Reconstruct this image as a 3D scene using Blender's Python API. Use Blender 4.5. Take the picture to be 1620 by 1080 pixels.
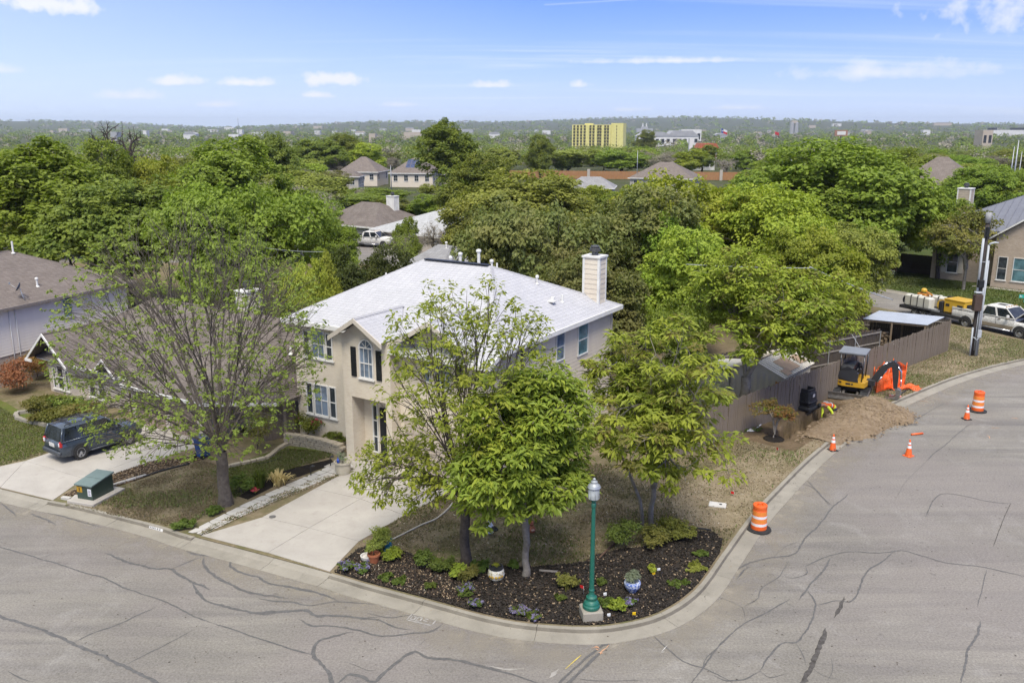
import bpy, bmesh, math, random
import numpy as np
from mathutils import Vector, Matrix
from mathutils.geometry import tessellate_polygon
R=math.radians
scene=bpy.context.scene
for o in list(bpy.data.objects): bpy.data.objects.remove(o)
COL=scene.collection
# ------------------------------------------------------------------ camera
F=1380.0; H=14.5; HOR=200.0
PITCH=math.atan((540-HOR)/F); CP,SP=math.cos(PITCH),math.sin(PITCH)
cam=bpy.data.objects.new('camera',bpy.data.cameras.new('camera')); COL.objects.link(cam)
cam.location=(0,0,H); cam.rotation_euler=(math.pi/2-PITCH,0,0)
cam.data.sensor_width=36.0; cam.data.lens=36.0*F/1620.0
cam.data.clip_start=.2; cam.data.clip_end=40000
scene.camera=cam
# ------------------------------------------------------------------ world + sun
SUN_AZ,SUN_EL=-182.0,58.0     # azimuth clockwise from +Y (view direction), elevation
sunL=bpy.data.lights.new('sun','SUN'); sunL.energy=1.7; sunL.angle=R(22); sunL.color=(1,.94,.84)
sun=bpy.data.objects.new('sun',sunL); COL.objects.link(sun)
sd=Vector((math.sin(R(SUN_AZ))*math.cos(R(SUN_EL)),math.cos(R(SUN_AZ))*math.cos(R(SUN_EL)),math.sin(R(SUN_EL))))
sun.rotation_euler=sd.to_track_quat('Z','Y').to_euler()
sun.location=(0,0,60)
world=bpy.data.worlds.new('World'); scene.world=world; world.use_nodes=True
def build_world():
    nt=world.node_tree; N=nt.nodes; L=nt.links; N.clear()
    def nd(t,**k):
        n=N.new(t)
        for a,b in k.items(): setattr(n,a,b)
        return n
    def val(x,sock):
        if hasattr(x,'is_output'): L.new(x,sock)
        else: sock.default_value=x
    def m(op,a,b=0.0,c=0.0,clamp=False):
        n=nd('ShaderNodeMath',operation=op,use_clamp=clamp); val(a,n.inputs[0]); val(b,n.inputs[1]); val(c,n.inputs[2]); return n.outputs[0]
    def mix(f,a,b):
        n=nd('ShaderNodeMix',data_type='RGBA'); val(f,n.inputs['Factor'])
        for x,s in ((a,n.inputs['A']),(b,n.inputs['B'])):
            if hasattr(x,'is_output'): L.new(x,s)
            else: s.default_value=(*x,1)
        return n.outputs['Result']
    sky=nd('ShaderNodeTexSky',sky_type='NISHITA',sun_disc=False,sun_elevation=R(SUN_EL),sun_rotation=R(SUN_AZ),altitude=150,air_density=1.0,dust_density=.6,ozone_density=1.6)
    tc=nd('ShaderNodeTexCoord'); sp=nd('ShaderNodeSeparateXYZ'); L.new(tc.outputs['Generated'],sp.inputs[0])
    x,y,z=sp.outputs
    el=m('MULTIPLY',m('ARCSINE',z),180/math.pi)
    az=m('MULTIPLY',m('ARCTAN2',x,y),180/math.pi)
    # thin high haze: whiter to the horizon and towards the left
    v1=m('SUBTRACT',1,m('DIVIDE',el,11.0),clamp=True)
    v1=m('MULTIPLY',m('POWER',v1,2.1),.86)
    sx=m('ADD',m('MULTIPLY',x,sd.x),m('ADD',m('MULTIPLY',y,sd.y),m('MULTIPLY',z,sd.z)))
    v2=m('MULTIPLY',m('POWER',m('DIVIDE',m('SUBTRACT',3,az),66,clamp=True),1.1),.95,clamp=True)
    v3=m('MULTIPLY',m('DIVIDE',m('SUBTRACT',el,16),35,clamp=True),.85)  # white veil overhead, out of view, added to lift the fill light
    veil=m('ADD',v1,m('MULTIPLY',m('SUBTRACT',1,v1),v2),clamp=True)
    base=nd('ShaderNodeMix',data_type='RGBA',blend_type='MULTIPLY'); base.inputs['Factor'].default_value=1
    L.new(sky.outputs[0],base.inputs['A']); base.inputs['B'].default_value=(.29,.45,1.22,1)
    col=mix(veil,base.outputs['Result'],(5.2,6.0,7.3))
    col=mix(v3,col,(7.0,7.4,8.0))
    # cirrus streaks on a high plane
    dz=m('ADD',m('MAXIMUM',z,0),.06)
    cx=nd('ShaderNodeCombineXYZ'); L.new(m('DIVIDE',x,dz),cx.inputs[0]); L.new(m('DIVIDE',y,dz),cx.inputs[1])
    mp=nd('ShaderNodeMapping'); L.new(cx.outputs[0],mp.inputs[0]); mp.inputs['Rotation'].default_value=(0,0,R(14)); mp.inputs['Scale'].default_value=(.11,.75,1)
    nz=nd('ShaderNodeTexNoise'); L.new(mp.outputs[0],nz.inputs['Vector']); nz.inputs['Scale'].default_value=1.1; nz.inputs['Detail'].default_value=9; nz.inputs['Roughness'].default_value=.62; nz.inputs['Distortion'].default_value=.6
    ci=nd('ShaderNodeMapRange',interpolation_type='SMOOTHSTEP'); L.new(nz.outputs[0],ci.inputs[0]); ci.inputs[1].default_value=.5; ci.inputs[2].default_value=.78; ci.inputs[4].default_value=.75
    side=m('ADD',.45,m('MULTIPLY',m('ADD',az,20),.028),clamp=True)
    col=mix(m('MULTIPLY',ci.outputs[0],side),col,(5.4,5.8,6.4))
    # contrail: long thin line
    cl=m('SUBTRACT',el,m('ADD',7.15,m('MULTIPLY',az,.045)))
    ct=m('SUBTRACT',1,m('DIVIDE',m('ABSOLUTE',cl),.07),clamp=True)
    ct=m('MULTIPLY',ct,m('MULTIPLY',m('GREATER_THAN',az,2.0),m('LESS_THAN',az,13.0)))
    col=mix(m('MULTIPLY',ct,.3),col,(5.6,5.9,6.4))
    # cumulus puffs (azimuth, elevation, half width, half height) in degrees
    n2=nd('ShaderNodeTexNoise'); L.new(tc.outputs['Generated'],n2.inputs['Vector']); n2.inputs['Scale'].default_value=44; n2.inputs['Detail'].default_value=7; n2.inputs['Roughness'].default_value=.62
    nn=m('MULTIPLY',m('SUBTRACT',n2.outputs[0],.5),2.6)
    tot=None
    for a0,e0,wa,we,amp in ((-26.6,6.5,3.4,1.0,.95),(-20.3,2.55,1.6,.42,.8),(-16.4,2.55,2.2,.42,.9),(-11.2,2.75,2.3,.62,1),(-12.3,1.85,1.2,.26,.8),(-1.3,2.5,1.5,.3,.75),(-22.5,1.7,2.2,.4,.5),(-18.0,1.25,2.0,.25,.45),(4.0,2.5,1.0,.3,.6),(-30,3.0,2.4,.35,.35),(-23,8.2,1.0,.25,.4),(7.5,1.0,1.4,.2,.5),(14,1.1,1.8,.22,.45),(-7,1.3,1.6,.2,.4),(22,3.0,6,.8,.4),(10,3.9,6,.25,.5),(-17.3,7.9,.9,.4,.5),(-35,5,4,1,.4),(33,6,8,2.4,.6)):
        da=m('DIVIDE',m('SUBTRACT',az,a0),wa); de=m('DIVIDE',m('SUBTRACT',el,e0),we)
        # flat base: squash the lower half
        de=m('MULTIPLY',de,m('ADD',1.0,m('MULTIPLY',m('LESS_THAN',de,0),.9)))
        d=m('SQRT',m('ADD',m('MULTIPLY',da,da),m('MULTIPLY',de,de)))
        k=m('MULTIPLY',m('SUBTRACT',m('ADD',1.0,m('MULTIPLY',nn,1.15)),d),amp*1.6,clamp=True)
        tot=k if tot is None else m('MAXIMUM',tot,k)
    tot=m('POWER',tot,.8)
    col=mix(m('MULTIPLY',tot,.85),col,(6.1,6.1,6.3))
    bg=nd('ShaderNodeBackground'); L.new(col,bg.inputs[0]); bg.inputs[1].default_value=.062
    out=nd('ShaderNodeOutputWorld'); L.new(bg.outputs[0],out.inputs[0])
build_world()
vs=scene.view_settings; scene.display_settings.display_device='sRGB'
vs.view_transform='Standard'; vs.look='None'; vs.gamma=1.0; vs.use_curve_mapping=False; vs.exposure=1.44
cy=scene.cycles
cy.use_denoising=True
try: cy.denoiser='OPENIMAGEDENOISE'; cy.denoising_input_passes='RGB_ALBEDO_NORMAL'
except Exception: pass
cy.max_bounces=6; cy.diffuse_bounces=3; cy.glossy_bounces=2; cy.transmission_bounces=4; cy.transparent_max_bounces=8; cy.volume_bounces=0
cy.use_adaptive_sampling=True; cy.adaptive_threshold=.015
cy.caustics_reflective=False; cy.caustics_refractive=False; cy.sample_clamp_indirect=4

# ------------------------------------------------------------------ picture <-> place
def ray(x,y):
    a=(x-810)/F; b=-(y-540)/F
    return Vector((a,CP+b*SP,-SP+b*CP))
def G(x,y,z=0.0):
    d=ray(x,y); t=(z-H)/d.z
    return Vector((d.x*t,d.y*t,z))
def atY(x,y,Y):
    d=ray(x,y); t=Y/d.y
    return Vector((d.x*t,Y,H+d.z*t))
def mpp(Y,z=4): return (Y*CP+(H-z)*SP)/F     # metres per photo pixel

# ------------------------------------------------------------------ materials
MATS={}
def nodes(name):
    m=bpy.data.materials.new(name); m.use_nodes=True
    nt=m.node_tree; b=nt.nodes['Principled BSDF']
    return m,nt,b
def mixc(nt,f,a,b,blend='MIX'):
    n=nt.nodes.new('ShaderNodeMix'); n.data_type='RGBA'; n.blend_type=blend
    for x,s in ((f,n.inputs['Factor']),(a,n.inputs['A']),(b,n.inputs['B'])):
        if hasattr(x,'is_output'): nt.links.new(x,s)
        elif isinstance(x,(int,float)): s.default_value=x
        else: s.default_value=(*x[:3],1)
    return n.outputs['Result']
def noise(nt,vec,scale,detail=4,rough=.55,dist=0):
    n=nt.nodes.new('ShaderNodeTexNoise'); n.inputs['Scale'].default_value=scale; n.inputs['Detail'].default_value=detail
    n.inputs['Roughness'].default_value=rough; n.inputs['Distortion'].default_value=dist
    if vec is not None: nt.links.new(vec,n.inputs['Vector'])
    return n.outputs[0]
def ramp(nt,f,a,b,lo=0,hi=1):
    n=nt.nodes.new('ShaderNodeMapRange'); nt.links.new(f,n.inputs[0]); n.inputs[1].default_value=a; n.inputs[2].default_value=b
    n.inputs[3].default_value=lo; n.inputs[4].default_value=hi; return n.outputs[0]
def coord(nt,kind='Object',scale=None,rot=None):
    t=nt.nodes.new('ShaderNodeTexCoord'); v=t.outputs[kind]
    if scale or rot:
        mp=nt.nodes.new('ShaderNodeMapping'); nt.links.new(v,mp.inputs[0])
        if scale: mp.inputs['Scale'].default_value=scale
        if rot: mp.inputs['Rotation'].default_value=rot
        v=mp.outputs[0]
    return v
def geopos(nt):
    return nt.nodes.new('ShaderNodeNewGeometry').outputs['Position']
def bump(nt,b,h,strength=.3,dist=.02):
    n=nt.nodes.new('ShaderNodeBump'); n.inputs['Strength'].default_value=strength; n.inputs['Distance'].default_value=dist
    nt.links.new(h,n.inputs['Height']); nt.links.new(n.outputs[0],b.inputs['Normal'])
def M(name,c,c2=None,sc=3.0,rough=.8,metal=0,bmp=0,bsc=None,spec=.3,stretch=None,lo=.35,hi=.65):
    if name in MATS: return MATS[name]
    m,nt,b=nodes(name)
    b.inputs['Roughness'].default_value=rough; b.inputs['Metallic'].default_value=metal; b.inputs['Specular IOR Level'].default_value=spec
    c2=c2 or tuple(x*.82 for x in c)
    v=coord(nt,'Object',stretch)
    f=ramp(nt,noise(nt,v,sc,5,.6),lo,hi)
    nt.links.new(mixc(nt,f,c,c2),b.inputs['Base Color'])
    if bmp: bump(nt,b,noise(nt,v,bsc or sc*4,4,.6),bmp,.02)
    MATS[name]=m; return m
def Mleaf(name,c,c2,c3=None,trans=.35):
    """leaf cards: colour varies from leaf to leaf and from tree to tree"""
    if name in MATS: return MATS[name]
    m,nt,b=nodes(name)
    g=nt.nodes.new('ShaderNodeNewGeometry'); oi=nt.nodes.new('ShaderNodeObjectInfo')
    col=mixc(nt,g.outputs['Random Per Island'],c,c2)
    nz=noise(nt,g.outputs['Position'],.45,2,.5)
    col=mixc(nt,ramp(nt,nz,.42,.66,0,.75),col,c3 or tuple(x*1.25 for x in c2))
    hs=nt.nodes.new('ShaderNodeHueSaturation'); nt.links.new(col,hs.inputs['Color'])
    nt.links.new(ramp(nt,oi.outputs['Random'],0,1,.78,1.18),hs.inputs['Value'])
    nt.links.new(ramp(nt,oi.outputs['Random'],0,1,.478,.508),hs.inputs['Hue']); hs.inputs['Saturation'].default_value=.93
    col=hs.outputs[0]
    nt.links.new(col,b.inputs['Base Color']); b.inputs['Roughness'].default_value=.55; b.inputs['Specular IOR Level'].default_value=.25
    tr=nt.nodes.new('ShaderNodeBsdfTranslucent'); nt.links.new(mixc(nt,.5,col,(c2[0]*1.6,c2[1]*1.7,c2[2])),tr.inputs[0])
    mx=nt.nodes.new('ShaderNodeMixShader'); mx.inputs[0].default_value=trans
    nt.links.new(b.outputs[0],mx.inputs[1]); nt.links.new(tr.outputs[0],mx.inputs[2])
    nt.links.new(mx.outputs[0],nt.nodes['Material Output'].inputs['Surface'])
    MATS[name]=m; return m
def Mbrick(name,c,c2,mortar,bw=.21,bh=.07,bmp=.5):
    m,nt,b=nodes(name)
    v=coord(nt,'Object'); s=nt.nodes.new('ShaderNodeSeparateXYZ'); nt.links.new(v,s.inputs[0])
    ad=nt.nodes.new('ShaderNodeMath'); ad.operation='ADD'; nt.links.new(s.outputs[0],ad.inputs[0]); nt.links.new(s.outputs[1],ad.inputs[1])
    cb=nt.nodes.new('ShaderNodeCombineXYZ'); nt.links.new(ad.outputs[0],cb.inputs[0]); nt.links.new(s.outputs[2],cb.inputs[1])
    br=nt.nodes.new('ShaderNodeTexBrick'); nt.links.new(cb.outputs[0],br.inputs['Vector'])
    br.inputs['Color1'].default_value=(*c,1); br.inputs['Color2'].default_value=(*c2,1); br.inputs['Mortar'].default_value=(*mortar,1)
    br.inputs['Scale'].default_value=1; br.inputs['Brick Width'].default_value=bw; br.inputs['Row Height'].default_value=bh; br.inputs['Mortar Size'].default_value=.008
    br.inputs['Mortar Smooth'].default_value=.3
    f=ramp(nt,noise(nt,v,1.3,4,.6),.35,.7)
    nt.links.new(mixc(nt,f,br.outputs[0],tuple(x*.86 for x in c2),'MIX') if False else mixc(nt,f,br.outputs[0],mixc(nt,.25,br.outputs[0],tuple(x*.7 for x in c2))),b.inputs['Base Color'])
    b.inputs['Roughness'].default_value=.9
    bump(nt,b,br.outputs[1],-bmp,.01)
    MATS[name]=m; return m
def Mshingle(name,c,c2,dirt):
    """tabs from the UV laid out course by course"""
    m,nt,b=nodes(name)
    t=nt.nodes.new('ShaderNodeTexCoord')
    br=nt.nodes.new('ShaderNodeTexBrick'); nt.links.new(t.outputs['UV'],br.inputs['Vector'])
    br.inputs['Color1'].default_value=(*c,1); br.inputs['Color2'].default_value=(*c2,1); br.inputs['Mortar'].default_value=(*[x*.84 for x in c2],1)
    br.inputs['Scale'].default_value=1; br.inputs['Brick Width'].default_value=.33; br.inputs['Row Height'].default_value=1.0; br.inputs['Mortar Size'].default_value=.012
    br.inputs['Bias'].default_value=-.1
    v=geopos(nt)
    f=ramp(nt,noise(nt,v,.7,6,.65),.4,.72,0,.55)
    col=mixc(nt,f,br.outputs[0],dirt)
    sp=ramp(nt,noise(nt,v,38,2,.5),.3,.7,.86,1.1)
    mu=nt.nodes.new('ShaderNodeMix'); mu.data_type='RGBA'; mu.blend_type='MULTIPLY'; mu.inputs['Factor'].default_value=1
    nt.links.new(col,mu.inputs['A']); nt.links.new(sp,mu.inputs['B'])
    nt.links.new(mu.outputs['Result'],b.inputs['Base Color']); b.inputs['Roughness'].default_value=.92; b.inputs['Specular IOR Level'].default_value=.15
    MATS[name]=m; return m
def Mground(name,cols,sc=(.25,1.6,9),bmp=.6,bd=.03):
    """cols: three colours mixed by patchy noise at three sizes"""
    m,nt,b=nodes(name); v=geopos(nt)
    f1=ramp(nt,noise(nt,v,sc[0],5,.6,.4),.40,.62); f2=ramp(nt,noise(nt,v,sc[1],5,.65,.3),.40,.64); f3=noise(nt,v,sc[2],4,.7)
    c=mixc(nt,f1,cols[0],cols[1]); c=mixc(nt,f2,c,cols[2])
    c=mixc(nt,ramp(nt,f3,.3,.7,.0,.55),c,cols[3] if len(cols)>3 else tuple(x*.55 for x in cols[2]))
    nt.links.new(c,b.inputs['Base Color']); b.inputs['Roughness'].default_value=.95; b.inputs['Specular IOR Level'].default_value=.1
    bump(nt,b,noise(nt,v,sc[2]*2.2,5,.7),bmp,bd)
    MATS[name]=m; return m
def Masphalt():
    m,nt,b=nodes('asphalt'); v=geopos(nt)
    f=ramp(nt,noise(nt,v,.16,6,.62,.6),.36,.66)
    c=mixc(nt,f,(.232,.214,.186),(.18,.166,.144))
    # worn wheel tracks and wash marks running with the street
    for rot,st in ((R(26),(.10,1.1,1)),(R(-52),(.09,.9,1))):
        mp=nt.nodes.new('ShaderNodeMapping'); nt.links.new(v,mp.inputs[0]); mp.inputs['Rotation'].default_value=(0,0,rot); mp.inputs['Scale'].default_value=st
        f2=ramp(nt,noise(nt,mp.outputs[0],1.0,6,.65,.6),.47,.72,0,.75)
        c=mixc(nt,f2,c,(.128,.118,.112))
    f3=ramp(nt,noise(nt,v,.42,8,.72,1.0),.52,.74,0,.75); c=mixc(nt,f3,c,(.27,.255,.235))
    f5=ramp(nt,noise(nt,v,.09,5,.6,.5),.44,.6,0,.6); c=mixc(nt,f5,c,(.2,.178,.165))
    f4=ramp(nt,noise(nt,v,2.6,5,.6),.63,.74,0,.6); c=mixc(nt,f4,c,(.085,.08,.076))
    sp=ramp(nt,noise(nt,v,15,6,.75),.3,.7,.66,1.34)
    mu=mixc(nt,1.0,c,(1,1,1),'MULTIPLY'); nt.links.new(sp,mu.node.inputs['B'])
    nt.links.new(mu,b.inputs['Base Color']); b.inputs['Roughness'].default_value=.88; b.inputs['Specular IOR Level'].default_value=.2
    bump(nt,b,noise(nt,v,40,3,.7),.35,.012)
    MATS['asphalt']=m; return m
def Mconc(name,c,c2,stain):
    m,nt,b=nodes(name); v=geopos(nt)
    c_=mixc(nt,ramp(nt,noise(nt,v,.7,6,.65,.5),.36,.66),c,c2)
    c_=mixc(nt,ramp(nt,noise(nt,v,2.1,6,.7,.5),.56,.75,0,.6),c_,stain)
    c_=mixc(nt,ramp(nt,noise(nt,v,30,3,.6),.3,.7,0,.22),c_,stain)
    nt.links.new(c_,b.inputs['Base Color']); b.inputs['Roughness'].default_value=.85; b.inputs['Specular IOR Level'].default_value=.2
    bump(nt,b,noise(nt,v,22,4,.6),.2,.01)
    MATS[name]=m; return m
def Mglass(name,c=(.015,.02,.024),rough=.06):
    if name in MATS: return MATS[name]
    m,nt,b=nodes(name)
    v=coord(nt,'Object'); f=ramp(nt,noise(nt,v,1.7,3,.5),.4,.6)
    nt.links.new(mixc(nt,f,c,tuple(x*1.9+.004 for x in c)),b.inputs['Base Color']); b.inputs['Roughness'].default_value=rough; b.inputs['Specular IOR Level'].default_value=.6
    MATS[name]=m; return m
def Mpaint(name,c,rough=.3,coat=.6,metal=0):
    if name in MATS: return MATS[name]
    m,nt,b=nodes(name); v=coord(nt,'Object')
    f=ramp(nt,noise(nt,v,5,5,.7),.5,.8,0,.45)
    nt.links.new(mixc(nt,f,c,tuple(x*.8+.012 for x in c)),b.inputs['Base Color'])
    nt.links.new(ramp(nt,noise(nt,v,7,4,.6),.3,.7,rough*.8,rough*1.4),b.inputs['Roughness'])
    b.inputs['Coat Weight'].default_value=coat; b.inputs['Coat Roughness'].default_value=.12; b.inputs['Metallic'].default_value=metal
    MATS[name]=m; return m

# ------------------------------------------------------------------ mesh builder
class MB:
    def __init__(s): s.v=[]; s.f=[]; s.m=[]; s.sm=[]; s.uv={}
    def add(s,vs,fs,mi=0,smooth=False):
        o=len(s.v); s.v.extend([tuple(p) for p in vs])
        for f in fs: s.f.append(tuple(i+o for i in f)); s.m.append(mi); s.sm.append(smooth)
        return s
    def poly(s,pts,mi=0): return s.add(pts,[tuple(range(len(pts)))],mi)
    def box(s,x0,x1,y0,y1,z0,z1,mi=0):
        v=[(x0,y0,z0),(x1,y0,z0),(x1,y1,z0),(x0,y1,z0),(x0,y0,z1),(x1,y0,z1),(x1,y1,z1),(x0,y1,z1)]
        return s.add(v,[(3,2,1,0),(4,5,6,7),(0,1,5,4),(1,2,6,5),(2,3,7,6),(3,0,4,7)],mi)
    def cbox(s,c,d,mi=0,rz=0,bev=0):
        hx,hy,hz=d[0]/2,d[1]/2,d[2]/2; cz,sz=math.cos(rz),math.sin(rz)
        if bev<=0:
            P=[(-hx,-hy,-hz),(hx,-hy,-hz),(hx,hy,-hz),(-hx,hy,-hz),(-hx,-hy,hz),(hx,-hy,hz),(hx,hy,hz),(-hx,hy,hz)]
            Fs=[(3,2,1,0),(4,5,6,7),(0,1,5,4),(1,2,6,5),(2,3,7,6),(3,0,4,7)]
        else:
            b=min(bev,hx*.9,hy*.9,hz*.9); P=[];Fs=[]
            for (zz,i) in ((-hz,b),(-hz+b,0),(hz-b,0),(hz,b)):
                ax,ay=hx-i,hy-i
                for (sx,sy) in ((-1,-1),(1,-1),(1,1),(-1,1)):
                    c1=(sx*ax,sy*(ay-b)); c2=(sx*(ax-b),sy*ay)
                    if sx*sy>0: P+= [(c2[0],c2[1],zz),(c1[0],c1[1],zz)] if False else ([(c1[0],c1[1],zz),(c2[0],c2[1],zz)] if (sx,sy)==(1,1) else [(c1[0],c1[1],zz),(c2[0],c2[1],zz)])
                    else: P+=[(c2[0],c2[1],zz),(c1[0],c1[1],zz)]
            for k in range(3):
                for j in range(8):
                    a=k*8+j; b2=k*8+(j+1)%8; Fs.append((a,b2,b2+8,a+8))
            Fs.append(tuple(range(7,-1,-1))); Fs.append(tuple(range(24,32)))
        vs=[(c[0]+p[0]*cz-p[1]*sz,c[1]+p[0]*sz+p[1]*cz,c[2]+p[2]) for p in P]
        return s.add(vs,Fs,mi)
    def tube(s,pts,rad,n=6,mi=0,caps=True,smooth=True):
        pts=[Vector(p) for p in pts]; k=len(pts)
        if not hasattr(rad,'__len__'): rad=[rad]*k
        vs=[];fs=[]; up=Vector((0,0,1))
        prev=None
        for i,p in enumerate(pts):
            t=(pts[min(i+1,k-1)]-pts[max(i-1,0)])
            t=t.normalized() if t.length>1e-9 else Vector((0,0,1))
            u=prev if prev is not None else (up if abs(t.z)<.9 else Vector((1,0,0)))
            u=(u-t*u.dot(t)); u=u.normalized() if u.length>1e-6 else t.orthogonal().normalized()
            w=t.cross(u); prev=u
            for j in range(n):
                a=2*math.pi*j/n; vs.append(p+(u*math.cos(a)+w*math.sin(a))*rad[i])
        for i in range(k-1):
            for j in range(n):
                a=i*n+j; b=i*n+(j+1)%n; fs.append((a,b,b+n,a+n))
        if caps: fs.append(tuple(range(n-1,-1,-1))); fs.append(tuple(range((k-1)*n,k*n)))
        return s.add(vs,fs,mi,smooth)
    def lathe(s,prof,n=24,c=(0,0,0),mi=0,smooth=True,cap=True,mis=None):
        """prof: (radius, z) from bottom to top; mis: material per band"""
        k=len(prof); vs=[(c[0]+r*math.cos(2*math.pi*j/n),c[1]+r*math.sin(2*math.pi*j/n),c[2]+z) for r,z in prof for j in range(n)]
        for i in range(k-1):
            s.add([vs[i*n+j] for j in range(n)]+[vs[(i+1)*n+j] for j in range(n)],[(j,(j+1)%n,n+(j+1)%n,n+j) for j in range(n)],mis[i] if mis else mi,smooth)
        if cap:
            s.add([vs[j] for j in range(n)],[tuple(range(n-1,-1,-1))],mis[0] if mis else mi); s.add([vs[(k-1)*n+j] for j in range(n)],[tuple(range(n))],mis[-1] if mis else mi)
        return s
    def prism(s,pts,z0,z1,mi=0):
        """vertical prism over a polygon (counter-clockwise)"""
        n=len(pts); vs=[(p[0],p[1],z0) for p in pts]+[(p[0],p[1],z1) for p in pts]
        fs=[tuple(range(n-1,-1,-1)),tuple(range(n,2*n))]+[(i,(i+1)%n,n+(i+1)%n,n+i) for i in range(n)]
        return s.add(vs,fs,mi)
    def extr(s,prof,y0,y1,mi=0,smooth=False):
        """side profile (x,z) extruded along y"""
        n=len(prof); vs=[(x,y0,z) for x,z in prof]+[(x,y1,z) for x,z in prof]
        return s.add(vs,[tuple(range(n)),tuple(range(2*n-1,n-1,-1))]+[((i+1)%n,i,n+i,n+(i+1)%n) for i in range(n)],mi,smooth)
    def sheet(s,loop,z,mi=0,holes=()):
        loops=[[Vector((p[0],p[1],0)) for p in l] for l in (loop,*holes)]
        fl=[p for l in loops for p in l]; tr=tessellate_polygon(loops)
        out=[]
        for t in tr:
            a,b,c=(fl[i] for i in t)
            out.append(t if (b-a).cross(c-a).z>0 else t[::-1])
        return s.add([(p.x,p.y,z(p.x,p.y) if callable(z) else z) for p in fl],out,mi)
    def mesh(s,name,mats):
        me=bpy.data.meshes.new(name); me.from_pydata(s.v,[],s.f)
        for m in (mats if isinstance(mats,(list,tuple)) else [mats]): me.materials.append(m)
        me.polygons.foreach_set('material_index',s.m); me.polygons.foreach_set('use_smooth',s.sm); me.update()
        return me
    def build(s,name,mats,parent=None,loc=None,rz=0,**tags):
        return link(name,s.mesh(name,mats),parent,loc,rz,**tags)
def link(name,me,parent=None,loc=None,rz=0,label=None,cat=None,group=None,kind=None):
    o=bpy.data.objects.new(name,me); COL.objects.link(o)
    if parent is not None: o.parent=parent
    if loc is not None: o.location=loc
    if rz: o.rotation_euler=(0,0,rz)
    tag(o,label,cat,group,kind); return o
def tag(o,label=None,cat=None,group=None,kind=None):
    if label: o['label']=label
    if cat: o['category']=cat
    if group: o['group']=group
    if kind: o['kind']=kind
    return o
def thing(name,label,cat,loc=(0,0,0),rz=0,group=None,scale=1):
    o=link(name,None,None,loc,rz,label,cat,group); o.scale=(scale,)*3; o.empty_display_size=.2; return o
KIDS={}
def copy_tree(o,parent=None):
    c=o.copy(); COL.objects.link(c)
    if parent is not None: c.parent=parent
    for ch in list(o.children): copy_tree(ch,c)
    return c
def dup(o,loc,rz=0,label=None,group=None,scale=None):
    c=copy_tree(o); c.location=loc; c.rotation_euler=(0,0,rz)
    if label: c['label']=label
    if group: c['group']=group
    if scale: c.scale=(scale,)*3 if not hasattr(scale,'__len__') else scale
    return c
def smooth_line(P,step=.5):
    """Catmull-Rom through the points, resampled"""
    P=[Vector(p) for p in P]; Q=[P[0]*2-P[1]]+P+[P[-1]*2-P[-2]]; out=[]
    for i in range(1,len(Q)-2):
        n=max(2,int((Q[i+1]-Q[i]).length/step))
        for k in range(n):
            t=k/n; a,b,c,d=Q[i-1:i+3]
            out.append(.5*((2*b)+(c-a)*t+(2*a-5*b+4*c-d)*t*t+(3*b-a-3*c+d)*t**3))
    out.append(P[-1]); return out
def rawmesh(name,V,Fq,mats,mi=None,smooth=False):
    """fast mesh from numpy: V (n,3), Fq (m,k)"""
    me=bpy.data.meshes.new(name); V=np.asarray(V,np.float32); Fq=np.asarray(Fq,np.int32); m,k=Fq.shape
    me.vertices.add(len(V)); me.vertices.foreach_set('co',V.ravel())
    me.loops.add(m*k); me.loops.foreach_set('vertex_index',Fq.ravel())
    me.polygons.add(m); me.polygons.foreach_set('loop_start',np.arange(0,m*k,k,dtype=np.int32))
    try: me.polygons.foreach_set('loop_total',np.full(m,k,np.int32))
    except Exception: pass
    for x in (mats if isinstance(mats,(list,tuple)) else [mats]): me.materials.append(x)
    if mi is not None: me.polygons.foreach_set('material_index',np.asarray(mi,np.int32))
    me.polygons.foreach_set('use_smooth',np.full(m,bool(smooth)))
    me.update(calc_edges=True); return me
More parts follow.
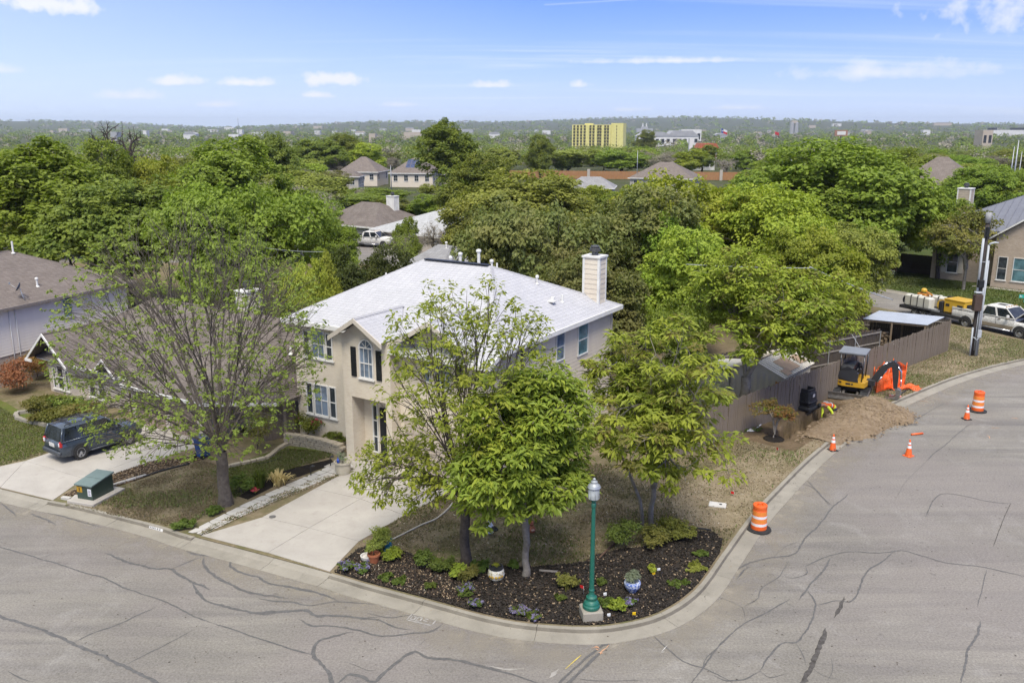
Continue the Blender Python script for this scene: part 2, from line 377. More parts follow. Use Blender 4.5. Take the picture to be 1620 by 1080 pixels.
# ------------------------------------------------------------------ trees
def leaf_quads(P,D,N,L,W,fold=.25):
    """diamond leaves: P base, D axis, N up; arrays"""
    D=D/np.linalg.norm(D,axis=1,keepdims=True)
    S=np.cross(D,N); S/= (np.linalg.norm(S,axis=1,keepdims=True)+1e-9)
    U=np.cross(S,D)
    L=L.reshape(-1,1); W=W.reshape(-1,1)
    a=P; c=P+D*L; m=P+D*L*.5
    b=m+S*W*.5+U*W*fold; d=m-S*W*.5+U*W*fold
    V=np.stack([a,b,c,d],1).reshape(-1,3)
    Fq=np.arange(len(P)*4).reshape(-1,4)
    return V,Fq
def skeleton(rng,base,fork,tips,r_tip,r_pow=.42,adv=(.25,.5),keep=.35,n0=0,jit=.06,rise=.5):
    """branches that divide towards groups of tips; returns polylines [(p,q,r0,r1)] and the tip directions"""
    segs=[]; tipdir=np.zeros_like(tips)
    N=len(tips)
    def rad(n): return r_tip*n**r_pow
    stack=[(np.array(fork,float),np.arange(N),np.array(fork,float)-np.array(base,float),0)]
    if n0:
        f=np.array(fork,float); U=tips-f; U=U/np.linalg.norm(U,axis=1,keepdims=True); C=U[rng.permutation(N)[:n0]]
        for _ in range(6):
            lab=np.argmax(U@C.T,1); C=np.array([U[lab==k].mean(0) if (lab==k).any() else C[k] for k in range(n0)]); C/=np.linalg.norm(C,axis=1,keepdims=True)
        stack=[]
        for k in range(n0):
            g=np.where(lab==k)[0]
            if len(g): 
                st=f+np.array([0,0,rng.uniform(0,rise)])*(1 if k else 0); dd=C[k]+np.array([0,0,.55]); stack.append((st,g,dd,1)); segs.append((f,st+np.array([0,0,.01]),rad(N)*.8,rad(N)*.7))
    while stack:
        p,idx,d,lv=stack.pop()
        n=len(idx); T=tips[idx]
        dn=d/(np.linalg.norm(d)+1e-9)
        if n==1:
            q=T[0]; L=np.linalg.norm(q-p)
            mid=p+(q-p)*.5+dn*L*.12+rng.normal(0,jit*.5,3)*L
            segs.append((p,mid,r_tip*1.25,r_tip)); segs.append((mid,q,r_tip,r_tip*.6)); tipdir[idx[0]]=(q-mid); continue
        c=T.mean(0)-p; L=np.linalg.norm(c)
        # split in two along a random mix of the main axes
        X=T-T.mean(0); w=rng.normal(0,1,3); cov=X.T@X
        for _ in range(3): w=cov@w; w/=np.linalg.norm(w)+1e-12
        w=w+rng.normal(0,.35,3); s=X@w; o=np.argsort(s)
        k=int(np.clip(round(n*rng.uniform(.34,.66)),1,n-1))
        for g in (idx[o[:k]],idx[o[k:]]):
            cg=tips[g].mean(0)-p; Lg=np.linalg.norm(cg)
            dirn=cg/(Lg+1e-9)*(1-keep)+dn*keep; dirn/=np.linalg.norm(dirn)
            f=rng.uniform(*adv) if len(g)>1 else .5
            q=p+dirn*Lg*f+rng.normal(0,jit,3)*Lg*f
            ng=len(g)
            if ng==1:
                stack.append((p,g,d,lv+1)); continue
            segs.append((p,q,rad(ng)*1.06,rad(ng)*.94)); stack.append((q,g,q-p,lv+1))
    return segs,tipdir
def branch_mesh(segs,rmin=.0,thin_sides=3):
    """each segment a tapered tube, more sides on thick ones; numpy"""
    Vs=[];Fs=[];off=0
    A=np.array([s[0] for s in segs]); B=np.array([s[1] for s in segs]); r0=np.array([s[2] for s in segs]); r1=np.array([s[3] for s in segs])
    for lo,hi,n in ((0,.022,thin_sides),(.022,.07,5),(.07,9,8)):
        k=(r0>=lo)&(r0<hi)
        if not k.any(): continue
        a,b,ra,rb=A[k],B[k],r0[k],r1[k]
        t=b-a; t/= (np.linalg.norm(t,axis=1,keepdims=True)+1e-9)
        h=np.where(np.abs(t[:,2:3])<.9,np.array([[0,0,1.]]),np.array([[1.,0,0]]))
        u=np.cross(h,t); u/=np.linalg.norm(u,axis=1,keepdims=True)+1e-9; w=np.cross(t,u)
        b=b+t*(ra*.35)[:,None]
        an=2*np.pi*np.arange(n)/n
        ring=u[:,None,:]*np.cos(an)[None,:,None]+w[:,None,:]*np.sin(an)[None,:,None]
        V=np.concatenate([a[:,None,:]+ring*ra[:,None,None],b[:,None,:]+ring*rb[:,None,None]],1)
        m=len(a); j=np.arange(n); q=np.stack([j,(j+1)%n,(j+1)%n+n,j+n],1)
        Fq=q[None]+(np.arange(m)*2*n)[:,None,None]
        Vs.append(V.reshape(-1,3)); Fs.append(Fq.reshape(-1,4)+off); off+=m*2*n
    return np.concatenate(Vs),np.concatenate(Fs)
def lobes_points(rng,n,h0,h1,w,d,nl=9,shell=.72,flat=.8,top=.6):
    """points in an uneven crown: several lobes inside an ellipsoid between heights h0 and h1"""
    c=np.array([0,0,(h0+h1)/2]); R_=np.array([w/2,d/2,(h1-h0)/2])
    L=[]
    for i in range(nl):
        v=rng.normal(0,1,3); v[2]=v[2]*.8+.15; v/=np.linalg.norm(v)
        L.append((v*rng.uniform(.42,.66),rng.uniform(.34,.5)))
    L.append((np.array([0,0,.1]),.62))
    out=[]
    while len(out)<n:
        k=rng.integers(len(L)); lc,lr=L[k]
        v=rng.normal(0,1,3); v/=np.linalg.norm(v)
        p=lc+v*lr*rng.uniform(shell,1.0)
        if np.linalg.norm(p)>1.04: continue
        if p[2]<-.55 and rng.random()<.6: continue
        out.append(p)
    return np.array(out)*R_+c
def clump_leaves(rng,tips,center,k,size,L,W,out=.5,up=.5,flat=.6,droop=0.0):
    """k leaves round every tip"""
    n=len(tips); P=np.repeat(tips,k,0)
    rd=rng.normal(0,1,(n*k,3)); rd/=np.linalg.norm(rd,axis=1,keepdims=True)
    rr=rng.uniform(.25,1,(n*k,1))**.6*np.repeat(rng.uniform(.65,1.3,(n,1)),k,0)*size
    off=rd*rr; off[:,2]*=flat
    P=P+off
    oc=np.repeat(tips-center,k,0); oc/=np.linalg.norm(oc,axis=1,keepdims=True)+1e-9
    N=oc*out+np.array([0,0,up])+rd*.55+rng.normal(0,.25,(n*k,3))
    N/=np.linalg.norm(N,axis=1,keepdims=True)+1e-9
    D=rd+rng.normal(0,.5,(n*k,3))+oc*.3; D[:,2]-=droop
    D=D-N*np.sum(D*N,1,keepdims=True)*.8
    sc=rng.uniform(.5,1.3,n*k)
    return leaf_quads(P-D/np.linalg.norm(D,axis=1,keepdims=True)*(L*sc*.5)[:,None],D,N,L*sc,W*sc)
def dense_tree(seed,h=10,w=10,h0=.2,n=420,k=46,size=.66,L=.285,W=.18,nl=9,trunk=.24,shell=.7,flat=.65):
    """(branch mesh arrays, crown arrays) of a leafy tree standing at the origin"""
    rng=np.random.default_rng(seed)
    tips=lobes_points(rng,n,h*h0,h-.3,w-.7,w-.7,nl,shell)
    sk=tips[rng.permutation(n)[:max(60,n//3)]]*np.array([.93,.93,.98])
    fork=np.array([rng.normal(0,.15),rng.normal(0,.15),h*max(h0*.8,.14)])
    segs,_=skeleton(rng,(0,0,0),fork,sk,.016,.5,keep=.3)
    segs.insert(0,(np.array([0,0,-.15]),fork*.45,trunk*1.35,trunk)); segs.insert(1,(fork*.45,fork,trunk,trunk*.92))
    bv=branch_mesh(segs); cen=np.array([0,0,h*(h0+.25)])
    lv=clump_leaves(rng,tips,cen,k,size,L,W,flat=flat)
    return bv,lv
BARK=M('bark_grey',(.105,.085,.068),(.06,.048,.038),6,.95,0,.5,14)
BARKD=M('bark_dark',(.075,.06,.05),(.035,.028,.024),7,.95,0,.6,16)
BARKL=M('bark_pale',(.25,.225,.19),(.15,.13,.105),5,.95,0,.4,14)
LEAF=dict(
 dark=Mleaf('leaf_dark',(0.091,0.130,0.014),(0.166,0.206,0.021),(0.230,0.262,0.022)),
 mid=Mleaf('leaf_mid',(0.123,0.188,0.013),(0.204,0.280,0.020),(0.246,0.345,0.022)),
 bright=Mleaf('leaf_bright',(0.193,0.255,0.013),(0.293,0.347,0.018),(0.353,0.390,0.021)),
 fresh=Mleaf('leaf_fresh',(0.166,0.243,0.013),(0.284,0.359,0.022),(0.337,0.390,0.024)),
 olive=Mleaf('leaf_olive',(0.113,0.143,0.033),(0.186,0.203,0.045),(0.222,0.203,0.055)),
 yellow=Mleaf('leaf_yellow',(0.237,0.288,0.021),(0.350,0.388,0.029),(0.312,0.362,0.035)),
 grey=Mleaf('leaf_greygreen',(0.168,0.209,0.030),(0.270,0.299,0.043),(0.306,0.340,0.042)),
 sage=Mleaf('leaf_sage',(0.163,0.206,0.127),(0.250,0.300,0.196),(0.275,0.325,0.207)),
 yelgr=Mleaf('leaf_yellowgreen',(0.131,0.156,0.023),(0.206,0.206,0.035),(0.237,0.200,0.035)),
 rust=Mleaf('leaf_rust',(0.250,0.125,0.029),(0.338,0.213,0.040),(0.163,0.175,0.035)),
 red=Mleaf('leaf_redbrown',(0.250,0.088,0.035),(0.350,0.163,0.058),(0.175,0.150,0.035)),
 juniper=Mleaf('leaf_juniper',(0.046,0.065,0.013),(0.084,0.106,0.017),(0.098,0.123,0.019)),
 bud=Mleaf('leaf_budding',(0.153,0.206,0.023),(0.230,0.289,0.037),(0.191,0.258,0.029)),
 bare=Mleaf('twig_haze',(0.213,0.188,0.144),(0.288,0.256,0.196),(0.250,0.237,0.150),.1),
 far=Mleaf('leaf_far',(0.075,0.129,0.018),(0.133,0.190,0.024),(0.247,0.232,0.049)),
 ground=Mleaf('leaf_ground',(0.070,0.118,0.016),(0.141,0.200,0.024),(0.120,0.178,0.024)),
 purple=Mleaf('petal_violet',(0.149,0.112,0.299),(0.255,0.225,0.372),(0.319,0.250,0.356)),
 pink=Mleaf('petal_red',(0.562,0.019,0.058),(0.600,0.062,0.103),(0.500,0.025,0.046)),
 straw=Mleaf('leaf_straw',(0.450,0.350,0.138),(0.562,0.450,0.196),(0.500,0.413,0.138)),
)
PROTO={}
def proto(key,**k):
    (bv,bf),(lv,lf)=dense_tree(**k)
    PROTO[key]=(rawmesh('trunk',bv,bf,BARKD,smooth=True),rawmesh('crown',lv,lf,LEAF['mid']),float(np.percentile(lv[:,2],99.7)),float(np.percentile(np.abs(lv[:,:2]),98.5))*2)
proto('oak',seed=11,h=10,w=12,h0=.12,n=520,k=68,nl=11)
proto('round',seed=12,h=10,w=10,h0=.12,n=460,k=68,nl=9)
proto('tall',seed=13,h=12,w=8.5,h0=.1,n=460,k=65,nl=10,size=.6)
proto('loose',seed=14,h=10,w=10,h0=.16,n=330,k=52,nl=10,size=.58,shell=.5)
proto('broad',seed=15,h=9,w=13,h0=.1,n=560,k=68,nl=12)
proto('column',seed=16,h=8,w=3.2,h0=.03,n=190,k=93,nl=5,size=.5,L=.26,W=.12,trunk=.14)
proto('bush',seed=17,h=4,w=4.4,h0=.03,n=200,k=71,nl=7,size=.42,L=.26,W=.16,trunk=.08)
proto('twiggy',seed=18,h=9,w=9.5,h0=.15,n=420,k=46,nl=10,size=.7,L=.55,W=.035,shell=.45)
proto('standard',seed=20,h=8,w=9,h0=.36,n=420,k=60,nl=9,size=.6)
def set_mat(o,m):
    o.material_slots[0].link='OBJECT'; o.material_slots[0].material=m
def tree(kind,leaf,loc,h,w,label,group=None,name='leafy_tree',cat='tree',rz=None,bark=None,d=None):
    tm,cm,ph,pw=PROTO[kind]
    t=thing(name,label,cat,loc,rz if rz is not None else random.uniform(0,6.28),group)
    t.scale=(w/pw,(d or w)/pw,h/ph)
    o=link('trunk',tm,t); c=link('crown',cm,t); set_mat(c,LEAF[leaf])
    if bark: set_mat(o,bark)
    return t
def tree_px(kind,leaf,px,top,wpx,Y,label,**k):
    """tree whose crown top shows at picture height `top`, standing Y metres away"""
    p=atY(px,top,Y); z=max(p.z,1.5); w=wpx*mpp(Y,z*.6)
    return tree(kind,leaf,(p.x,p.y,-.05+ground_h(p.x,p.y)),z-ground_h(p.x,p.y),w,label,**k)
def ground_h(x,y):
    r=math.hypot(x,y)
    if r<170: return 0.0
    t=min(1,(r-170)/700); h=-9*t*t*(3-2*t)
    if r>3000:
        u=min(1,(r-3000)/3600); h+=80*u*u*(3-2*u)*(.62+.30*math.sin(x*.0011+.6)+.16*math.sin(x*.0029+y*.0007))
        if r>7500: h-=(r-7500)*.012
    return h
# ------------------------------------------------------------------ surfaces of the street corner
random.seed(4)
ASPH=Masphalt()
CONC=Mconc('concrete_drive',(.42,.392,.35),(.35,.324,.29),(.28,.25,.22))
VERGE=Mground('verge_tan',[(.25,.2,.13),(.185,.155,.085),(.30,.245,.165),(.13,.105,.065)],(.35,1.8,9))
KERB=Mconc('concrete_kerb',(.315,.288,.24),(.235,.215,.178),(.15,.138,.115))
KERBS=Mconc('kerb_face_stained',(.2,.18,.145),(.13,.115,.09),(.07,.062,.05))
LAWN=Mground('yard_dry',[(.185,.145,.092),(.125,.128,.05),(.25,.2,.13),(.1,.08,.05)])
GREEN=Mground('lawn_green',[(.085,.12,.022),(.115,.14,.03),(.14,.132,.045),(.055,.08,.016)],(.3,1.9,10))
GREEN2=Mground('lawn_darkgreen',[(.048,.078,.018),(.065,.09,.02),(.09,.092,.03),(.03,.05,.012)],(.2,1.2,8))  # darker green of the lawn across the back street
MULCH=Mground('mulch_dark',[(.017,.015,.014),(.025,.021,.018),(.036,.029,.023),(.01,.009,.008)],(.6,3,14),.9,.05)
WOODCHIP=Mground('mulch_brown',[(.16,.095,.045),(.2,.125,.06),(.11,.068,.035),(.06,.04,.022)],(.6,3,14),.9,.04)
GRAVEL=Mground('gravel_strip',[(.24,.205,.155),(.17,.15,.1),(.12,.12,.06),(.08,.07,.045)],(.5,2.4,16),.9,.04)
DIRT=Mground('dirt_tan',[(.265,.195,.125),(.225,.165,.105),(.31,.24,.165),(.14,.098,.06)],(.4,2.2,9),.9,.06)
FARG=Mground('far_ground',[(.065,.075,.03),(.045,.06,.02),(.095,.088,.05),(.035,.045,.02)],(.02,.09,.6),.4,.3)
KB=[(-420,668),(-200,721),(0,772),(80,791),(133,801),(250,830),(300,846),(410,875),(524,906),(577,922),(633,937),(700,955),(767,973),(833,985),(923,991),(983,986),(1045,969),(1100,932),(1142,876),(1187,815),(1230,769),(1275,725),(1318,690),(1354,665),(1402,639),(1450,618),(1506,596),(1567,578),(1640,563),(1760,548),(1900,538)]
ZK=.13
kerb_pts=[(p,G(*p,ZK)) for p in KB]
KL=smooth_line([q for _,q in kerb_pts],.3)
def normals(L):
    out=[]
    for i,p in enumerate(L):
        t=L[min(i+1,len(L)-1)]-L[max(i-1,0)]; t.z=0; t.normalize(); out.append(Vector((t.y,-t.x,0)))
    return out
KN=normals(KL)
def inproj(p):
    d=Vector((p.x,p.y,p.z-H)); f=d.y*CP-d.z*SP; u=d.y*SP+d.z*CP
    return 810+F*d.x/f,540-F*u/f
# street: one asphalt sheet on the camera side of the kerb
road_loop=[(p.x,p.y) for p in KL]+[(95,72),(110,-60),(-110,-60),(-110,66)]
mb=MB(); mb.sheet(road_loop,0.0); road=mb.build('road',ASPH,kind='structure')
# kerb: segments a few metres long with joints
krb=link('kerb',None,None,kind='structure'); 
def kerb_run(i0,i1,low):
    mb=MB(); prof=[(0,ZK),(.15,ZK),(.19,.035),(.72,.012),(.72,-.05),(0,-.05)] if not low else [(0,ZK-.02),(.16,.07),(.25,.03),(.72,.012),(.72,-.05),(0,-.05)]
    n=len(prof); vs=[]
    for i in range(i0,i1+1):
        t=1.0
        for o,z in prof:
            wob=.0 if z<=.012 else random.uniform(-.006,.006)
            q=KL[i]+KN[i]*(o+wob); vs.append((q.x,q.y,z+wob*.6))
    fs=[]
    for i in range(i1-i0):
        for j in range(n):
            a=i*n+j; b=i*n+(j+1)%n; fs.append((a,a+n,b+n,b))
    fs.append(tuple(range(n))); fs.append(tuple((i1-i0)*n+j for j in range(n-1,-1,-1)))
    o=len(mb.f); mb.add(vs,fs,0)
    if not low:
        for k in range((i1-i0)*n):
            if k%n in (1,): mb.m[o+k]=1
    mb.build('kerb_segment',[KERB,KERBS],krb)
def is_apron(i):
    px,_=inproj(KL[i]); return px<76 and px>-190 or 306<px<520
i=0
while i<len(KL)-1:
    a=is_apron(i); j=i+1
    while j<len(KL)-1 and is_apron(j)==a and j-i<11: j+=1
    kerb_run(i,j,a); i=j
    # joint: nudge the next start so that a narrow gap shows
    if i<len(KL)-1: KL[i]=KL[i]+(KL[i+1]-KL[i])*.05
# trench geometry (used by the yard sheet)
T0,T1=G(1232,688,ZK),G(1318,637,ZK)
TD=(T1-T0).normalized(); TN=Vector((TD.y,-TD.x,0)); TC=(T0+T1)/2; TL=(T1-T0).length
def tloc(p): d=Vector((p[0],p[1],0))-Vector((TC.x,TC.y,0)); return d.dot(TD),d.dot(TN)
def tpt(s,n): q=TC+TD*s+TN*n; return (q.x,q.y)
HS,HN0,HN1=TL/2+1.6,-1.3,1.5
hole=[tpt(-HS,HN0),tpt(-HS,HN1),tpt(HS,HN1),tpt(HS,HN0)]
yard_loop=[(p.x,p.y) for p in KL]+[(46,56.5),(36.4,57.2),(34.6,61),(33.2,65),(30,70),(24,76),(10,86),(-20,94),(-110,94)]
mb=MB(); mb.sheet(yard_loop,ZK-.004,0,[hole]); yard=mb.build('yard',LAWN,kind='structure')
# ground round the trench, dug out
def trench_z(s,n):
    w=.46+.1*math.sin(s*3.1)+.07*math.sin(s*7.3+1)
    e=max(0,min(1,(w-abs(n+.05*math.sin(s*5)))/.16)); f=max(0,min(1,(TL/2+.25-abs(s))/.35))
    k=e*f; k=k*k*(3-2*k)
    return -.95*k+(.05*math.sin(s*9+n*7)+.04*math.sin(s*17-n*13))*(k*.8+.12*(1-k))*min(1,(HS-abs(s))*2,(HN1-n)*2,(n-HN0)*2)
mb=MB(); NS,NN=70,40; vs=[]
for a in range(NS+1):
    for b in range(NN+1):
        s=-HS+2*HS*a/NS; n=HN0+(HN1-HN0)*b/NN; x,y=tpt(s,n); vs.append((x,y,ZK-.004+trench_z(s,n)))
mb.add(vs,[(a*(NN+1)+b+1,a*(NN+1)+b,(a+1)*(NN+1)+b,(a+1)*(NN+1)+b+1) for a in range(NS) for b in range(NN)][:],0,True)
TRM=Mground('trench_soil',[(.15,.105,.065),(.11,.085,.045),(.2,.145,.09),(.07,.05,.03)],(.6,2.2,9),.9,.05)
me=mb.mesh('trench',TRM)
bm=bmesh.new(); bm.from_mesh(me); bmesh.ops.recalc_face_normals(bm,faces=bm.faces); 
if sum(f.normal.z for f in bm.faces)<0: bmesh.ops.reverse_faces(bm,faces=bm.faces)
bm.to_mesh(me); bm.free()
link('trench',me,None,kind='structure')
# back street and the lawn beyond it
NEAR=[(46,56.5),(36.4,57.2),(34.6,61),(33.2,65),(30,70),(24,76),(10,86),(-20,94),(-110,94)]
FARK=[G(*p,0) for p in ((1700,512),(1620,497),(1500,478),(1420,463),(1340,452))]
FARL=smooth_line([Vector((66,57,0))]+FARK+[Vector((16,97,0)),Vector((-20,110,0)),Vector((-110,112,0))],.8)
mb=MB(); mb.sheet([*NEAR][::-1]+[(p.x,p.y) for p in FARL],.002); back=mb.build('back_street',ASPH,kind='structure')
fk=link('far_kerb',None,None,kind='structure'); FN=normals(FARL)
for i in range(0,len(FARL)-5,5):
    mb=MB(); vs=[];pr=[(-.55,.016),(-.05,.03),(0,.14),(.16,.14),(.16,-.05),(-.55,-.05)]
    for k in range(i,min(i+6,len(FARL))):
        for o,z in pr: q=FARL[k]+FN[k]*o; vs.append((q.x,q.y,z))
    n=len(pr); m=len(vs)//n
    mb.add(vs,[(k*n+j,(k+1)*n+j,(k+1)*n+(j+1)%n,k*n+(j+1)%n) for k in range(m-1) for j in range(n)]+[tuple(range(n)),tuple((m-1)*n+j for j in range(n-1,-1,-1))],0)
    mb.build('kerb_segment',KERB,fk)
mb=MB(); lw=[((FARL[k]+FN[k]*.16).x,(FARL[k]+FN[k]*.16).y) for k in range(len(FARL))]
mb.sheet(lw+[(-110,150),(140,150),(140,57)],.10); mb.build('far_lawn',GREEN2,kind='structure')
# neighbour's lawn, small lawn by the path, beds
mb=MB(); mb.sheet([G(*p) .xy for p in ((-300,640),(0,737),(73,717),(118,703),(150,672),(108,662),(30,652),(10,640),(-40,622),(-300,575))],ZK+.001); mb.build('green_lawn',GREEN,kind='structure')
mb=MB(); mb.sheet([G(*p).xy for p in ((372,790),(352,762),(356,742),(400,728),(455,709),(530,716),(524,722),(450,745),(432,760),(400,778))],ZK+.001); mb.build('path_lawn',GREEN,kind='structure')
MULCHL=[(529,905),(547,884),(566,868),(590,862),(640,872),(668,884),(715,889),(768,893),(832,897),(880,893),(925,889),(945,876),(985,868),(1038,862),(1052,846),(1075,838),(1128,841),(1143,853)]
kidx=[i for i in range(len(KL)) if 540<inproj(KL[i])[0]<1146 and inproj(KL[i])[1]>860]
front=[((KL[i]-KN[i]*.08).x,(KL[i]-KN[i]*.08).y) for i in kidx]
bed=front+[tuple(G(*p,ZK).xy) for p in MULCHL[::-1]]
mb=MB(); mb.sheet(bed,ZK+.003); mb.build('mulch_bed',MULCH,kind='structure')
mb=MB(); mb.sheet([G(*p,ZK).xy for p in ((100,783),(165,755),(240,729),(310,722),(318,727),(272,740),(205,763),(130,786))],ZK+.003); mb.build('bark_strip',WOODCHIP,kind='structure')
mb=MB(); mb.sheet([G(*p,ZK).xy for p in ((322,846),(382,818),(450,788),(520,760),(562,742),(553,740),(500,758),(420,790),(345,826),(316,844))],ZK+.003); mb.build('gravel_strip',GRAVEL,kind='structure')
mb=MB(); mb.sheet([G(*p,ZK).xy for p in ((368,782),(392,790),(440,766),(500,744),(530,733),(524,726),(455,742),(420,756),(372,770))],ZK+.005); mb.build('planted_border',MULCH,kind='structure')
vk=[((KL[i]-KN[i]*.05).x,(KL[i]-KN[i]*.05).y) for i in range(len(KL)) if inproj(KL[i])[1]<838 and 1150<inproj(KL[i])[0]<1700]
vloop=vk+[tuple(G(*p,ZK).xy) for p in ((1700,548),(1640,543),(1508,518),(1500,557),(1400,594),(1322,623))]+[tpt(HS,HN1),tpt(-HS,HN1)]+[tuple(G(*p,ZK).xy) for p in ((1190,712),(1110,752),(1060,790),(1075,822),(1135,836))]
mb=MB(); mb.sheet(vloop,ZK+.001); mb.build('dry_verge',VERGE,kind='structure')
# driveways: slabs with open joints
def slabs(name,quads,th=.1):
    d=link(name,None,None,kind='structure')
    for q in quads:
        P=[G(x,y,ZK) for x,y in q]; c=sum(P,Vector())/len(P)
        P=[p+(c-p).normalized()*.012 for p in P]
        mb=MB(); mb.prism([(p.x,p.y) for p in P],ZK-th,ZK+.012+random.uniform(0,.004))
        mb.build('concrete_slab',CONC,d)
    return d
def lerp2(a,b,t): return (a[0]+(b[0]-a[0])*t,a[1]+(b[1]-a[1])*t)
slabs('driveway',[[(318,847),(424,874),(489,835),(415,818)],[(424,874),(522,904),(568,856),(489,835)],
  [(415,818),(489,835),(570,789),(498,773)],[(489,835),(568,856),(640,815),(570,789)],
  [(498,773),(570,789),(660,741),(578,730)],[(570,789),(640,815),(730,768),(660,741)],
  [(578,730),(660,741),(700,716),(622,705)],[(660,741),(730,768),(770,742),(700,716)]])
slabs('neighbour_driveway',[[(-170,719),(-40,757),(60,712),(-60,681)] if False else [(-60,752),(0,771),(40,729),(-2,738)],[(0,771),(84,791),(133,757),(40,729)],
  [(40,729),(133,757),(212,728),(118,703)],[(133,757),(166,755),(255,725),(212,728)],
  [(118,703),(212,728),(272,700),(180,676)],[(212,728),(255,725),(345,696),(272,700)],
  [(180,676),(272,700),(300,688),(214,664)],[(272,700),(345,696),(345,690),(300,688)]])
# flagstone path: two uneven rows of stones
FLAG=Mconc('flagstone',(.52,.50,.47),(.42,.40,.37),(.3,.28,.25))
path=link('flagstone_path',None,None,kind='structure')
A=[G(*p,ZK) for p in ((297,842),(380,800),(450,768),(520,738),(545,726))]; B=[G(*p,ZK) for p in ((322,846),(405,806),(478,774),(540,748),(560,738))]
def along(L,t):
    t*=len(L)-1; i=min(int(t),len(L)-2); return L[i]+(L[i+1]-L[i])*(t-i)
rg=random.Random(8); NSt=24
cutA=[i/NSt+(rg.uniform(-.3,.3)/NSt if 0<i<NSt else 0) for i in range(NSt+1)]
cutB=[i/NSt+(rg.uniform(-.3,.3)/NSt if 0<i<NSt else 0) for i in range(NSt+1)]
mids=[rg.uniform(.36,.64) for _ in range(NSt+1)]
for r in range(2):
    for i in range(NSt):
        def pt(k,side): 
            a,b=along(A,cutA[k]),along(B,cutB[k]); return a+(b-a)*side
        q=[pt(i,0 if r==0 else mids[i]),pt(i,mids[i] if r==0 else 1),pt(i+1,mids[i+1] if r==0 else 1),pt(i+1,0 if r==0 else mids[i+1])]
        c=sum(q,Vector())/4; q=[p+(c-p)*.07 for p in q]
        # cut one corner so that no stone is a plain quad
        k=rg.randrange(4); q=q[:k]+[q[k]+(q[k-1]-q[k])*.25,q[k]+(q[(k+1)%4]-q[k])*.25]+q[k+1:]
        mb=MB(); mb.prism([(p.x,p.y) for p in q],ZK-.03,ZK+.014+rg.uniform(0,.018)); mb.build('flagstone',FLAG,path)
mb=MB(); mb.sheet([p.xy for p in A]+[p.xy for p in B[::-1]],ZK+.006); mb.build('path_bed',GRAVEL,path)
# base terrain: rings round the trench so that the hole stays open
rr=[0,7,9]; r=9
while r<14000: r*=1.16; rr.append(r)
NA=120; vs=[];fs=[]
for i,r in enumerate(rr):
    for j in range(NA):
        a=2*math.pi*j/NA; x,y=TC.x+r*math.sin(a),TC.y+r*math.cos(a)
        vs.append((x,y,-1.6 if i<2 else ground_h(x,y)-.06))
for i in range(len(rr)-1):
    for j in range(NA): fs.append((i*NA+j,(i+1)*NA+j,(i+1)*NA+(j+1)%NA,i*NA+(j+1)%NA))
mb=MB(); mb.add(vs,[f[::-1] for f in fs] if False else fs,0,True); me=mb.mesh('ground',FARG)
bm=bmesh.new(); bm.from_mesh(me); bmesh.ops.remove_doubles(bm,verts=bm.verts,dist=.001); bmesh.ops.recalc_face_normals(bm,faces=bm.faces)
if sum(f.normal.z for f in bm.faces)<0: bmesh.ops.reverse_faces(bm,faces=bm.faces)
bm.to_mesh(me); bm.free(); link('ground',me,None,kind='structure')
# tar seams and cracks in the asphalt: thin ragged ribbons
TAR=M('tar_seam',(.085,.082,.08),(.125,.12,.115),7,.75,0,.2,30)
CRK=M('crack_dark',(.045,.04,.036),(.1,.092,.085),5,.95)
RZ=0.0
def ribbon(pts,w,name='tar_seam',mat=TAR,z=.005,dens=.12,jit=.35,parent=road):
    global RZ
    RZ+=.00006; z+=RZ; w*=.72; P=smooth_line([G(*p,z) for p in pts],dens)
    rg=random.Random(int(pts[0][0]*7+pts[0][1])); off=0;L=[];Rr=[]
    for i,p in enumerate(P):
        t=P[min(i+1,len(P)-1)]-P[max(i-1,0)]; t.normalize(); n=Vector((-t.y,t.x,0))
        off=off*.8+rg.uniform(-1,1)*w*jit; e=min(1,i/4+.15,(len(P)-1-i)/4+.15)
        h=w*.5*e*rg.uniform(.7,1.35); c=p+n*off
        L.append(c+n*h); Rr.append(c-n*h)
    n=len(P); mb=MB(); mb.add([*L,*Rr],[(i+1,i,n+i,n+i+1) for i in range(n-1)])
    return mb.build(name,mat,parent)
S=3.0864
def c1(*a): return [(x/3.24,760+y/3.24) for x,y in a]
def c2(*a): return [(400+x/4.05,860+y/4.05) for x,y in a]
def c3(*a): return [(760+x/4.05,960+y/4.05) for x,y in a]
def c4(*a): return [(1060+x/2.893,760+y/2.893) for x,y in a]
def c5(*a): return [(1200+x/3.857,580+y/3.857) for x,y in a]
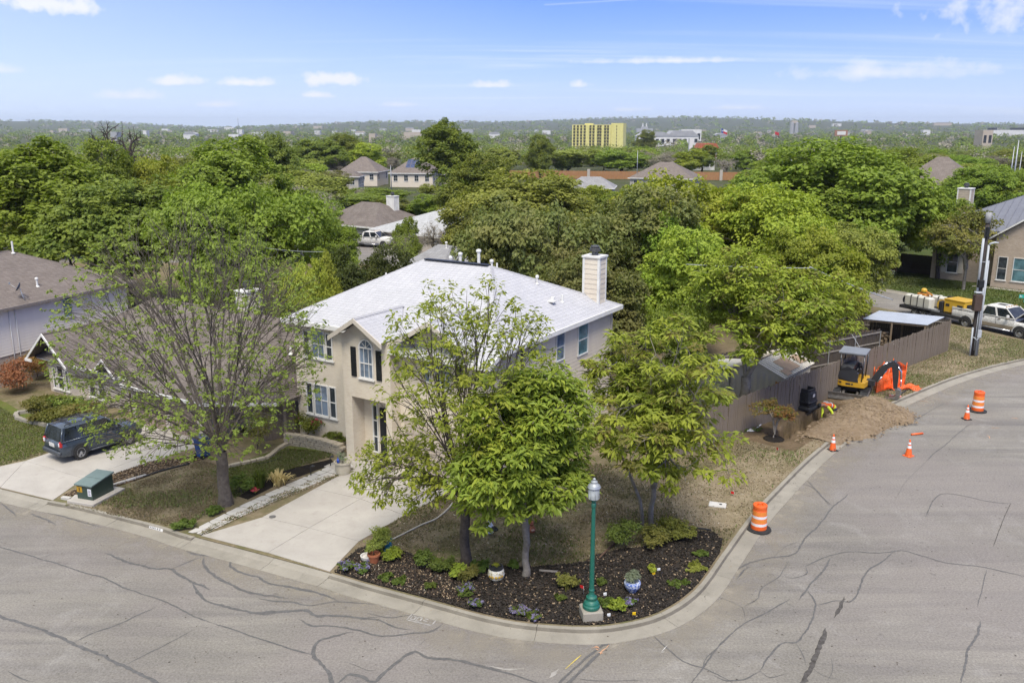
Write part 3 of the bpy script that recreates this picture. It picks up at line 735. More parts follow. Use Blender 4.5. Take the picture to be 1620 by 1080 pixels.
seams=[(c1((540,370),(620,405),(700,430),(780,452),(880,452),(920,490),(990,522),(1080,556)),.13),(c1((990,522),(1000,560),(1060,612),(1200,655),(1330,678),(1480,668),(1570,658),(1620,690)),.13),
 (c1((880,452),(960,415),(1040,385)),.08),(c1((950,358),(1040,385),(1110,385),(1175,405),(1190,440),(1280,485),(1330,495),(1380,530),(1480,545),(1620,572)),.12),
 (c1((1040,390),(1060,450),(1120,500),(1200,535),(1280,570),(1400,590),(1478,603)),.13),(c1((1320,603),(1400,615),(1490,620),(1575,640),(1620,636)),.09),
 (c1((-60,325),(0,340),(90,365),(200,398),(330,436),(430,470),(510,490),(620,540),(760,592),(900,648),(1000,695),(1090,728)),.07),(c1((1090,728),(1240,775),(1400,830),(1500,862),(1600,890)),.06),
 (c1((-80,655),(0,688),(110,728),(250,785),(370,832),(500,888),(640,950),(760,1000),(860,1045),(960,1090)),.14),(c1((370,830),(480,780),(600,740),(700,690),(800,645)),.07),(c1((640,945),(720,905),(850,840),(990,765)),.05),
 (c1((200,150),(300,178),(400,205),(520,238)),.07),(c1((150,165),(210,190),(285,228)),.1),(c1((0,110),(40,145),(85,185)),.08),(c1((215,395),(285,367)),.05),(c1((40,970),(90,1005),(160,1030)),.06),
 (c2((125,260),(260,280),(400,310),(500,340),(550,362)),.12),(c2((350,400),(450,380),(550,368),(650,375),(800,385)),.06),(c2((0,440),(120,435),(340,420),(410,455),(560,465),(690,480),(800,470)),.14),
 (c2((340,420),(420,470),(480,462)),.07),(c2((690,482),(800,490),(900,525),(1010,550)),.09),(c2((290,475),(380,520),(500,525),(640,545),(830,590),(1000,570),(1150,553),(1220,505)),.09),
 (c2((640,558),(520,590),(425,620),(385,690),(385,710),(450,780),(490,840),(510,900),(540,960)),.14),(c2((0,592),(120,630),(250,675),(385,708)),.06),
 (c2((540,900),(625,835),(700,850),(790,885),(860,810),(950,735),(1040,692),(1120,725),(1260,738),(1400,765),(1520,800),(1620,835)),.14),(c2((730,440),(870,470),(960,460),(1040,452)),.06),
 (c2((580,750),(680,785),(740,810),(800,800)),.03),(c2((1060,650),(1115,605)),.06),(c2((1120,800),(1150,845)),.08),(c2((1220,505),(1270,485),(1320,505),(1380,525),(1450,550),(1580,585)),.05),
 (c3((0,380),(130,410),(260,450),(380,490),(500,540)),.08),(c3((1090,165),(1150,220),(1240,300),(1320,355),(1420,385),(1520,430),(1620,480)),.08),(c3((1350,490),(1420,390),(1450,320),(1540,240),(1620,160)),.05),(c3((600,450),(720,468),(880,470),(1030,465)),.03),
 (c4((540,0),(640,25),(700,80),(740,115)),.09),(c4((815,60),(745,120),(690,190),(610,270),(570,335),(460,355),(370,375),(300,410)),.11),(c4((360,390),(300,450)),.13),(c4((600,275),(530,300),(470,350)),.04),
 (c4((620,390),(720,345),(820,325),(960,330),(1060,320),(1140,340),(1260,375),(1400,390),(1520,415),(1640,440)),.09),(c4((735,355),(700,415),(630,480),(590,545)),.12),(c4((1020,325),(960,375),(900,410),(880,450),(835,545),(760,550),(665,570)),.1),
 (c4((630,500),(665,565),(650,640),(610,700),(575,740),(510,745),(450,810),(410,870)),.1),(c4((550,540),(440,605),(330,660),(260,715),(200,780),(160,840),(90,930)),.08),(c4((540,370),(500,435),(420,490),(400,540),(340,575)),.06),(c4((620,390),(625,425),(560,445),(510,435)),.07),
 (c4((575,740),(610,800),(620,840)),.06),(c4((410,870),(340,905),(260,915),(200,890)),.1),(c4((410,870),(460,900),(540,880)),.07),(c4((1170,165),(1200,100),(1250,60),(1350,70),(1460,95),(1560,105)),.07),(c4((1450,405),(1430,490),(1405,580)),.05),(c4((1420,640),(1405,700),(1365,770),(1345,870),(1330,930)),.12),
 (c4((740,810),(745,870),(720,920)),.04),(c4((640,850),(700,890),(780,910)),.04),(c4((200,525),(260,545),(330,580),(345,640)),.03),
 (c5((915,360),(980,310),(1070,255),(1135,220)),.06),(c5((1030,570),(1060,535),(1150,465),(1250,380),(1300,345)),.07),(c5((290,685),(340,740),(430,845)),.09),(c5((840,800),(900,700),(1000,600),(1060,540)),.02)]
for pts,w in seams: ribbon(pts,w*(.7 if pts[0][0]>1000 else 1))
# wide grassy joint down the middle of the side street, trench patch by the kerb
for pts,w in ((c4((795,530),(775,580),(750,625)),.14),(c4((715,675),(690,740),(655,820),(615,920),(580,1000)),.2),(c4((1560,100),(1520,190),(1480,300)),.03)): ribbon(pts,w,'open_joint',CRK,.006,.1,.2)
for pts,w in ((c3((830,215),(720,290),(610,385),(500,490),(440,560)),.1),(c3((790,270),(690,360),(560,485),(480,570)),.12),(c3((850,208),(770,250)),.34)): ribbon(pts,w,'trench_patch',TAR,.006,.1,.12)
YEL=M('paint_yellow',(.62,.47,.06),(.42,.34,.12),9,.8); ORG=M('paint_orange',(.62,.27,.11),(.36,.26,.19),7,.8,lo=.3,hi=.6); WHP=M('paint_white',(.62,.61,.58),(.4,.39,.37),9,.8)
ribbon(c3((545,393),(600,345),(645,305)),.09,'painted_line',YEL,.007,.15,.05)
for a in (c3((715,262),(745,248),(770,262)),c3((770,300),(790,275),(825,240)),c3((755,285),(790,290)),c3((740,262),(760,275))): ribbon(a,.12,'painted_mark',ORG,.008,.15,.3)
for a in (c3((1160,285),(1180,262),(1200,240)),c3((1160,288),(1180,282))): ribbon(a,.05,'painted_mark',WHP,.007,.15,.05)
for a in (c5((1540,310),(1580,312)),c5((1390,415),(1410,435)),c5((970,205),(1030,215)),c5((1420,370),(1470,372))): ribbon(a,.16,'painted_mark',ORG,.007,.2,.4)
# pale wash marks where concrete was spilt
WASH=M('pale_wash',(.33,.31,.28),(.24,.225,.205),6,.95)
ribbon(c3((60,375),(150,395),(280,395)),.16,'pale_wash',WASH,.0035,.15,.15); ribbon(c3((440,450),(470,425),(505,395)),.24,'pale_wash',WASH,.0035,.15,.1)
# faded house numbers: one stencilled on the kerb face, one painted on the asphalt beside the gutter
DKP=M('paint_dark',(.1,.1,.1),(.16,.16,.155),6,.85)
def kerb_at(px): return min(range(len(KL)),key=lambda i:abs(inproj(KL[i])[0]-px)+(1000 if inproj(KL[i])[1]<700 else 0))
ia,ib=kerb_at(246),kerb_at(268)
def kface(t,z):
    q=KL[ia]+(KL[ib]-KL[ia])*t; n=KN[(ia+ib)//2]; o=.15+.04*(ZK-z)/.095
    return (q+n*(o+.014)) .to_tuple()[:2]+(z+.004,)
mb=MB(); mb.poly([kface(0,.04),kface(1,.04),kface(1,.128),kface(0,.128)]); mb.build('number_plate',WHP,krb)
mb=MB()
for k,t in enumerate((.06,.2,.3,.44,.56,.74)):
    w=(.07,.05,.09,.05,.09,.08)[k]
    q=[kface(t,.055),kface(t+w,.055),kface(t+w*.8,.112),kface(t+w*.1,.112)]
    mb.poly([(x,y,z+.003) for x,y,z in q])
mb.build('faded_digits',DKP,krb)
def mark(c,ang,segs,w,mat,name,z=.009):
    mb=MB(); ca,sa=math.cos(ang),math.sin(ang)
    for (x0,y0,x1,y1) in segs:
        d=Vector((x1-x0,y1-y0)); n=Vector((-d.y,d.x)).normalized()*w/2
        mb.poly([(c.x+(x*ca-y*sa),c.y+(x*sa+y*ca),z) for x,y in ((x0+n.x,y0+n.y),(x0-n.x,y0-n.y),(x1-n.x,y1-n.y),(x1+n.x,y1+n.y))])
    return mb.build(name,mat,road)
c0=G(667,980,0); a0=math.atan2(G(692,980,0).y-G(657,972,0).y,G(692,980,0).x-G(657,972,0).x)
WHF=M('paint_faded',(.40,.385,.365),(.25,.235,.22),7,.9,lo=.35,hi=.6)
mark(c0,a0,[(-.42,-.17,.42,-.17),(.42,-.17,.42,.17),(.42,.17,-.42,.17),(-.42,.17,-.42,-.17)],.04,WHF,'painted_box')
mark(c0,a0,[(-.34,-.09,-.22,-.09),(-.22,-.09,-.22,.09),(-.22,.09,-.34,.09),(-.34,.09,-.34,-.09),(-.15,-.1,-.02,-.1),(-.02,-.1,-.02,.1),(-.02,.1,-.15,.1),(-.15,.1,-.15,-.1),(.06,.09,.18,.09),(.06,-.02,.2,-.02)],.045,WHF,'faded_number')

# sandy dust washed out of the gutter on to the asphalt
def dust():
    m,nt,b=nodes('gutter_dust'); v=geopos(nt); b.inputs['Base Color'].default_value=(.30,.265,.21,1); b.inputs['Roughness'].default_value=.95
    t=nt.nodes.new('ShaderNodeBsdfTransparent'); mx=nt.nodes.new('ShaderNodeMixShader'); at=nt.nodes.new('ShaderNodeAttribute'); at.attribute_name='fade'
    f=ramp(nt,noise(nt,v,1.1,6,.65,.6),.36,.72); mu=nt.nodes.new('ShaderNodeMath'); mu.operation='MULTIPLY'; nt.links.new(f,mu.inputs[0]); nt.links.new(at.outputs['Fac'],mu.inputs[1])
    nt.links.new(mu.outputs[0],mx.inputs[0]); nt.links.new(t.outputs[0],mx.inputs[1]); nt.links.new(b.outputs[0],mx.inputs[2]); nt.links.new(mx.outputs[0],nt.nodes['Material Output'].inputs['Surface'])
    mb=MB(); vs=[]; fd=[]; idx=range(0,len(KL),2)
    for i in idx:
        for o,a in ((.70,.95),(1.2,.75),(2.3,0)): q=KL[i]+KN[i]*o; vs.append((q.x,q.y,.0022)); fd.append(a)
    n=len(vs)//3; mb.add(vs,[(k*3+j,k*3+j+1,(k+1)*3+j+1,(k+1)*3+j) for k in range(n-1) for j in range(2)])
    me=mb.mesh('gutter_dust',m); a=me.attributes.new('fade','FLOAT','POINT'); a.data.foreach_set('value',fd); link('gutter_dust',me,road)
dust()
# ------------------------------------------------------------------ houses
BRICK=Mbrick('brick_cream',(.63,.56,.45),(.58,.50,.385),(.62,.57,.49))
BRICKT=Mbrick('brick_tan',(.42,.33,.25),(.34,.26,.19),(.46,.42,.37))
BRICKP=Mbrick('brick_pale',(.50,.44,.375),(.43,.37,.31),(.52,.48,.43))
SIDING=M('siding_cream',(.62,.55,.45),(.57,.5,.41),1.2,.7); SIDEW=M('siding_white',(.75,.69,.60),(.69,.63,.55),1.0,.65)
TRIM=M('trim_white',(.68,.67,.64),(.58,.565,.53),2,.6); TRIMC=M('trim_cream',(.55,.50,.42),(.48,.43,.36),2,.6)
STUCCO=M('stucco_pale',(.44,.41,.36),(.38,.35,.31),2,.9,0,.3,20)
DOORP=M('garage_door_cream',(.46,.40,.33),(.42,.36,.3),2,.6); DOORT=M('garage_door_tan',(.30,.235,.19),(.26,.2,.165),2,.6)
DARK=M('dark_paint',(.02,.022,.024),(.012,.013,.015),4,.5); BLACK=M('black_rubber',(.018,.018,.019),(.03,.03,.03),6,.8)
GLASS=Mglass('window_glass',(.022,.028,.034)); GLASSC=Mglass('window_curtain',(.10,.13,.17),.12); GLASST=Mglass('window_teal',(.06,.12,.135),.1)
RWHITE=Mshingle('shingle_white',(.44,.435,.445),(.40,.395,.41),(.36,.36,.37))
RBROWN=Mshingle('shingle_brown',(.155,.13,.115),(.115,.096,.085),(.20,.175,.155))
RTAUPE=Mshingle('shingle_taupe',(.19,.16,.14),(.15,.125,.11),(.13,.11,.095))
RGREY=Mshingle('shingle_grey',(.27,.265,.265),(.22,.215,.215),(.19,.18,.175))
RLIGHT=Mshingle('shingle_lightgrey',(.42,.42,.42),(.35,.35,.35),(.28,.28,.28))
STEEL=M('galvanised',(.42,.43,.45),(.34,.35,.37),5,.45,.5); ALU=M('roof_metal_blue',(.17,.175,.205),(.15,.155,.185),2,.5,.2)
STONE=M('stone_cream',(.42,.365,.28),(.31,.265,.2),4,.9,0,.5,12); SOOT=M('flue_metal',(.12,.12,.12),(.07,.07,.07),5,.5,.6)
def courses(mb,uvs,e0,e1,t0,t1,ch=.19,th=.007,mi=0):
    """one roof slope, laid in lapped courses from the eave e0-e1 to the ridge t0-t1 (t0==t1 for a hip end)"""
    e0,e1,t0,t1=map(Vector,(e0,e1,t0,t1)); Ls=((t0+t1)/2-(e0+e1)/2).length; n=max(1,round(Ls/ch))
    N=(e1-e0).cross(t0-e0); N=N.normalized() if N.length>1e-9 else Vector((0,0,1))
    if N.z<0: N=-N
    ax=(e1-e0).normalized()
    for i in range(n):
        a,b=i/n,(i+1)/n
        p=[e0.lerp(t0,a)+N*th,e1.lerp(t1,a)+N*th,e1.lerp(t1,b)+N*.002,e0.lerp(t0,b)+N*.002]
        lo=[e0.lerp(t0,a),e1.lerp(t1,a)]
        flip=((p[1]-p[0]).cross(p[3]-p[0])).z<0
        vs=p+lo; fs=[(0,1,2,3),(4,5,1,0)]
        if flip: fs=[f[::-1] for f in fs]
        mb.add(vs,fs,mi)
        U=[(q-e0).dot(ax) for q in vs]; V=[i+.001,i+.001,i+.999,i+.999,i+.001,i+.001]
        for f in fs:
            for k in f: uvs.append((U[k]+i*.17,V[k]))
def roof_mesh(name,mat,slopes,parent,ch=.19):
    mb=MB(); uvs=[]
    for s in slopes: courses(mb,uvs,*s,ch=ch)
    me=mb.mesh(name,mat); ul=me.uv_layers.new(name='UVMap'); ul.data.foreach_set('uv',np.array(uvs,np.float32).ravel())
    return link(name,me,parent)
def hipcaps(parent,lines,mat,w=.11):
    for a,b in lines:
        mb=MB()
        a,b=Vector(a),Vector(b); t=(b-a).normalized(); s=t.cross(Vector((0,0,1))).normalized(); u=Vector((0,0,1))
        n=max(1,int((b-a).length/.3))
        for i in range(n):
            p=a.lerp(b,i/n); q=a.lerp(b,(i+1.1)/n if i<n-1 else 1)
            vs=[p+s*w-u*.03,p+u*.028,p-s*w-u*.03,q+s*w-u*.045,q+u*.016,q-s*w-u*.045]
            mb.add(vs,[(0,1,4,3),(1,2,5,4),(0,3,5,2),(0,2,1)],0)
        mb.build('ridge_caps',mat,parent)
def window(parent,face,u,z0,z1,w,at,glass=GLASS,arch=False,mull=1,cols=1,sill=True,trim=TRIM):
    """window on a wall. face 'f': wall facing -y at y=at, u=x centre; face 'r': wall facing +x at x=at, u=y centre; 'b','l' the others"""
    def T(a,d,z):   # a along wall, d outwards
        return {'f':(u+a,at-d,z),'r':(at+d,u+a,z),'b':(u-a,at+d,z),'l':(at-d,u-a,z)}[face]
    def bx(mb,a0,a1,d0,d1,za,zb):
        vs=[T(a,d,z) for z in (za,zb) for a,d in ((a0,d0),(a1,d0),(a1,d1),(a0,d1))]
        mb.add(vs,[(0,1,2,3),(7,6,5,4),(4,5,1,0),(5,6,2,1),(6,7,3,2),(7,4,0,3)])
    mb=MB(); f=.055; h=w/2
    bx(mb,-h,-h+f,-.02,.05,z0,z1); bx(mb,h-f,h,-.02,.05,z0,z1); bx(mb,-h+f,h-f,-.02,.05,z0,z0+f)
    if not arch: bx(mb,-h+f,h-f,-.02,.05,z1-f,z1)
    else:
        n=10
        for k in range(n):
            a0,a1=math.pi*k/n,math.pi*(k+1)/n
            q=[(math.cos(a0)*h,z1+math.sin(a0)*h),(math.cos(a1)*h,z1+math.sin(a1)*h),(math.cos(a1)*(h-f),z1+math.sin(a1)*(h-f)),(math.cos(a0)*(h-f),z1+math.sin(a0)*(h-f))]
            vs=[T(a,d,z) for d in (.05,-.02) for a,z in q]
            mb.add(vs,[(0,1,2,3),(7,6,5,4),(0,4,5,1),(1,5,6,2),(2,6,7,3),(3,7,4,0)])
        bx(mb,-h+f,h-f,-.015,.04,z1-.025,z1+.025)
        for k in (1,2,3):
            a=math.pi*k/4; c,s=math.cos(a),math.sin(a); r=h-f
            vs=[T(x,d,z) for d in (.03,-.01) for x,z in ((-s*.013,z1+c*.0+.02),(s*.013,z1+.02),(c*r+s*.013,z1+s*r),(c*r-s*.013,z1+s*r))]
            mb.add(vs,[(0,1,2,3),(7,6,5,4),(0,4,5,1),(1,5,6,2),(2,6,7,3),(3,7,4,0)])
    for k in range(mull): z=z0+(z1-z0)*(k+1)/(mull+1); bx(mb,-h+f,h-f,-.015,.035,z-.022,z+.022)
    for k in range(cols-1): a=-h+w*(k+1)/cols; bx(mb,a-.012,a+.012,-.012,.028,z0+f,z1-(0 if arch else f))
    if sill: bx(mb,-h-.06,h+.06,-.02,.085,z0-.06,z0-.002)
    fr=mb.build('window',trim,parent)
    pm=MB()
    if arch:
        n=14; pts=[T(-h+.03,.008,z0+.03),T(h-.03,.008,z0+.03)]+[T(math.cos(math.pi*k/n)*(h-.02),.008,z1+math.sin(math.pi*k/n)*(h-.02)) for k in range(n+1)]
        pm.poly(pts)
    else: pm.poly([T(-h+.03,.008,z0+.03),T(h-.03,.008,z0+.03),T(h-.03,.008,z1-.03),T(-h+.03,.008,z1-.03)])
    pm.build('pane',glass,fr); return fr
def boards(parent,name,mat,face,at,u0,u1,z0,z1,bh=.19,top=None):
    """lapped siding: each board a part; top(u) limits the height (gable ends)"""
    n=round((z1-z0)/bh); bh=(z1-z0)/n; me=None
    for k in range(n):
        za,zb=z0+k*bh,z0+(k+1)*bh
        if me is None:
            mb=MB(); L=u1-u0
            def T(a,d,z): return {'f':(a,-d,z),'r':(d,a,z),'l':(-d,L-a,z)}[face]
            vs=[T(a,d,z) for a in (0,L) for d,z in ((0,0),(.024,0),(.01,bh+.012),(0,bh+.012))]
            mb.add(vs,[(0,1,5,4),(1,2,6,5),(2,3,7,6),(0,3,2,1),(4,5,6,7)]); me=mb.mesh(name,mat)
        o=link(name,me,parent,{'f':(u0,at,za),'r':(at,u0,za),'l':(at,u0,za)}[face])
def pipe_vent(parent,x,y,z,h=.5,r=.05,name='vent_pipe',mat=TRIM,cap=False):
    mb=MB(); mb.lathe([(r*2.2,0),(r*1.1,.07),(r,.09),(r,h)],10,(x,y,z-.06))
    if cap: mb.lathe([(r*1.5,h),(r*1.7,h+.05),(r*1.5,h+.12),(r*.3,h+.15)],10,(x,y,z-.06))
    mb.build(name,mat,parent)
def chimney(parent,x,y,z0,z1,w,d,boards_=True,mat=SIDING,name='chimney',flue=True):
    mb=MB(); mb.box(x-w/2,x+w/2,y-d/2,y+d/2,z0,z1); ch=mb.build(name,mat,parent)
    tm=MB(); t=.06
    for sx in (-1,1):
        for sy in (-1,1): tm.cbox((x+sx*(w/2-.03),y+sy*(d/2-.03),(z0+z1)/2),(.12,.12,z1-z0-.01))
    tm.cbox((x,y,z1+.03),(w+.14,d+.14,.09)); tm.build('chimney_trim',TRIM,ch)
    if boards_:
        bm_=MB(); n=int((z1-z0)/.24)
        for k in range(n):
            z=z0+k*.24
            vs=[]
            for (sx,sy) in ((-1,-1),(1,-1),(1,1),(-1,1)):
                vs+= [(x+sx*(w/2+.022),y+sy*(d/2+.022),z),(x+sx*(w/2+.006),y+sy*(d/2+.006),z+.236)]
            bm_.add(vs,[(0,2,3,1),(2,4,5,3),(4,6,7,5),(6,0,1,7)]+[(0,6,4,2)])
        bm_.build('chimney_boards',mat,ch)
    if flue:
        fm=MB(); fm.lathe([(.17,z1+.07),(.15,z1+.22),(.15,z1+.24),(.27,z1+.27),(.27,z1+.40),(.2,z1+.44),(.2,z1+.48),(.24,z1+.5),(.1,z1+.56)],16,(x,y,0)); fm.build('flue_cap',SOOT,ch)
    return ch
def fascia(parent,lines,mat=TRIM,h=.2,t=.07,name='gutter'):
    for a,b in lines:
        mb=MB()
        a,b=Vector(a),Vector(b); d=b-a; n=Vector((d.y,-d.x,0)).normalized()*t; u=Vector((0,0,h))
        vs=[a,b,b+n,a+n,a-u,b-u,b+n-u,a+n-u]; mb.add(vs,[(0,1,2,3),(7,6,5,4),(0,4,5,1),(1,5,6,2),(2,6,7,3),(3,7,4,0)])
        mb.build(name,mat,parent)
def gable_roof_pts(ac,hw,y0,ybase,yridge,ze,za):
    return [((ac-hw,y0,ze),(ac-hw,ybase,ze),(ac,y0,za),(ac,yridge,za)),((ac+hw,y0,ze),(ac+hw,ybase,ze),(ac,y0,za),(ac,yridge,za))]
def rake(parent,ac,hw,y,ze,za,mat=TRIM,h=.2):
    mb=MB()
    for s in (-1,1):
        a=Vector((ac+s*(hw+.06),y,ze-.03)); b=Vector((ac,y,za+.005)); u=Vector((0,0,-h)); o=Vector((0,-.05,0))
        vs=[a,b,b+o,a+o,a+u,b+u,b+o+u,a+o+u]; mb.add(vs,[(0,1,2,3),(7,6,5,4),(0,4,5,1),(1,5,6,2),(2,6,7,3),(3,7,4,0)])
    return mb.build('rake_board',mat,parent)
# ---- the big white-roofed corner house
EZ=5.86; FL=G(445,503,EZ); AZ=R(32); W_,D_=12.1,11.23; RZ=8.22
hs=thing('corner_house','two-storey cream brick house with pale shingle roof on the street corner','house',(FL.x,FL.y,.09),-AZ)
e=EZ-.09; rz=RZ-.09; SL=(rz-e)/5.6
mb=MB(); mb.box(.4,7.2,.35,10.8,-.3,e-.05); mb.box(7.202,11.74,-.3,10.8,-.3,e-.25)
mb.build('wall',BRICK,hs)
mb=MB()
mb.box(4.55,5.0,-.9,.348,-.3,e-.05); mb.box(6.9,7.199,-.9,.348,-.3,e-.05); mb.box(5.0,6.9,-.9,.348,3.05,e-.05)
mb.extr([(4.55,e-.05),(6.95+.0,e-.05),(5.75,6.55)],-.9,-.7) if False else mb.add([(4.5,-.9,e-.05),(7.0,-.9,e-.05),(5.75,-.9,6.58),(4.5,-.6,e-.05),(7.0,-.6,e-.05),(5.75,-.6,6.58)],[(0,1,2),(5,4,3),(0,2,5,3),(1,4,5,2)])
mb.build('entry_bay',BRICK,hs)
mb=MB(); mb.add([(7.6,-.31,e-.25),(11.0,-.31,e-.25),(9.3,-.31,6.72),(7.6,.2,e-.25),(11.0,.2,e-.25),(9.3,.2,6.72)],[(0,1,2),(5,4,3),(0,2,5,3),(1,4,5,2)]); mb.build('gable_wall',BRICK,hs)
slopes=[((0,0,e),(W_,0,e),(4.1,5.6,rz),(8.0,5.6,rz)),((W_,0,e),(W_,D_,e),(8.0,5.6,rz),(8.0,5.6,rz)),((W_,D_,e),(0,D_,e),(8.0,5.6,rz),(4.1,5.6,rz)),((0,D_,e),(0,0,e),(4.1,5.6,rz),(4.1,5.6,rz)),
 ((7.25,-.85,e-.85*SL),(W_,-.85,e-.85*SL),(7.25,.0,e+.004),(W_,.0,e+.004))]
slopes+=gable_roof_pts(5.7,1.42,-1.35,.05,1.9,e,6.66)+gable_roof_pts(9.3,1.95,-.95,.3,2.6,e-.02,6.86)
roof=roof_mesh('roof',RWHITE,slopes,hs)
hipcaps(hs,[((0,0,e),(4.1,5.6,rz)),((W_,0,e),(8.0,5.6,rz)),((W_,D_,e),(8,5.6,rz)),((0,D_,e),(4.1,5.6,rz)),((5.7,-1.35,6.66),(5.7,1.9,6.66)),((9.3,-.95,6.86),(9.3,2.6,6.86))],RWHITE)
mb=MB(); mb.cbox((6.05,5.6,rz+.03),(3.7,.3,.05)); mb.build('ridge_vent',DARK,hs)
# soffit closes the eaves from below
mb=MB(); mb.box(.02,W_-.02,.02,D_-.02,e-.12,e-.06); mb.box(7.27,W_-.02,-.83,.015,e-.5,e-.44); mb.build('soffit',TRIMC,hs)
fascia(hs,[((0,0,e+.01),(4.3,0,e+.01)),((7.1,-.85,e-.85*SL+.01),(W_+.02,-.85,e-.85*SL+.01)),((W_,0,e+.01),(W_,D_,e+.01)),((W_,-.85,e-.85*SL+.01),(W_,0,e+.01)),((0,D_,e),(0,0,e)),((W_,D_,e),(0,D_,e))])
rake(hs,5.7,1.42,-1.35,e,6.66,TRIMC); rake(hs,9.3,1.95,-.95,e-.02,6.86,TRIMC)
boards(hs,'siding_board',SIDING,'r',11.75,1.9,10.8,.1,e-.14,.185)
mb=MB(); mb.box(11.742,11.80,10.68,10.83,.0,e-.14); mb.box(11.742,11.80,1.80,1.9,0,e-.14); mb.build('corner_trim',TRIMC,hs)
mb=MB(); mb.box(.0,11.7,10.805,10.82,0,e-.1); mb.build('rear_wall',SIDING,hs)
chimney(hs,11.2,9.9,4.6,8.28,.86,.74)
for u,w,c in ((1.55,.5,1),(2.15,.66,2),(2.75,.5,1)):
    pass
for (u,w,z0,z1,gl,c) in ((1.22,.42,4.02,5.3,GLASS,1),(1.92,.85,4.02,5.38,GLASSC,2),(2.62,.42,4.02,5.3,GLASS,1),(1.22,.44,1.25,2.78,GLASS,1),(1.95,.9,1.25,2.78,GLASSC,2),(2.68,.44,1.25,2.78,GLASS,1)):
    window(hs,'f',u,z0,z1,w,.35,gl,cols=c)
window(hs,'f',5.93,3.98,5.32,.78,-.9,GLASSC,arch=True,mull=1,cols=3)
window(hs,'f',9.5,3.98,5.18,.8,-.3,GLASSC,arch=True,mull=1,cols=3)
def shutter(u,z0,z1,w,at):
    mb=MB(); mb.box(u-w/2,u+w/2,at-.045,at-.003,z0,z1)
    for k in range(12):
        z=z0+.08+(z1-z0-.16)*k/12; mb.box(u-w/2+.05,u+w/2-.05,at-.06,at-.043,z,z+.05)
    mb.build('shutter',DARK,hs)
for u in (5.22,6.62): shutter(u,4.0,5.3,.28,-.9)
window(hs,'f',8.72,4.1,5.2,.34,-.3,GLASSC,cols=1,sill=False)
shutter(10.28,4.1,5.2,.3,-.3)
window(hs,'r',5.45,4.15,5.45,.8,11.775,GLASSC,mull=1,sill=False); window(hs,'r',7.65,3.95,5.45,1.05,11.775,GLASST,mull=1,sill=False)
# entry: dark double door, side light
mb=MB(); mb.box(5.002,6.898,-.15,.347,.0,3.04); mb.build('entry_wall',BRICK,hs)
mb=MB(); mb.box(5.95,6.82,-.22,-.153,.05,2.5); dr=mb.build('door',DARK,hs)
mb=MB(); mb.cbox((6.05,-.25,1.1),(.05,.05,.14)); mb.build('handle',STEEL,dr)
window(hs,'f',5.66,.35,2.6,.32,-.15,GLASS,mull=2,sill=False)
mb=MB(); mb.box(4.3,7.19,-2.1,.345,-.2,.06); mb.build('porch_floor',CONC,hs)
mb=MB(); mb.box(7.45,11.3,-.36,-.305,.0,2.25)
for r in range(4):
    for c in range(8): mb.box(7.55+c*.465,7.55+c*.465+.38,-.39,-.355,.1+r*.54,.1+r*.54+.4)
mb.build('garage_door',DOORP,hs)
fascia(hs,[((7.35,-.31,2.42),(11.4,-.31,2.42))],TRIMC,.14,.07,'garage_trim')
mb=MB(); mb.tube([(11.82,2.12,5.5),(11.82,2.12,.2)],.05,6); mb.build('downspout',M('downspout_brown',(.12,.1,.085)),hs)
zr=lambda a,b:e+SL*b
for (x,y,h,r,cap) in ((5.9,6.1,.55,.065,True),(6.9,6.2,.8,.075,True),(7.5,6.4,.42,.06,True),(8.0,6.1,.34,.04,False),(5.1,6.4,.4,.055,True)): pipe_vent(hs,x,y,rz-abs(y-5.6)*SL,h,r,cap=cap)
pipe_vent(hs,2.0,5.2,6.95,.45,.04); pipe_vent(hs,9.6,7.1,7.25,.3,.05,'vent_cap',TRIM,True); pipe_vent(hs,10.9,7.2,6.5,.36,.05); 
mb=MB(); mb.cbox((10.8,6.4,6.62),(.36,.3,.05)); mb.cbox((10.8,6.5,6.72),(.16,.16,.18)); mb.build('roof_vent',TRIM,hs)
# ---- neighbour: single storey, brown roof
NE=2.1; o=G(112,578,NE); nh=thing('neighbour_house','single-storey pale brick house with brown shingle roof behind the bare tree','house',(o.x,o.y,.02),-AZ)
e=NE
mb=MB(); mb.box(-2.9,5.7,.4,9.4,-.3,e-.03); mb.box(5.702,11.0,-.38,9.4,-.3,e-.03); mb.build('wall',BRICKP,nh)
mb=MB(); mb.add([(-3.2,.39,e-.05),(.1,.39,e-.05),(-1.55,.39,3.5),(-3.2,.8,e-.05),(.1,.8,e-.05),(-1.55,.8,3.5)],[(0,1,2),(5,4,3),(0,2,5,3),(1,4,5,2)]); mb.build('gable_wall',BRICKP,nh)
mb=MB(); mb.box(11.002,13.9,1.9,9.3,-.3,e-.03); mb.build('wing_wall',BRICKT,nh)
nr=5.0
sl=[((-3.4,0,e),(5.4,0,e),(.6,5.0,nr),(6.2,5.0,nr)),((5.4,-.76,e),(11.3,-.76,e),(6.2,5.0,nr),(8.4,5.0,nr)),((11.3,-.76,e),(14.4,1.2,e),(8.4,5.0,nr),(10.0,5.6,nr-.15)),((14.4,1.2,e),(14.4,9.8,e),(10.0,5.6,nr-.15),(10.0,5.6,nr-.15)),((14.4,9.8,e),(-3.4,9.8,e),(8.4,5,nr),(.6,5.0,nr)),((-3.4,9.8,e),(-3.4,0,e),(.6,5,nr),(.6,5,nr))]
sl+=gable_roof_pts(-1.6,1.85,-.45,.3,3.2,e,3.72)+gable_roof_pts(3.3,.9,-.3,.3,1.6,e+.05,e+.85)
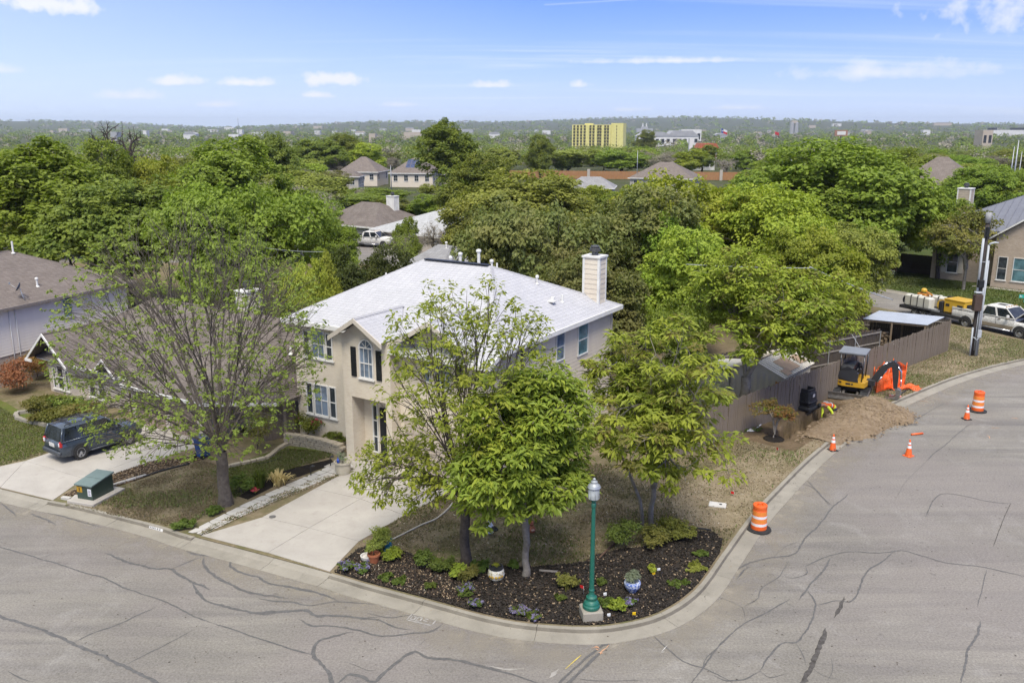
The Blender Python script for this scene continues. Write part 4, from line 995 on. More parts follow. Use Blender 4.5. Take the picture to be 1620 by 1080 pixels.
roof_mesh('roof',RBROWN,sl,nh); hipcaps(nh,[((-3.4,0,e),(.6,5,nr)),((11.3,-.76,e),(8.4,5,nr)),((.6,5,nr),(8.4,5,nr)),((8.4,5,nr),(10.0,5.6,nr-.15)),((14.4,1.2,e),(10.0,5.6,nr-.15)),((-1.6,-.45,3.72),(-1.6,3.2,3.72))],RBROWN)
fascia(nh,[((.3,0,e+.01),(5.4,0,e+.01)),((5.4,-.76,e+.01),(11.3,-.76,e+.01)),((11.3,-.76,e+.01),(14.4,1.2,e+.01)),((-3.5,-.45,e+.01),(-2.9,-.45,e+.01))],TRIM,.14); rake(nh,-1.6,1.85,-.45,e,3.72,TRIM,.15); rake(nh,3.3,.9,-.3,e+.05,e+.85,TRIM,.12)
mb=MB(); mb.box(-3.38,11.2,.05,9.6,e-.1,e-.04); mb.build('soffit',TRIM,nh)
for u,w in ((-1.75,.62),(-2.35,.3),(-1.15,.3)): window(nh,'f',u,.35,1.75 if w>.5 else 1.55,w,.4,GLASS,arch=False,mull=1)
for u in (1.15,1.95): window(nh,'f',u,.4,1.6,.6,.4,GLASS,mull=1)
for k,(u0,u1) in enumerate(((6.15,8.25),(8.75,10.7))):
    mb=MB(); mb.box(u0,u1,-.43,-.385,0,1.85)
    for r in range(4):
        for c in range(4): w=(u1-u0)/4; mb.box(u0+c*w+.06,u0+(c+1)*w-.06,-.455,-.428,.08+r*.44,.08+r*.44+.32)
    mb.build('garage_door',DOORT,nh)
for u in (5.95,8.5,10.85): mb=MB(); mb.box(u-.16,u+.16,-.5,-.382,-.05,1.95); mb.build('door_pier',BRICKP,nh)
mb=MB(); mb.box(4.35,5.15,.33,.395,.05,1.8); mb.build('door',M('door_brown',(.075,.05,.035),None,3,.5),nh)
chimney(nh,7.1,6.2,3.6,5.85,.8,1.0,mat=M('chimney_pale',(.55,.5,.45),(.48,.43,.38),2,.8))
pipe_vent(nh,12.4,4.0,3.6,.4,.06); pipe_vent(nh,3.5,6.2,4.4,.4,.06)
# ---- white-sided two-storey house at the left edge
WE=4.6; o=G(0,490,WE); WA=R(22); wh=thing('white_sided_house','two-storey house with white lapped siding and a taupe roof at the left edge','house',(o.x,o.y,.02),-WA)
e=WE
mb=MB(); mb.box(-9.6,-.4,-8,9.4,1.82,e-.03); mb.build('upper_wall',SIDEW,wh); mb=MB(); mb.box(-9.58,-.42,-7.98,9.38,-.4,1.818); mb.build('lower_wall',BRICKT,wh)
boards(wh,'siding_board',SIDEW,'r',-.4,-8,9.4,1.82,e-.05,.17)
wr=7.0
roof_mesh('roof',RTAUPE,[((0,-8.5,e),(0,9.9,e),(-5,-2.6,wr),(-5,4.9,wr)),((0,9.9,e),(-10,9.9,e),(-5,4.9,wr),(-5,4.9,wr)),((-10,9.9,e),(-10,-8.5,e),(-5,4.9,wr),(-5,-2.6,wr)),((-10,-8.5,e),(0,-8.5,e),(-5,-2.6,wr),(-5,-2.6,wr))],wh)
hipcaps(wh,[((0,9.9,e),(-5,4.9,wr)),((-5,-2.6,wr),(-5,4.9,wr)),((0,-8.5,e),(-5,-2.6,wr))],RTAUPE)
fascia(wh,[((0,-8.5,e+.01),(0,9.9,e+.01)),((0,9.9,e+.01),(-10,9.9,e+.01))],M('gutter_taupe',(.22,.19,.17)),.14)
mb=MB(); mb.box(-9.9,-.05,-8.4,9.8,e-.1,e-.045); mb.build('soffit',TRIM,wh)
window(wh,'r',4.7,3.2,4.45,.72,-.376,GLASST,mull=1)
for y in (.75,1.15): 
    mb=MB(); mb.tube([(-.34,y,4.45),(-.34,y,.1)],.025,5); mb.build('conduit',TRIM,wh)
pipe_vent(wh,-5,3.4,wr,.75,.1,cap=True); pipe_vent(wh,-4.9,4.0,wr,.5,.09,cap=True); pipe_vent(wh,-4.6,4.9,wr-.1,.75,.06); pipe_vent(wh,-1.3,3.6,5.25,.42,.06,cap=True)
mb=MB(); mb.cbox((-5,1.2,wr+.03),(.3,3.6,.05)); mb.build('ridge_vent',M('vent_taupe',(.14,.12,.11)),wh)
dish=thing('satellite_dish','grey satellite dish on a bent mast at the eave of the white-sided house','satellite dish')
dish.matrix_world=Matrix.Translation((o.x,o.y,.02))@Matrix.Rotation(-WA,4,'Z')@Matrix.Translation((-.25,1.9,WE+.12))
mb=MB(); mb.tube([(0,0,-.06),(-.12,-.1,.3),(-.2,-.15,.75)],.025,6); mb.tube([(-.2,-.15,.4),(0,.3,-.02)],.012,5); mb.tube([(-.25,.45,-.0+.1),(-.2,-.15,.5)],.012,5); mb.build('mast',STEEL,dish)
mb=MB(); mb.lathe([(.02,0),(.2,.03),(.34,.1),(.33,.115),(.2,.05),(.02,.02)],18); d_=mb.build('reflector',M('dish_grey',(.16,.165,.18),(.12,.125,.14)),dish,(-.2,-.15,.8)); d_.rotation_euler=(R(62),R(8),R(-50)); d_.scale=(1,.8,1)
mb=MB(); mb.tube([(-.2,-.2,.62),(-.62,-.42,1.02)],.012,5); mb.cbox((-.64,-.43,1.05),(.08,.08,.12)); mb.build('feed_arm',STEEL,dish)
# ---- simple far houses
def far_house(name,label,center,rz,w,d,e,r,roofm,wallm,ridge=.4,gr=None,wins=True,base=0,group=None):
    t=thing(name,label,'house',(center[0],center[1],base),rz,group)
    mb=MB(); mb.box(-w/2+.4,w/2-.4,-d/2+.4,d/2-.4,-1,e-.03); mb.build('wall',wallm,t)
    k=w*ridge/2
    roof_mesh('roof',roofm,[((-w/2,-d/2,e),(w/2,-d/2,e),(-k,0,r),(k,0,r)),((w/2,-d/2,e),(w/2,d/2,e),(k,0,r),(k,0,r)),((w/2,d/2,e),(-w/2,d/2,e),(k,0,r),(-k,0,r)),((-w/2,d/2,e),(-w/2,-d/2,e),(-k,0,r),(-k,0,r))],t,.5)
    fascia(t,[((-w/2,-d/2,e+.01),(w/2,-d/2,e+.01)),((w/2,-d/2,e+.01),(w/2,d/2,e+.01)),((w/2,d/2,e),(-w/2,d/2,e)),((-w/2,d/2,e),(-w/2,-d/2,e))],TRIM,.18)
    if wins:
        for u in np.linspace(-w/2+1.8,w/2-1.8,4): window(t,'f',float(u),max(.8,e-2),e-.5,1.1,-d/2+.4,GLASS,cols=2)
        for u in np.linspace(-d/2+2,d/2-2,2): window(t,'r',float(u),max(.8,e-2),e-.5,1.0,w/2-.4,GLASS,cols=2)
    return t
# ------------------------------------------------------------------ hero trees of the corner
def hero(name,label,base,tips,fork,trunk_r,r_tip,bark,leafmats,leaf,n0=0,twig=None,pw=.45,adv=(.28,.5),keep=.34,seed=1,group=None,skfrac=1.0,lean=(0,0),jit=.05):
    rng=np.random.default_rng(seed)
    t=thing(name,label,'tree',base,0,group)
    sk=tips if skfrac>=1 else tips[rng.permutation(len(tips))[:int(len(tips)*skfrac)]]
    segs,_=skeleton(rng,(0,0,0),fork,sk,r_tip,pw,adv,keep,n0,jit=jit)
    f=np.array(fork,float); b0=np.array([lean[0],lean[1],-.12])
    n=5; P=[b0*(1-k/n)+f*k/n+np.array([math.sin(k*1.9)*.03,math.cos(k*2.3)*.03,0])*(0<k<n) for k in range(n+1)]
    rr=[trunk_r*(1.45,1.1,1.0,.97,.95,.95)[k] for k in range(n+1)]
    for k in range(n): segs.append((P[k],P[k+1],rr[k],rr[k+1]))
    V,Fq=branch_mesh(segs); link('trunk',rawmesh('trunk',V,Fq,bark,smooth=True),t)
    LV=[];LF=[];MI=[];off=0
    for mi,(m,frac,kw) in enumerate(leaf):
        sel=tips[rng.random(len(tips))<frac]
        V,Fq=clump_leaves(rng,sel,np.array([fork[0],fork[1],fork[2]]),**kw)
        LV.append(V);LF.append(Fq+off);MI.append(np.full(len(Fq),mi));off+=len(V)
    link('crown',rawmesh('crown',np.concatenate(LV),np.concatenate(LF),[LEAF[m] for m,_,_ in leaf],np.concatenate(MI)),t)
    return t
def fan_tips(seed,n,c,rad,zmin=-9,power=.75):
    """tips spread through an ellipsoid, denser to the outside and the top"""
    rng=np.random.default_rng(seed); out=[]
    while len(out)<n:
        v=rng.normal(0,1,3); v/=np.linalg.norm(v); v*=rng.random()**(power/2.2)
        p=np.array(c)+v*np.array(rad)
        if p[2]<zmin: continue
        out.append(p)
    return np.array(out)
b=G(357,797,ZK)
hero('budding_tree','wide bare-branched tree just coming into leaf beside the flagstone path',b,
  fan_tips(3,2100,(-.9,.5,6.5),(5.2,5.0,5.2),2.4,.5),(-.02,0,2.1),.24,.0078,M('bark_ash',(.145,.122,.1),(.085,.071,.058),6,.95,0,.5,14),None,[('bud',1.0,dict(k=8,size=.15,L=.145,W=.085,flat=.7))],seed=3,adv=(.2,.36),keep=.5,pw=.385,n0=11,jit=.035)
b=G(737,897,ZK); T=np.concatenate([fan_tips(5,520,(.1,.2,6.5),(3.15,2.8,3.3),3.2),fan_tips(6,190,(-1.9,.2,3.4),(1.9,1.6,1.25),1.7),fan_tips(7,50,(.9,.2,3.6),(1.6,1.2,.9),2.2)])
hero('ash_tree','slender tree with upright limbs and fresh leaf tufts in front of the garage',b,T,(-.03,0,2.2),.165,.009,BARK,None,
  [('fresh',1.0,dict(k=15,size=.26,L=.19,W=.085,flat=.7,droop=.2))],seed=5,adv=(.22,.4),keep=.5,pw=.39,n0=7,jit=.035)
b=G(832,910,ZK); T=lobes_points(np.random.default_rng(8),540,1.3,7.5,5.3,5.3,10,.6)
hero('broadleaf_tree','dense bright green tree with large drooping leaves between the lamp post and the slender tree',b,T,(0,0,1.5),.115,.012,BARKL,None,
  [('mid',.7,dict(k=36,size=.46,L=.27,W=.1,flat=.55,droop=.55,up=.9)),('fresh',.75,dict(k=24,size=.46,L=.27,W=.1,flat=.5,droop=.45,up=.9))],seed=8,skfrac=.5)
b=G(1012,846,ZK); T=lobes_points(np.random.default_rng(19),330,1.0,9.0,7.2,6.6,11,.5)
hero('open_crowned_tree','open-crowned tree with two grey trunks and yellowing sprays by the mulch bed',b+Vector((.4,.3,0)),T,(.1,.1,1.7),.1,.011,BARKL,None,
  [('fresh',.8,dict(k=44,size=.47,L=.28,W=.1,flat=.45,droop=.5,up=.9)),('yelgr',.3,dict(k=34,size=.42,L=.27,W=.095,flat=.45,droop=.5,up=.9))],seed=19,adv=(.3,.5))
tw=bpy.data.objects['open_crowned_tree']
mb=MB(); mb.tube([(-.28,-.1,-.1),(-.3,-.05,.6),(-.38,.05,1.2),(-.75,.1,2.1),(-1.1,.2,2.9)],[.085,.07,.065,.05,.03],8); mb.build('second_trunk',BARKL,tw)
b=G(1174,668,ZK); T=lobes_points(np.random.default_rng(23),540,2.0,9.6,8.8,7.6,12,.6)
hero('yard_tree','tall green tree with a thick pale trunk beside the beige shed behind the fence',b,T+np.array([1.1,.5,0]),(.05,0,2.3),.25,.014,BARKL,None,
  [('fresh',.75,dict(k=46,size=.56,L=.28,W=.115,flat=.5,droop=.4,up=.9)),('yelgr',.22,dict(k=36,size=.5,L=.28,W=.11,flat=.5,droop=.4,up=.9))],seed=23,skfrac=.5)
# ------------------------------------------------------------------ trees behind the houses
random.seed(21)
near_trees=[
 ('tall','mid',30,226,235,74,'tall mid-green tree at the left edge behind the white-sided house'),
 ('oak','dark',185,283,262,70,'broad dark green tree behind the roof of the white-sided house'),
 ('broad','mid',385,292,240,64,'spreading green tree behind the bare tree, right of the broad dark one'),
 ('round','mid',375,221,185,92,'rounded mid-green tree standing above the spreading one'),
 ('round','mid',128,224,120,98,'green tree topping the canopy left of the leafless tree'),
 ('loose','bright',235,247,90,104,'small yellow-green tree below the leafless tree'),
 ('loose','bright',95,285,100,84,'pale green tree between the tall left-edge tree and the broad dark one'),
 ('oak','dark',425,212,100,150,'dark oak on the skyline left of the tan roofs'),
 ('oak','dark',505,219,95,250,'dark oak in front of the tan roofs, left of a brighter tree'),
 ('oak','dark',548,212,70,262,'dark oak behind the brighter tree left of the tan roofs'),
 ('round','bright',574,227,64,250,'bright yellow-green tree left of the tan roofs'),
 ('oak','mid',522,338,84,78,'dark green tree hiding the pickup on the far driveway'),
 ('round','juniper',548,396,92,51,'dark juniper left of the pale roof, beside a taller one'),
 ('round','juniper',598,390,96,53,'tall dark juniper against the left hip of the pale roof'),
 ('loose','yellow',478,412,76,47,'bright yellow-green shrub-like tree left of the junipers'),
 ('column','yellow',520,398,30,49,'narrow yellow sapling in front of the junipers'),
 ('tall','dark',708,191,92,158,'tallest dark tree rising above the skyline behind the tan roofs'),
 ('round','dark',748,243,112,118,'dark green tree right of the tan roofs'),
 ('oak','grey',830,272,225,92,'wide grey-green oak behind the chimney side of the pale roof'),
 ('round','grey',752,316,110,88,'grey-green tree over the light grey roof'),
 ('loose','yellow',768,342,66,68,'yellow-green tree behind the roof vents'),
 ('broad','olive',862,322,230,58,'wide olive-brown tree directly behind the pale roof'),
 ('round','olive',1000,296,190,62,'olive-brown tree behind the chimney'),
 ('oak','olive',935,395,170,51,'dark olive tree at the foot of the chimney'),
 ('broad','bright',1105,283,240,68,'bright green tree in the middle of the hedge of trees'),
 ('oak','bright',1235,296,215,62,'bright green tree over the back yard fence'),
 ('round','fresh',1075,360,150,55,'fresh green tree between the chimney and the yard tree'),
 ('oak','fresh',1290,360,170,57,'light green tree overhanging the back street'),
 ('oak','mid',1345,224,285,88,'largest spreading tree behind the back street'),
 ('round','mid',1425,280,150,92,'green tree right of the largest spreading one'),
 ('round','mid',1300,300,150,84,'green tree under the left side of the largest spreading one'),
 ('loose','grey',1345,355,130,66,'thin grey-green tree beside the back street'),
 ('oak','mid',1560,262,120,128,'green tree behind the metal-roofed house'),
 ('round','mid',1452,236,110,150,'green tree on the skyline right of the largest spreading one'),
 ('round','mid',642,345,44,86,'rounded green tree in front of the light grey roof'),
 ('round','dark',628,316,90,140,'dark tree behind the light grey roof, below the tan roofs'),
 ('broad','mid',560,300,150,155,'green trees in front of the tan roofs'.replace('trees','tree')),
 ('oak','mid',470,300,130,120,'green tree left of the brown roof with a white chimney'),
 ('round','dark',855,214,46,230,'dark round tree near the skyline left of the yellow apartment block'),
 ('loose','grey',900,236,110,285,'grey-green tree below the yellow apartment block'),
 ('round','mid',985,238,90,280,'bright tree just behind the orange fence'),
 ('round','dark',1112,230,48,300,'dark tree beside the white villa with a red tiled roof'),
 ('round','dark',1020,206,34,620,'dark tree beside the yellow apartment block'),
 ('loose','mid',1062,478,105,41.5,'small green tree in the back yard between the corner house and the yard tree'),
 ('loose','fresh',1010,560,70,38,'leafy shrub-like tree against the side wall of the corner house'),
 ('round','mid',1070,340,110,60,'green tree behind the chimney, lower than its neighbours'),
 ('round','mid',1500,300,90,84,'green tree beside the chimney of the metal-roofed house'),
]
for kd,lf,px,top,w,Y,lab in near_trees: tree_px(kd,lf,px,top,w,Y,lab,group='trees behind the houses')
# bare trees
def bare_tree(px,top,w,Y,label,n=260,leaf=None,h0=.18,seed=1,r=.02,bark=None,group='bare trees'):
    p=atY(px,top,Y); g=ground_h(p.x,p.y); h=p.z-g; wd=w*mpp(Y,h*.6); rng=np.random.default_rng(seed)
    T=lobes_points(rng,n,h*h0,h,wd,wd,9,.3)
    segs,_=skeleton(rng,(0,0,0),(0,0,h*h0*.9),T,r,.46,(.3,.55),.4,jit=.08)
    segs.insert(0,(np.array([0,0,-.2]),np.array([0,0,h*h0*.9]),h*.022,h*.018))
    V,Fq=branch_mesh(segs); t=thing('bare_tree',label,'tree',(p.x,p.y,g-.02),0,group)
    link('trunk',rawmesh('trunk',V,Fq,bark or BARKL,smooth=True),t)
    if leaf:
        V,Fq=clump_leaves(rng,T,np.array([0,0,h*.5]),k=leaf[1],size=leaf[2],L=leaf[3],W=leaf[4]); link('crown',rawmesh('crown',V,Fq,LEAF[leaf[0]]),t)
    return t
bare_tree(180,170,118,150,'large leafless tree standing against the sky on the left',420,seed=31,r=.035,bark=BARKD)
bare_tree(432,388,120,47,'thin budding tree between the bare tree and the yellow-green shrub',520,('bud',5,.16,.16,.09),seed=32,r=.011)
bare_tree(500,325,110,88,'grey leafless thicket left of the brown roof',420,('bare',8,.35,.3,.03),seed=33,r=.02)
bare_tree(688,345,80,92,'grey budding tree in front of the light grey roof',300,('bare',7,.3,.26,.04),seed=34,r=.016)
bare_tree(1540,328,165,78,'yellow-green tree with a pale trunk in front of the metal-roofed house',420,('yelgr',16,.5,.3,.17),h0=.3,seed=39,r=.016,group='trees behind the houses')
bare_tree(1150,245,60,260,'brown leafless tree in front of the orange fence',240,('bare',6,.5,.5,.05),seed=35,r=.04)
bare_tree(1370,362,110,70,'silvery leafless shrub tree by the back street',420,('sage',5,.25,.2,.06),seed=36,r=.014)
bare_tree(640,352,70,82,'light budding tree beside the far driveway',260,('bud',6,.25,.2,.09),seed=37,r=.013)
bare_tree(1075,470,120,47,'pale leafless brush behind the yard tree',240,('sage',4,.2,.18,.06),seed=38,r=.011)
# ------------------------------------------------------------------ woodland further off
kinds=[('oak','mid'),('round','mid'),('oak','dark'),('loose','grey'),('round','fresh'),('oak','grey'),('loose','olive'),('broad','mid'),('twiggy','bare'),('twiggy','bare'),('twiggy','bare')]
def zone(px):
    for lim,t in ((150,'left of the leafless tree on the skyline'),(330,'around the leafless tree on the skyline'),(480,'right of the leafless tree on the skyline'),(620,'round the left tan roof'),(740,'round the solar-panel roof'),(890,'left of the yellow apartment block'),(1010,'below the yellow apartment block'),(1120,'below the civic buildings'),(1240,'below the red flag'),(1340,'below the silo tower and billboard'),(1480,'behind the largest spreading tree')):
        if px<lim: return t
    return 'behind the metal-roofed house'
def band(Y): return 'front row' if Y<150 else 'middle row' if Y<250 else 'back row'
names={'mid':'green tree in the woodland beyond the rooftops','dark':'dark oak in the woodland beyond the rooftops','grey':'grey-green tree in the woodland beyond the rooftops','fresh':'light green tree in the woodland beyond the rooftops','olive':'olive-brown tree in the woodland beyond the rooftops','bare':'leafless grey-brown tree in the woodland beyond the rooftops'}
rg=random.Random(77); TREES=[]
def blocked(px,Y,topy):
    if 530<px<735 and Y<246 and topy<288: return True
    if 500<px<610 and Y<120: return True
    if 575<px<770 and Y<125: return True
    if 785<px<1185 and Y<262 and topy<292: return True
    if 890<px<1005 and Y<1000 and topy<224: return True
    if 1090<px<1130 and Y<330: return True
    if px>1440 and Y<118: return True
    if 1460<px<1535 and Y<140 : return True
    return False
for i in range(520):
    if len([1 for o_ in TREES])>=296: break
    Y=rg.choice((rg.uniform(95,170),rg.uniform(150,260),rg.uniform(230,420))); px=rg.uniform(-60,1680)
    kd,lf=rg.choice(kinds); hgt=rg.uniform(4.8,8.4); 
    p=atY(px,300,Y); g=ground_h(p.x,p.y); topy=inproj(Vector((p.x,p.y,g+hgt)))[1]
    if blocked(px,Y,topy):
        topy=rg.uniform(291,308) if px>735 else rg.uniform(288,312); hgt=14.5-(topy-200)/1421*Y-g
        if hgt<3.2 or blocked(px,Y,topy): continue
        hgt=min(hgt,9.6)
    TREES.append(1)
    tree(kd,lf,(p.x,p.y,g-.05),hgt,hgt*rg.uniform(1.0,1.6),names[lf].replace(' in the woodland beyond the rooftops',' '+zone(px)+', '+band(Y)+' of the woodland'),'woodland trees beyond the rooftops',name='woodland_tree')
# far wood: one mass of crowns out to the hills
rng=np.random.default_rng(5); LV=[];LF=[];MI=[];off=0
for r0,r1,n,kq,sz in ((300,520,620,180,.75),(500,900,1150,120,1.0),(900,2000,1700,40,2.6),(2000,4200,1700,16,5.0),(4200,8200,1800,8,11.0)):
    a=rng.uniform(-40,40,n)*math.pi/180; r=np.sqrt(rng.uniform(r0*r0,r1*r1,n)); X,Yy=r*np.sin(a),r*np.cos(a)
    hh=rng.uniform(6,10,n); ww=hh*rng.uniform(.9,1.7,n)*(1 if r1<2100 else 1.8)
    for i in range(n):
        px=inproj(Vector((X[i],Yy[i],4)))[0]
        if 895<px<1000 and r[i]<960: 
            if r[i]>560: hh[i]*=.45
        g=ground_h(X[i],Yy[i])
        d=rng.normal(0,1,(kq,3)); d/=np.linalg.norm(d,axis=1,keepdims=True); d[:,2]=np.abs(d[:,2])*1.15-.15
        P=d*rng.uniform(.6,1,(kq,1))*np.array([ww[i]/2,ww[i]/2,hh[i]*.62])+np.array([X[i],Yy[i],g+hh[i]*.36])
        N=d+np.array([0,0,.5])+rng.normal(0,.35,(kq,3)); D=np.cross(N,rng.normal(0,1,(kq,3)))
        N/=np.linalg.norm(N,axis=1,keepdims=True)
        V,Fq=leaf_quads(P,D,N,rng.uniform(.8,1.5,kq)*sz,rng.uniform(.6,1.0,kq)*sz,.2)
        LV.append(V);LF.append(Fq+off);off+=len(V);MI.append(np.full(kq,rng.choice(4,p=[.64,.07,.15,.14])))
link('far_woodland',rawmesh('far_woodland',np.concatenate(LV),np.concatenate(LF),[LEAF['far'],LEAF['dark'],LEAF['bare'],LEAF['mid']],np.concatenate(MI)),None,kind='stuff',label='woodland that fills the plain out to the hills')
# ------------------------------------------------------------------ houses and town beyond
def hp(px,y,z): return G(px,y,z)
def frame_house(px0,px1,ye,e,name,label,depth,r,roofm,wallm,az=None,ridge=.4,**k):
    """hip house whose near eave runs between two picture points at height e"""
    a,b=G(px0,ye,e),G(px1,ye if not isinstance(k.get('y1'),(int,float)) else k['y1'],e); k.pop('y1',None)
    w=(b-a).length; d=(b-a).normalized(); n=Vector((-d.y,d.x,0)); c=(a+b)/2+n*depth/2
    return far_house(name,label,(c.x,c.y),math.atan2(d.y,d.x),w,depth,e,r,roofm,wallm,ridge,base=0,**k)
h1=frame_house(496,592,352,1.9,'brown_roofed_house','low house with a dark brown hip roof and a white chimney beyond the junipers',11,4.5,RBROWN,STUCCO,y1=360,ridge=.3)
chimney(h1,2.6,1.5,3,5.3,1.3,1.0,False,TRIM,flue=True)
h2=frame_house(584,752,362,1.95,'grey_roofed_house','long low house with a light grey roof behind the pale roof',13,4.5,RLIGHT,BRICKP,y1=382,ridge=.25)
h3=frame_house(632,700,419,2.4,'small_grey_roofed_house','small grey hip roof just behind the ridge of the pale roof',9,3.8,RGREY,SIDING,y1=424,ridge=.3)
pipe_vent(h3,.5,-.6,3.6,.5,.08,cap=True)
for px0,px1,ye,Y,lab,r in ((538,604,272,225,'tan hip-roofed house, left of a pair beyond the dark trees',3.6),(618,692,274,220,'tan hip-roofed house with solar panels, right of a pair beyond the dark trees',3.6),(690,726,276,235,'lower tan-roofed wing right of the solar panels',2.2)):
    a,b=atY(px0,ye,Y),atY(px1,ye,Y); e=a.z-ground_h(a.x,a.y)
    hh=far_house('tan_roofed_house',lab,((a.x+b.x)/2,Y+5),R(-8),(b-a).length,11,e,e+r,RGREY if False else RTAUPE,SIDING,.12 if r>3 else .6,base=ground_h(a.x,a.y),group='tan roofs beyond the trees')
    if 'solar' in lab and px0<650:
        mb=MB()
        for i in range(3):
            for j in range(2): x=-1.8+i*1.15; mb.add([(x,-3.6+j*1.5,e+1.25+j*1.0),(x+1.05,-3.6+j*1.5,e+1.25+j*1.0),(x+1.05,-2.2+j*1.5,e+2.2+j*1.0),(x,-2.2+j*1.5,e+2.2+j*1.0)],[(0,1,2,3)])
        mb.build('solar_panels',Mglass('solar_blue',(.02,.03,.07),.15),hh)
a=atY(470,283,215); far_house('red_roofed_shed','long low shed with a red-brown roof left of the tan roofs',(a.x+8,215),R(-3),16,7,3.0,4.3,M('roof_redbrown',(.16,.075,.055),(.12,.06,.05)) if False else RBROWN,STUCCO,.7,base=ground_h(a.x,a.y))
a=atY(1005,283,205); far_house('taupe_roofed_house','grey-brown hip roof in front of the orange fence',(a.x+7,205),R(-20),15,12,3.2,6.6,RTAUPE,STUCCO,.2,base=ground_h(a.x,a.y))
a=atY(935,292,180); far_house('flat_roofed_house','plain grey roof below the orange fence',(a.x,180),R(-10),10,9,2.6,4.6,RGREY,STUCCO,.4,base=ground_h(a.x,a.y))
# orange plank fence with brick piers
FENO=M('fence_orange',(.36,.185,.085),(.30,.15,.07),3,.85,stretch=(2,2,.3)); PIER=M('pier_stone',(.42,.38,.33),(.36,.32,.28),3)
of=thing('orange_fence','long orange-brown plank fence across the far side of the trees','fence',(0,0,0))
pa,pb=atY(792,283,262),atY(1190,287,250); L_=(pb-pa).length; of.location=(pa.x,pa.y,ground_h(pa.x,pa.y)); of.rotation_euler=(0,0,math.atan2(pb.y-pa.y,pb.x-pa.x))
n=int(L_/2.4); me=None
for i in range(n):
    if me is None:
        mb=MB()
        for k in range(12): mb.box(k*.2,k*.2+.18,-.02+.01*(k%2),.02+.01*(k%2),.1,2.35+.03*math.sin(k*3))
        mb.box(-.03,.06,.03,.12,0,2.4); me=mb.mesh('fence_panel',FENO)
    link('fence_panel',me,of,(i*2.4,0,0))
for i in range(3): mb=MB(); mb.box(-.4,.4,-.4,.4,0,2.9); mb.build('pier',PIER,of,(L_*(.36+.26*i),-.05,0))
# yellow apartment block
YELW=M('render_yellow',(.62,.57,.22),(.56,.51,.19),.3,.8); YELD=M('balcony_shade',(.10,.09,.05),(.07,.06,.04),.5)
a,b=atY(905,213,950),atY(966,213,935); g0=-9
yb=thing('yellow_apartment_block','bright yellow slab block of flats with dark balcony columns on the skyline','apartment block',(a.x,a.y,g0),math.atan2(b.y-a.y,b.x-a.x))
L_=(b-a).length; top=atY(930,197.5,945).z-g0
mb=MB(); mb.box(0,L_,0,16,-2,top); mb.build('wall',YELW,yb)
mb=MB(); mb.box(L_+.0-.01,L_+13,1.5,14,-2,top+1.6); mb.build('stair_tower',YELW,yb)
mb=MB(); mb.box(L_*.3,L_*.5,4,9,top,top+1.4); mb.build('lift_housing',YELW,yb)
fl=8; fh=top/fl; me=None
for c in (.06,.15,.24,.33,.48,.56,.68,.74,.86,.93):
    for r in range(1,fl):
        if me is None: mb=MB(); mb.box(-1.05,1.05,-.25,-.05,.35,fh-.55); mb.box(-1.25,1.25,-.9,-.05,.1,.32,1); me=mb.mesh('window',[YELD,YELW])
        link('window',me,yb,(L_*c,0,r*fh))
me=None
for r in range(1,fl):
    mb=MB(); mb.box(-.4,.4,-.12,.12,.5,fh-.7); link('window',mb.mesh('window',YELD) if me is None else me,yb,(L_+6,1.45,r*fh))
# civic buildings, villa, tower, chimneys
TOWN=[M('town_white',(.6,.59,.57),(.52,.51,.49),.2),M('town_tan',(.42,.36,.29),(.37,.31,.25),.2),M('town_grey',(.33,.33,.34),(.28,.28,.29),.2),M('town_brick',(.3,.17,.12),(.25,.14,.1),.2)]
REDT=M('tile_red',(.36,.115,.06),(.28,.09,.05),1.2)
def town(px0,px1,top,Y,label,mat,roof=None,rh=0,name='town_building',group=None,d=18,wins=6):
    a,b=atY(px0,top,Y),atY(px1,top,Y); g=ground_h((a.x+b.x)/2,Y); w=b.x-a.x; h=a.z-g
    t=thing(name,label,'building',((a.x+b.x)/2,Y,g),0,group)
    mb=MB(); mb.box(-w/2,w/2,0,d,-2,h-rh); mb.build('wall',mat,t)
    if rh: mb=MB(); mb.extr([(-w/2-.6,h-rh),(w/2+.6,h-rh),(w*.3,h),(-w*.3,h)],-.6,d+.6) ; mb.build('roof',roof or mat,t)
    if wins:
        me=None
        for k in range(wins):
            if me is None: mb=MB(); ww=w/wins*.28; mb.box(-ww,ww,-.12,-.02,(h-rh)*.3,(h-rh)*.72); me=mb.mesh('window',TOWN[2] if False else DARK)
            link('window',me,t,(-w/2+w*(k+.5)/wins,0,0))
    return t
town(1010,1062,209,1100,'long pale civic building right of the yellow block',TOWN[0],TOWN[2],5,d=30)
town(1055,1106,207,1150,'white gabled civic building with a grey roof left of the flag',TOWN[0],TOWN[2],7,d=30)
town(1078,1110,205,1240,'white flat-topped hall behind the gabled civic building',TOWN[0],None,0,wins=4)
v=town(1098,1132,236,330,'white villa with a red tiled roof and chimney beyond the orange fence',TOWN[0],REDT,3.0,name='villa',d=12,wins=4)
mb=MB(); mb.box(-5.2,-3.9,3,5,4,11.5); mb.build('chimney',TOWN[0],v)
mb=MB(); mb.extr([(-2,7.8),(6,7.8),(5,9.6),(-1,9.6)],3,11); mb.build('upper_roof',REDT,v); mb=MB(); mb.box(-1.4,5.4,3.4,10.6,4,7.8); mb.build('upper_wall',TOWN[0],v)
def tower(px,top,Y,w,label,kind):
    a=atY(px,top,Y); g=ground_h(a.x,Y); h=a.z-g; t=thing(kind,label,kind.replace('_',' '),(a.x,Y,g))
    return t,h
t,h=tower(1257,191,2400,10,'grey silo tower with twin shafts on the skyline','grain_silo')
for s in (-1,1): mb=MB(); mb.lathe([(5.2,-2),(5.2,h-5),(4.6,h-4)],20,(s*6,0,0)); mb.build('shaft',TOWN[2],t)
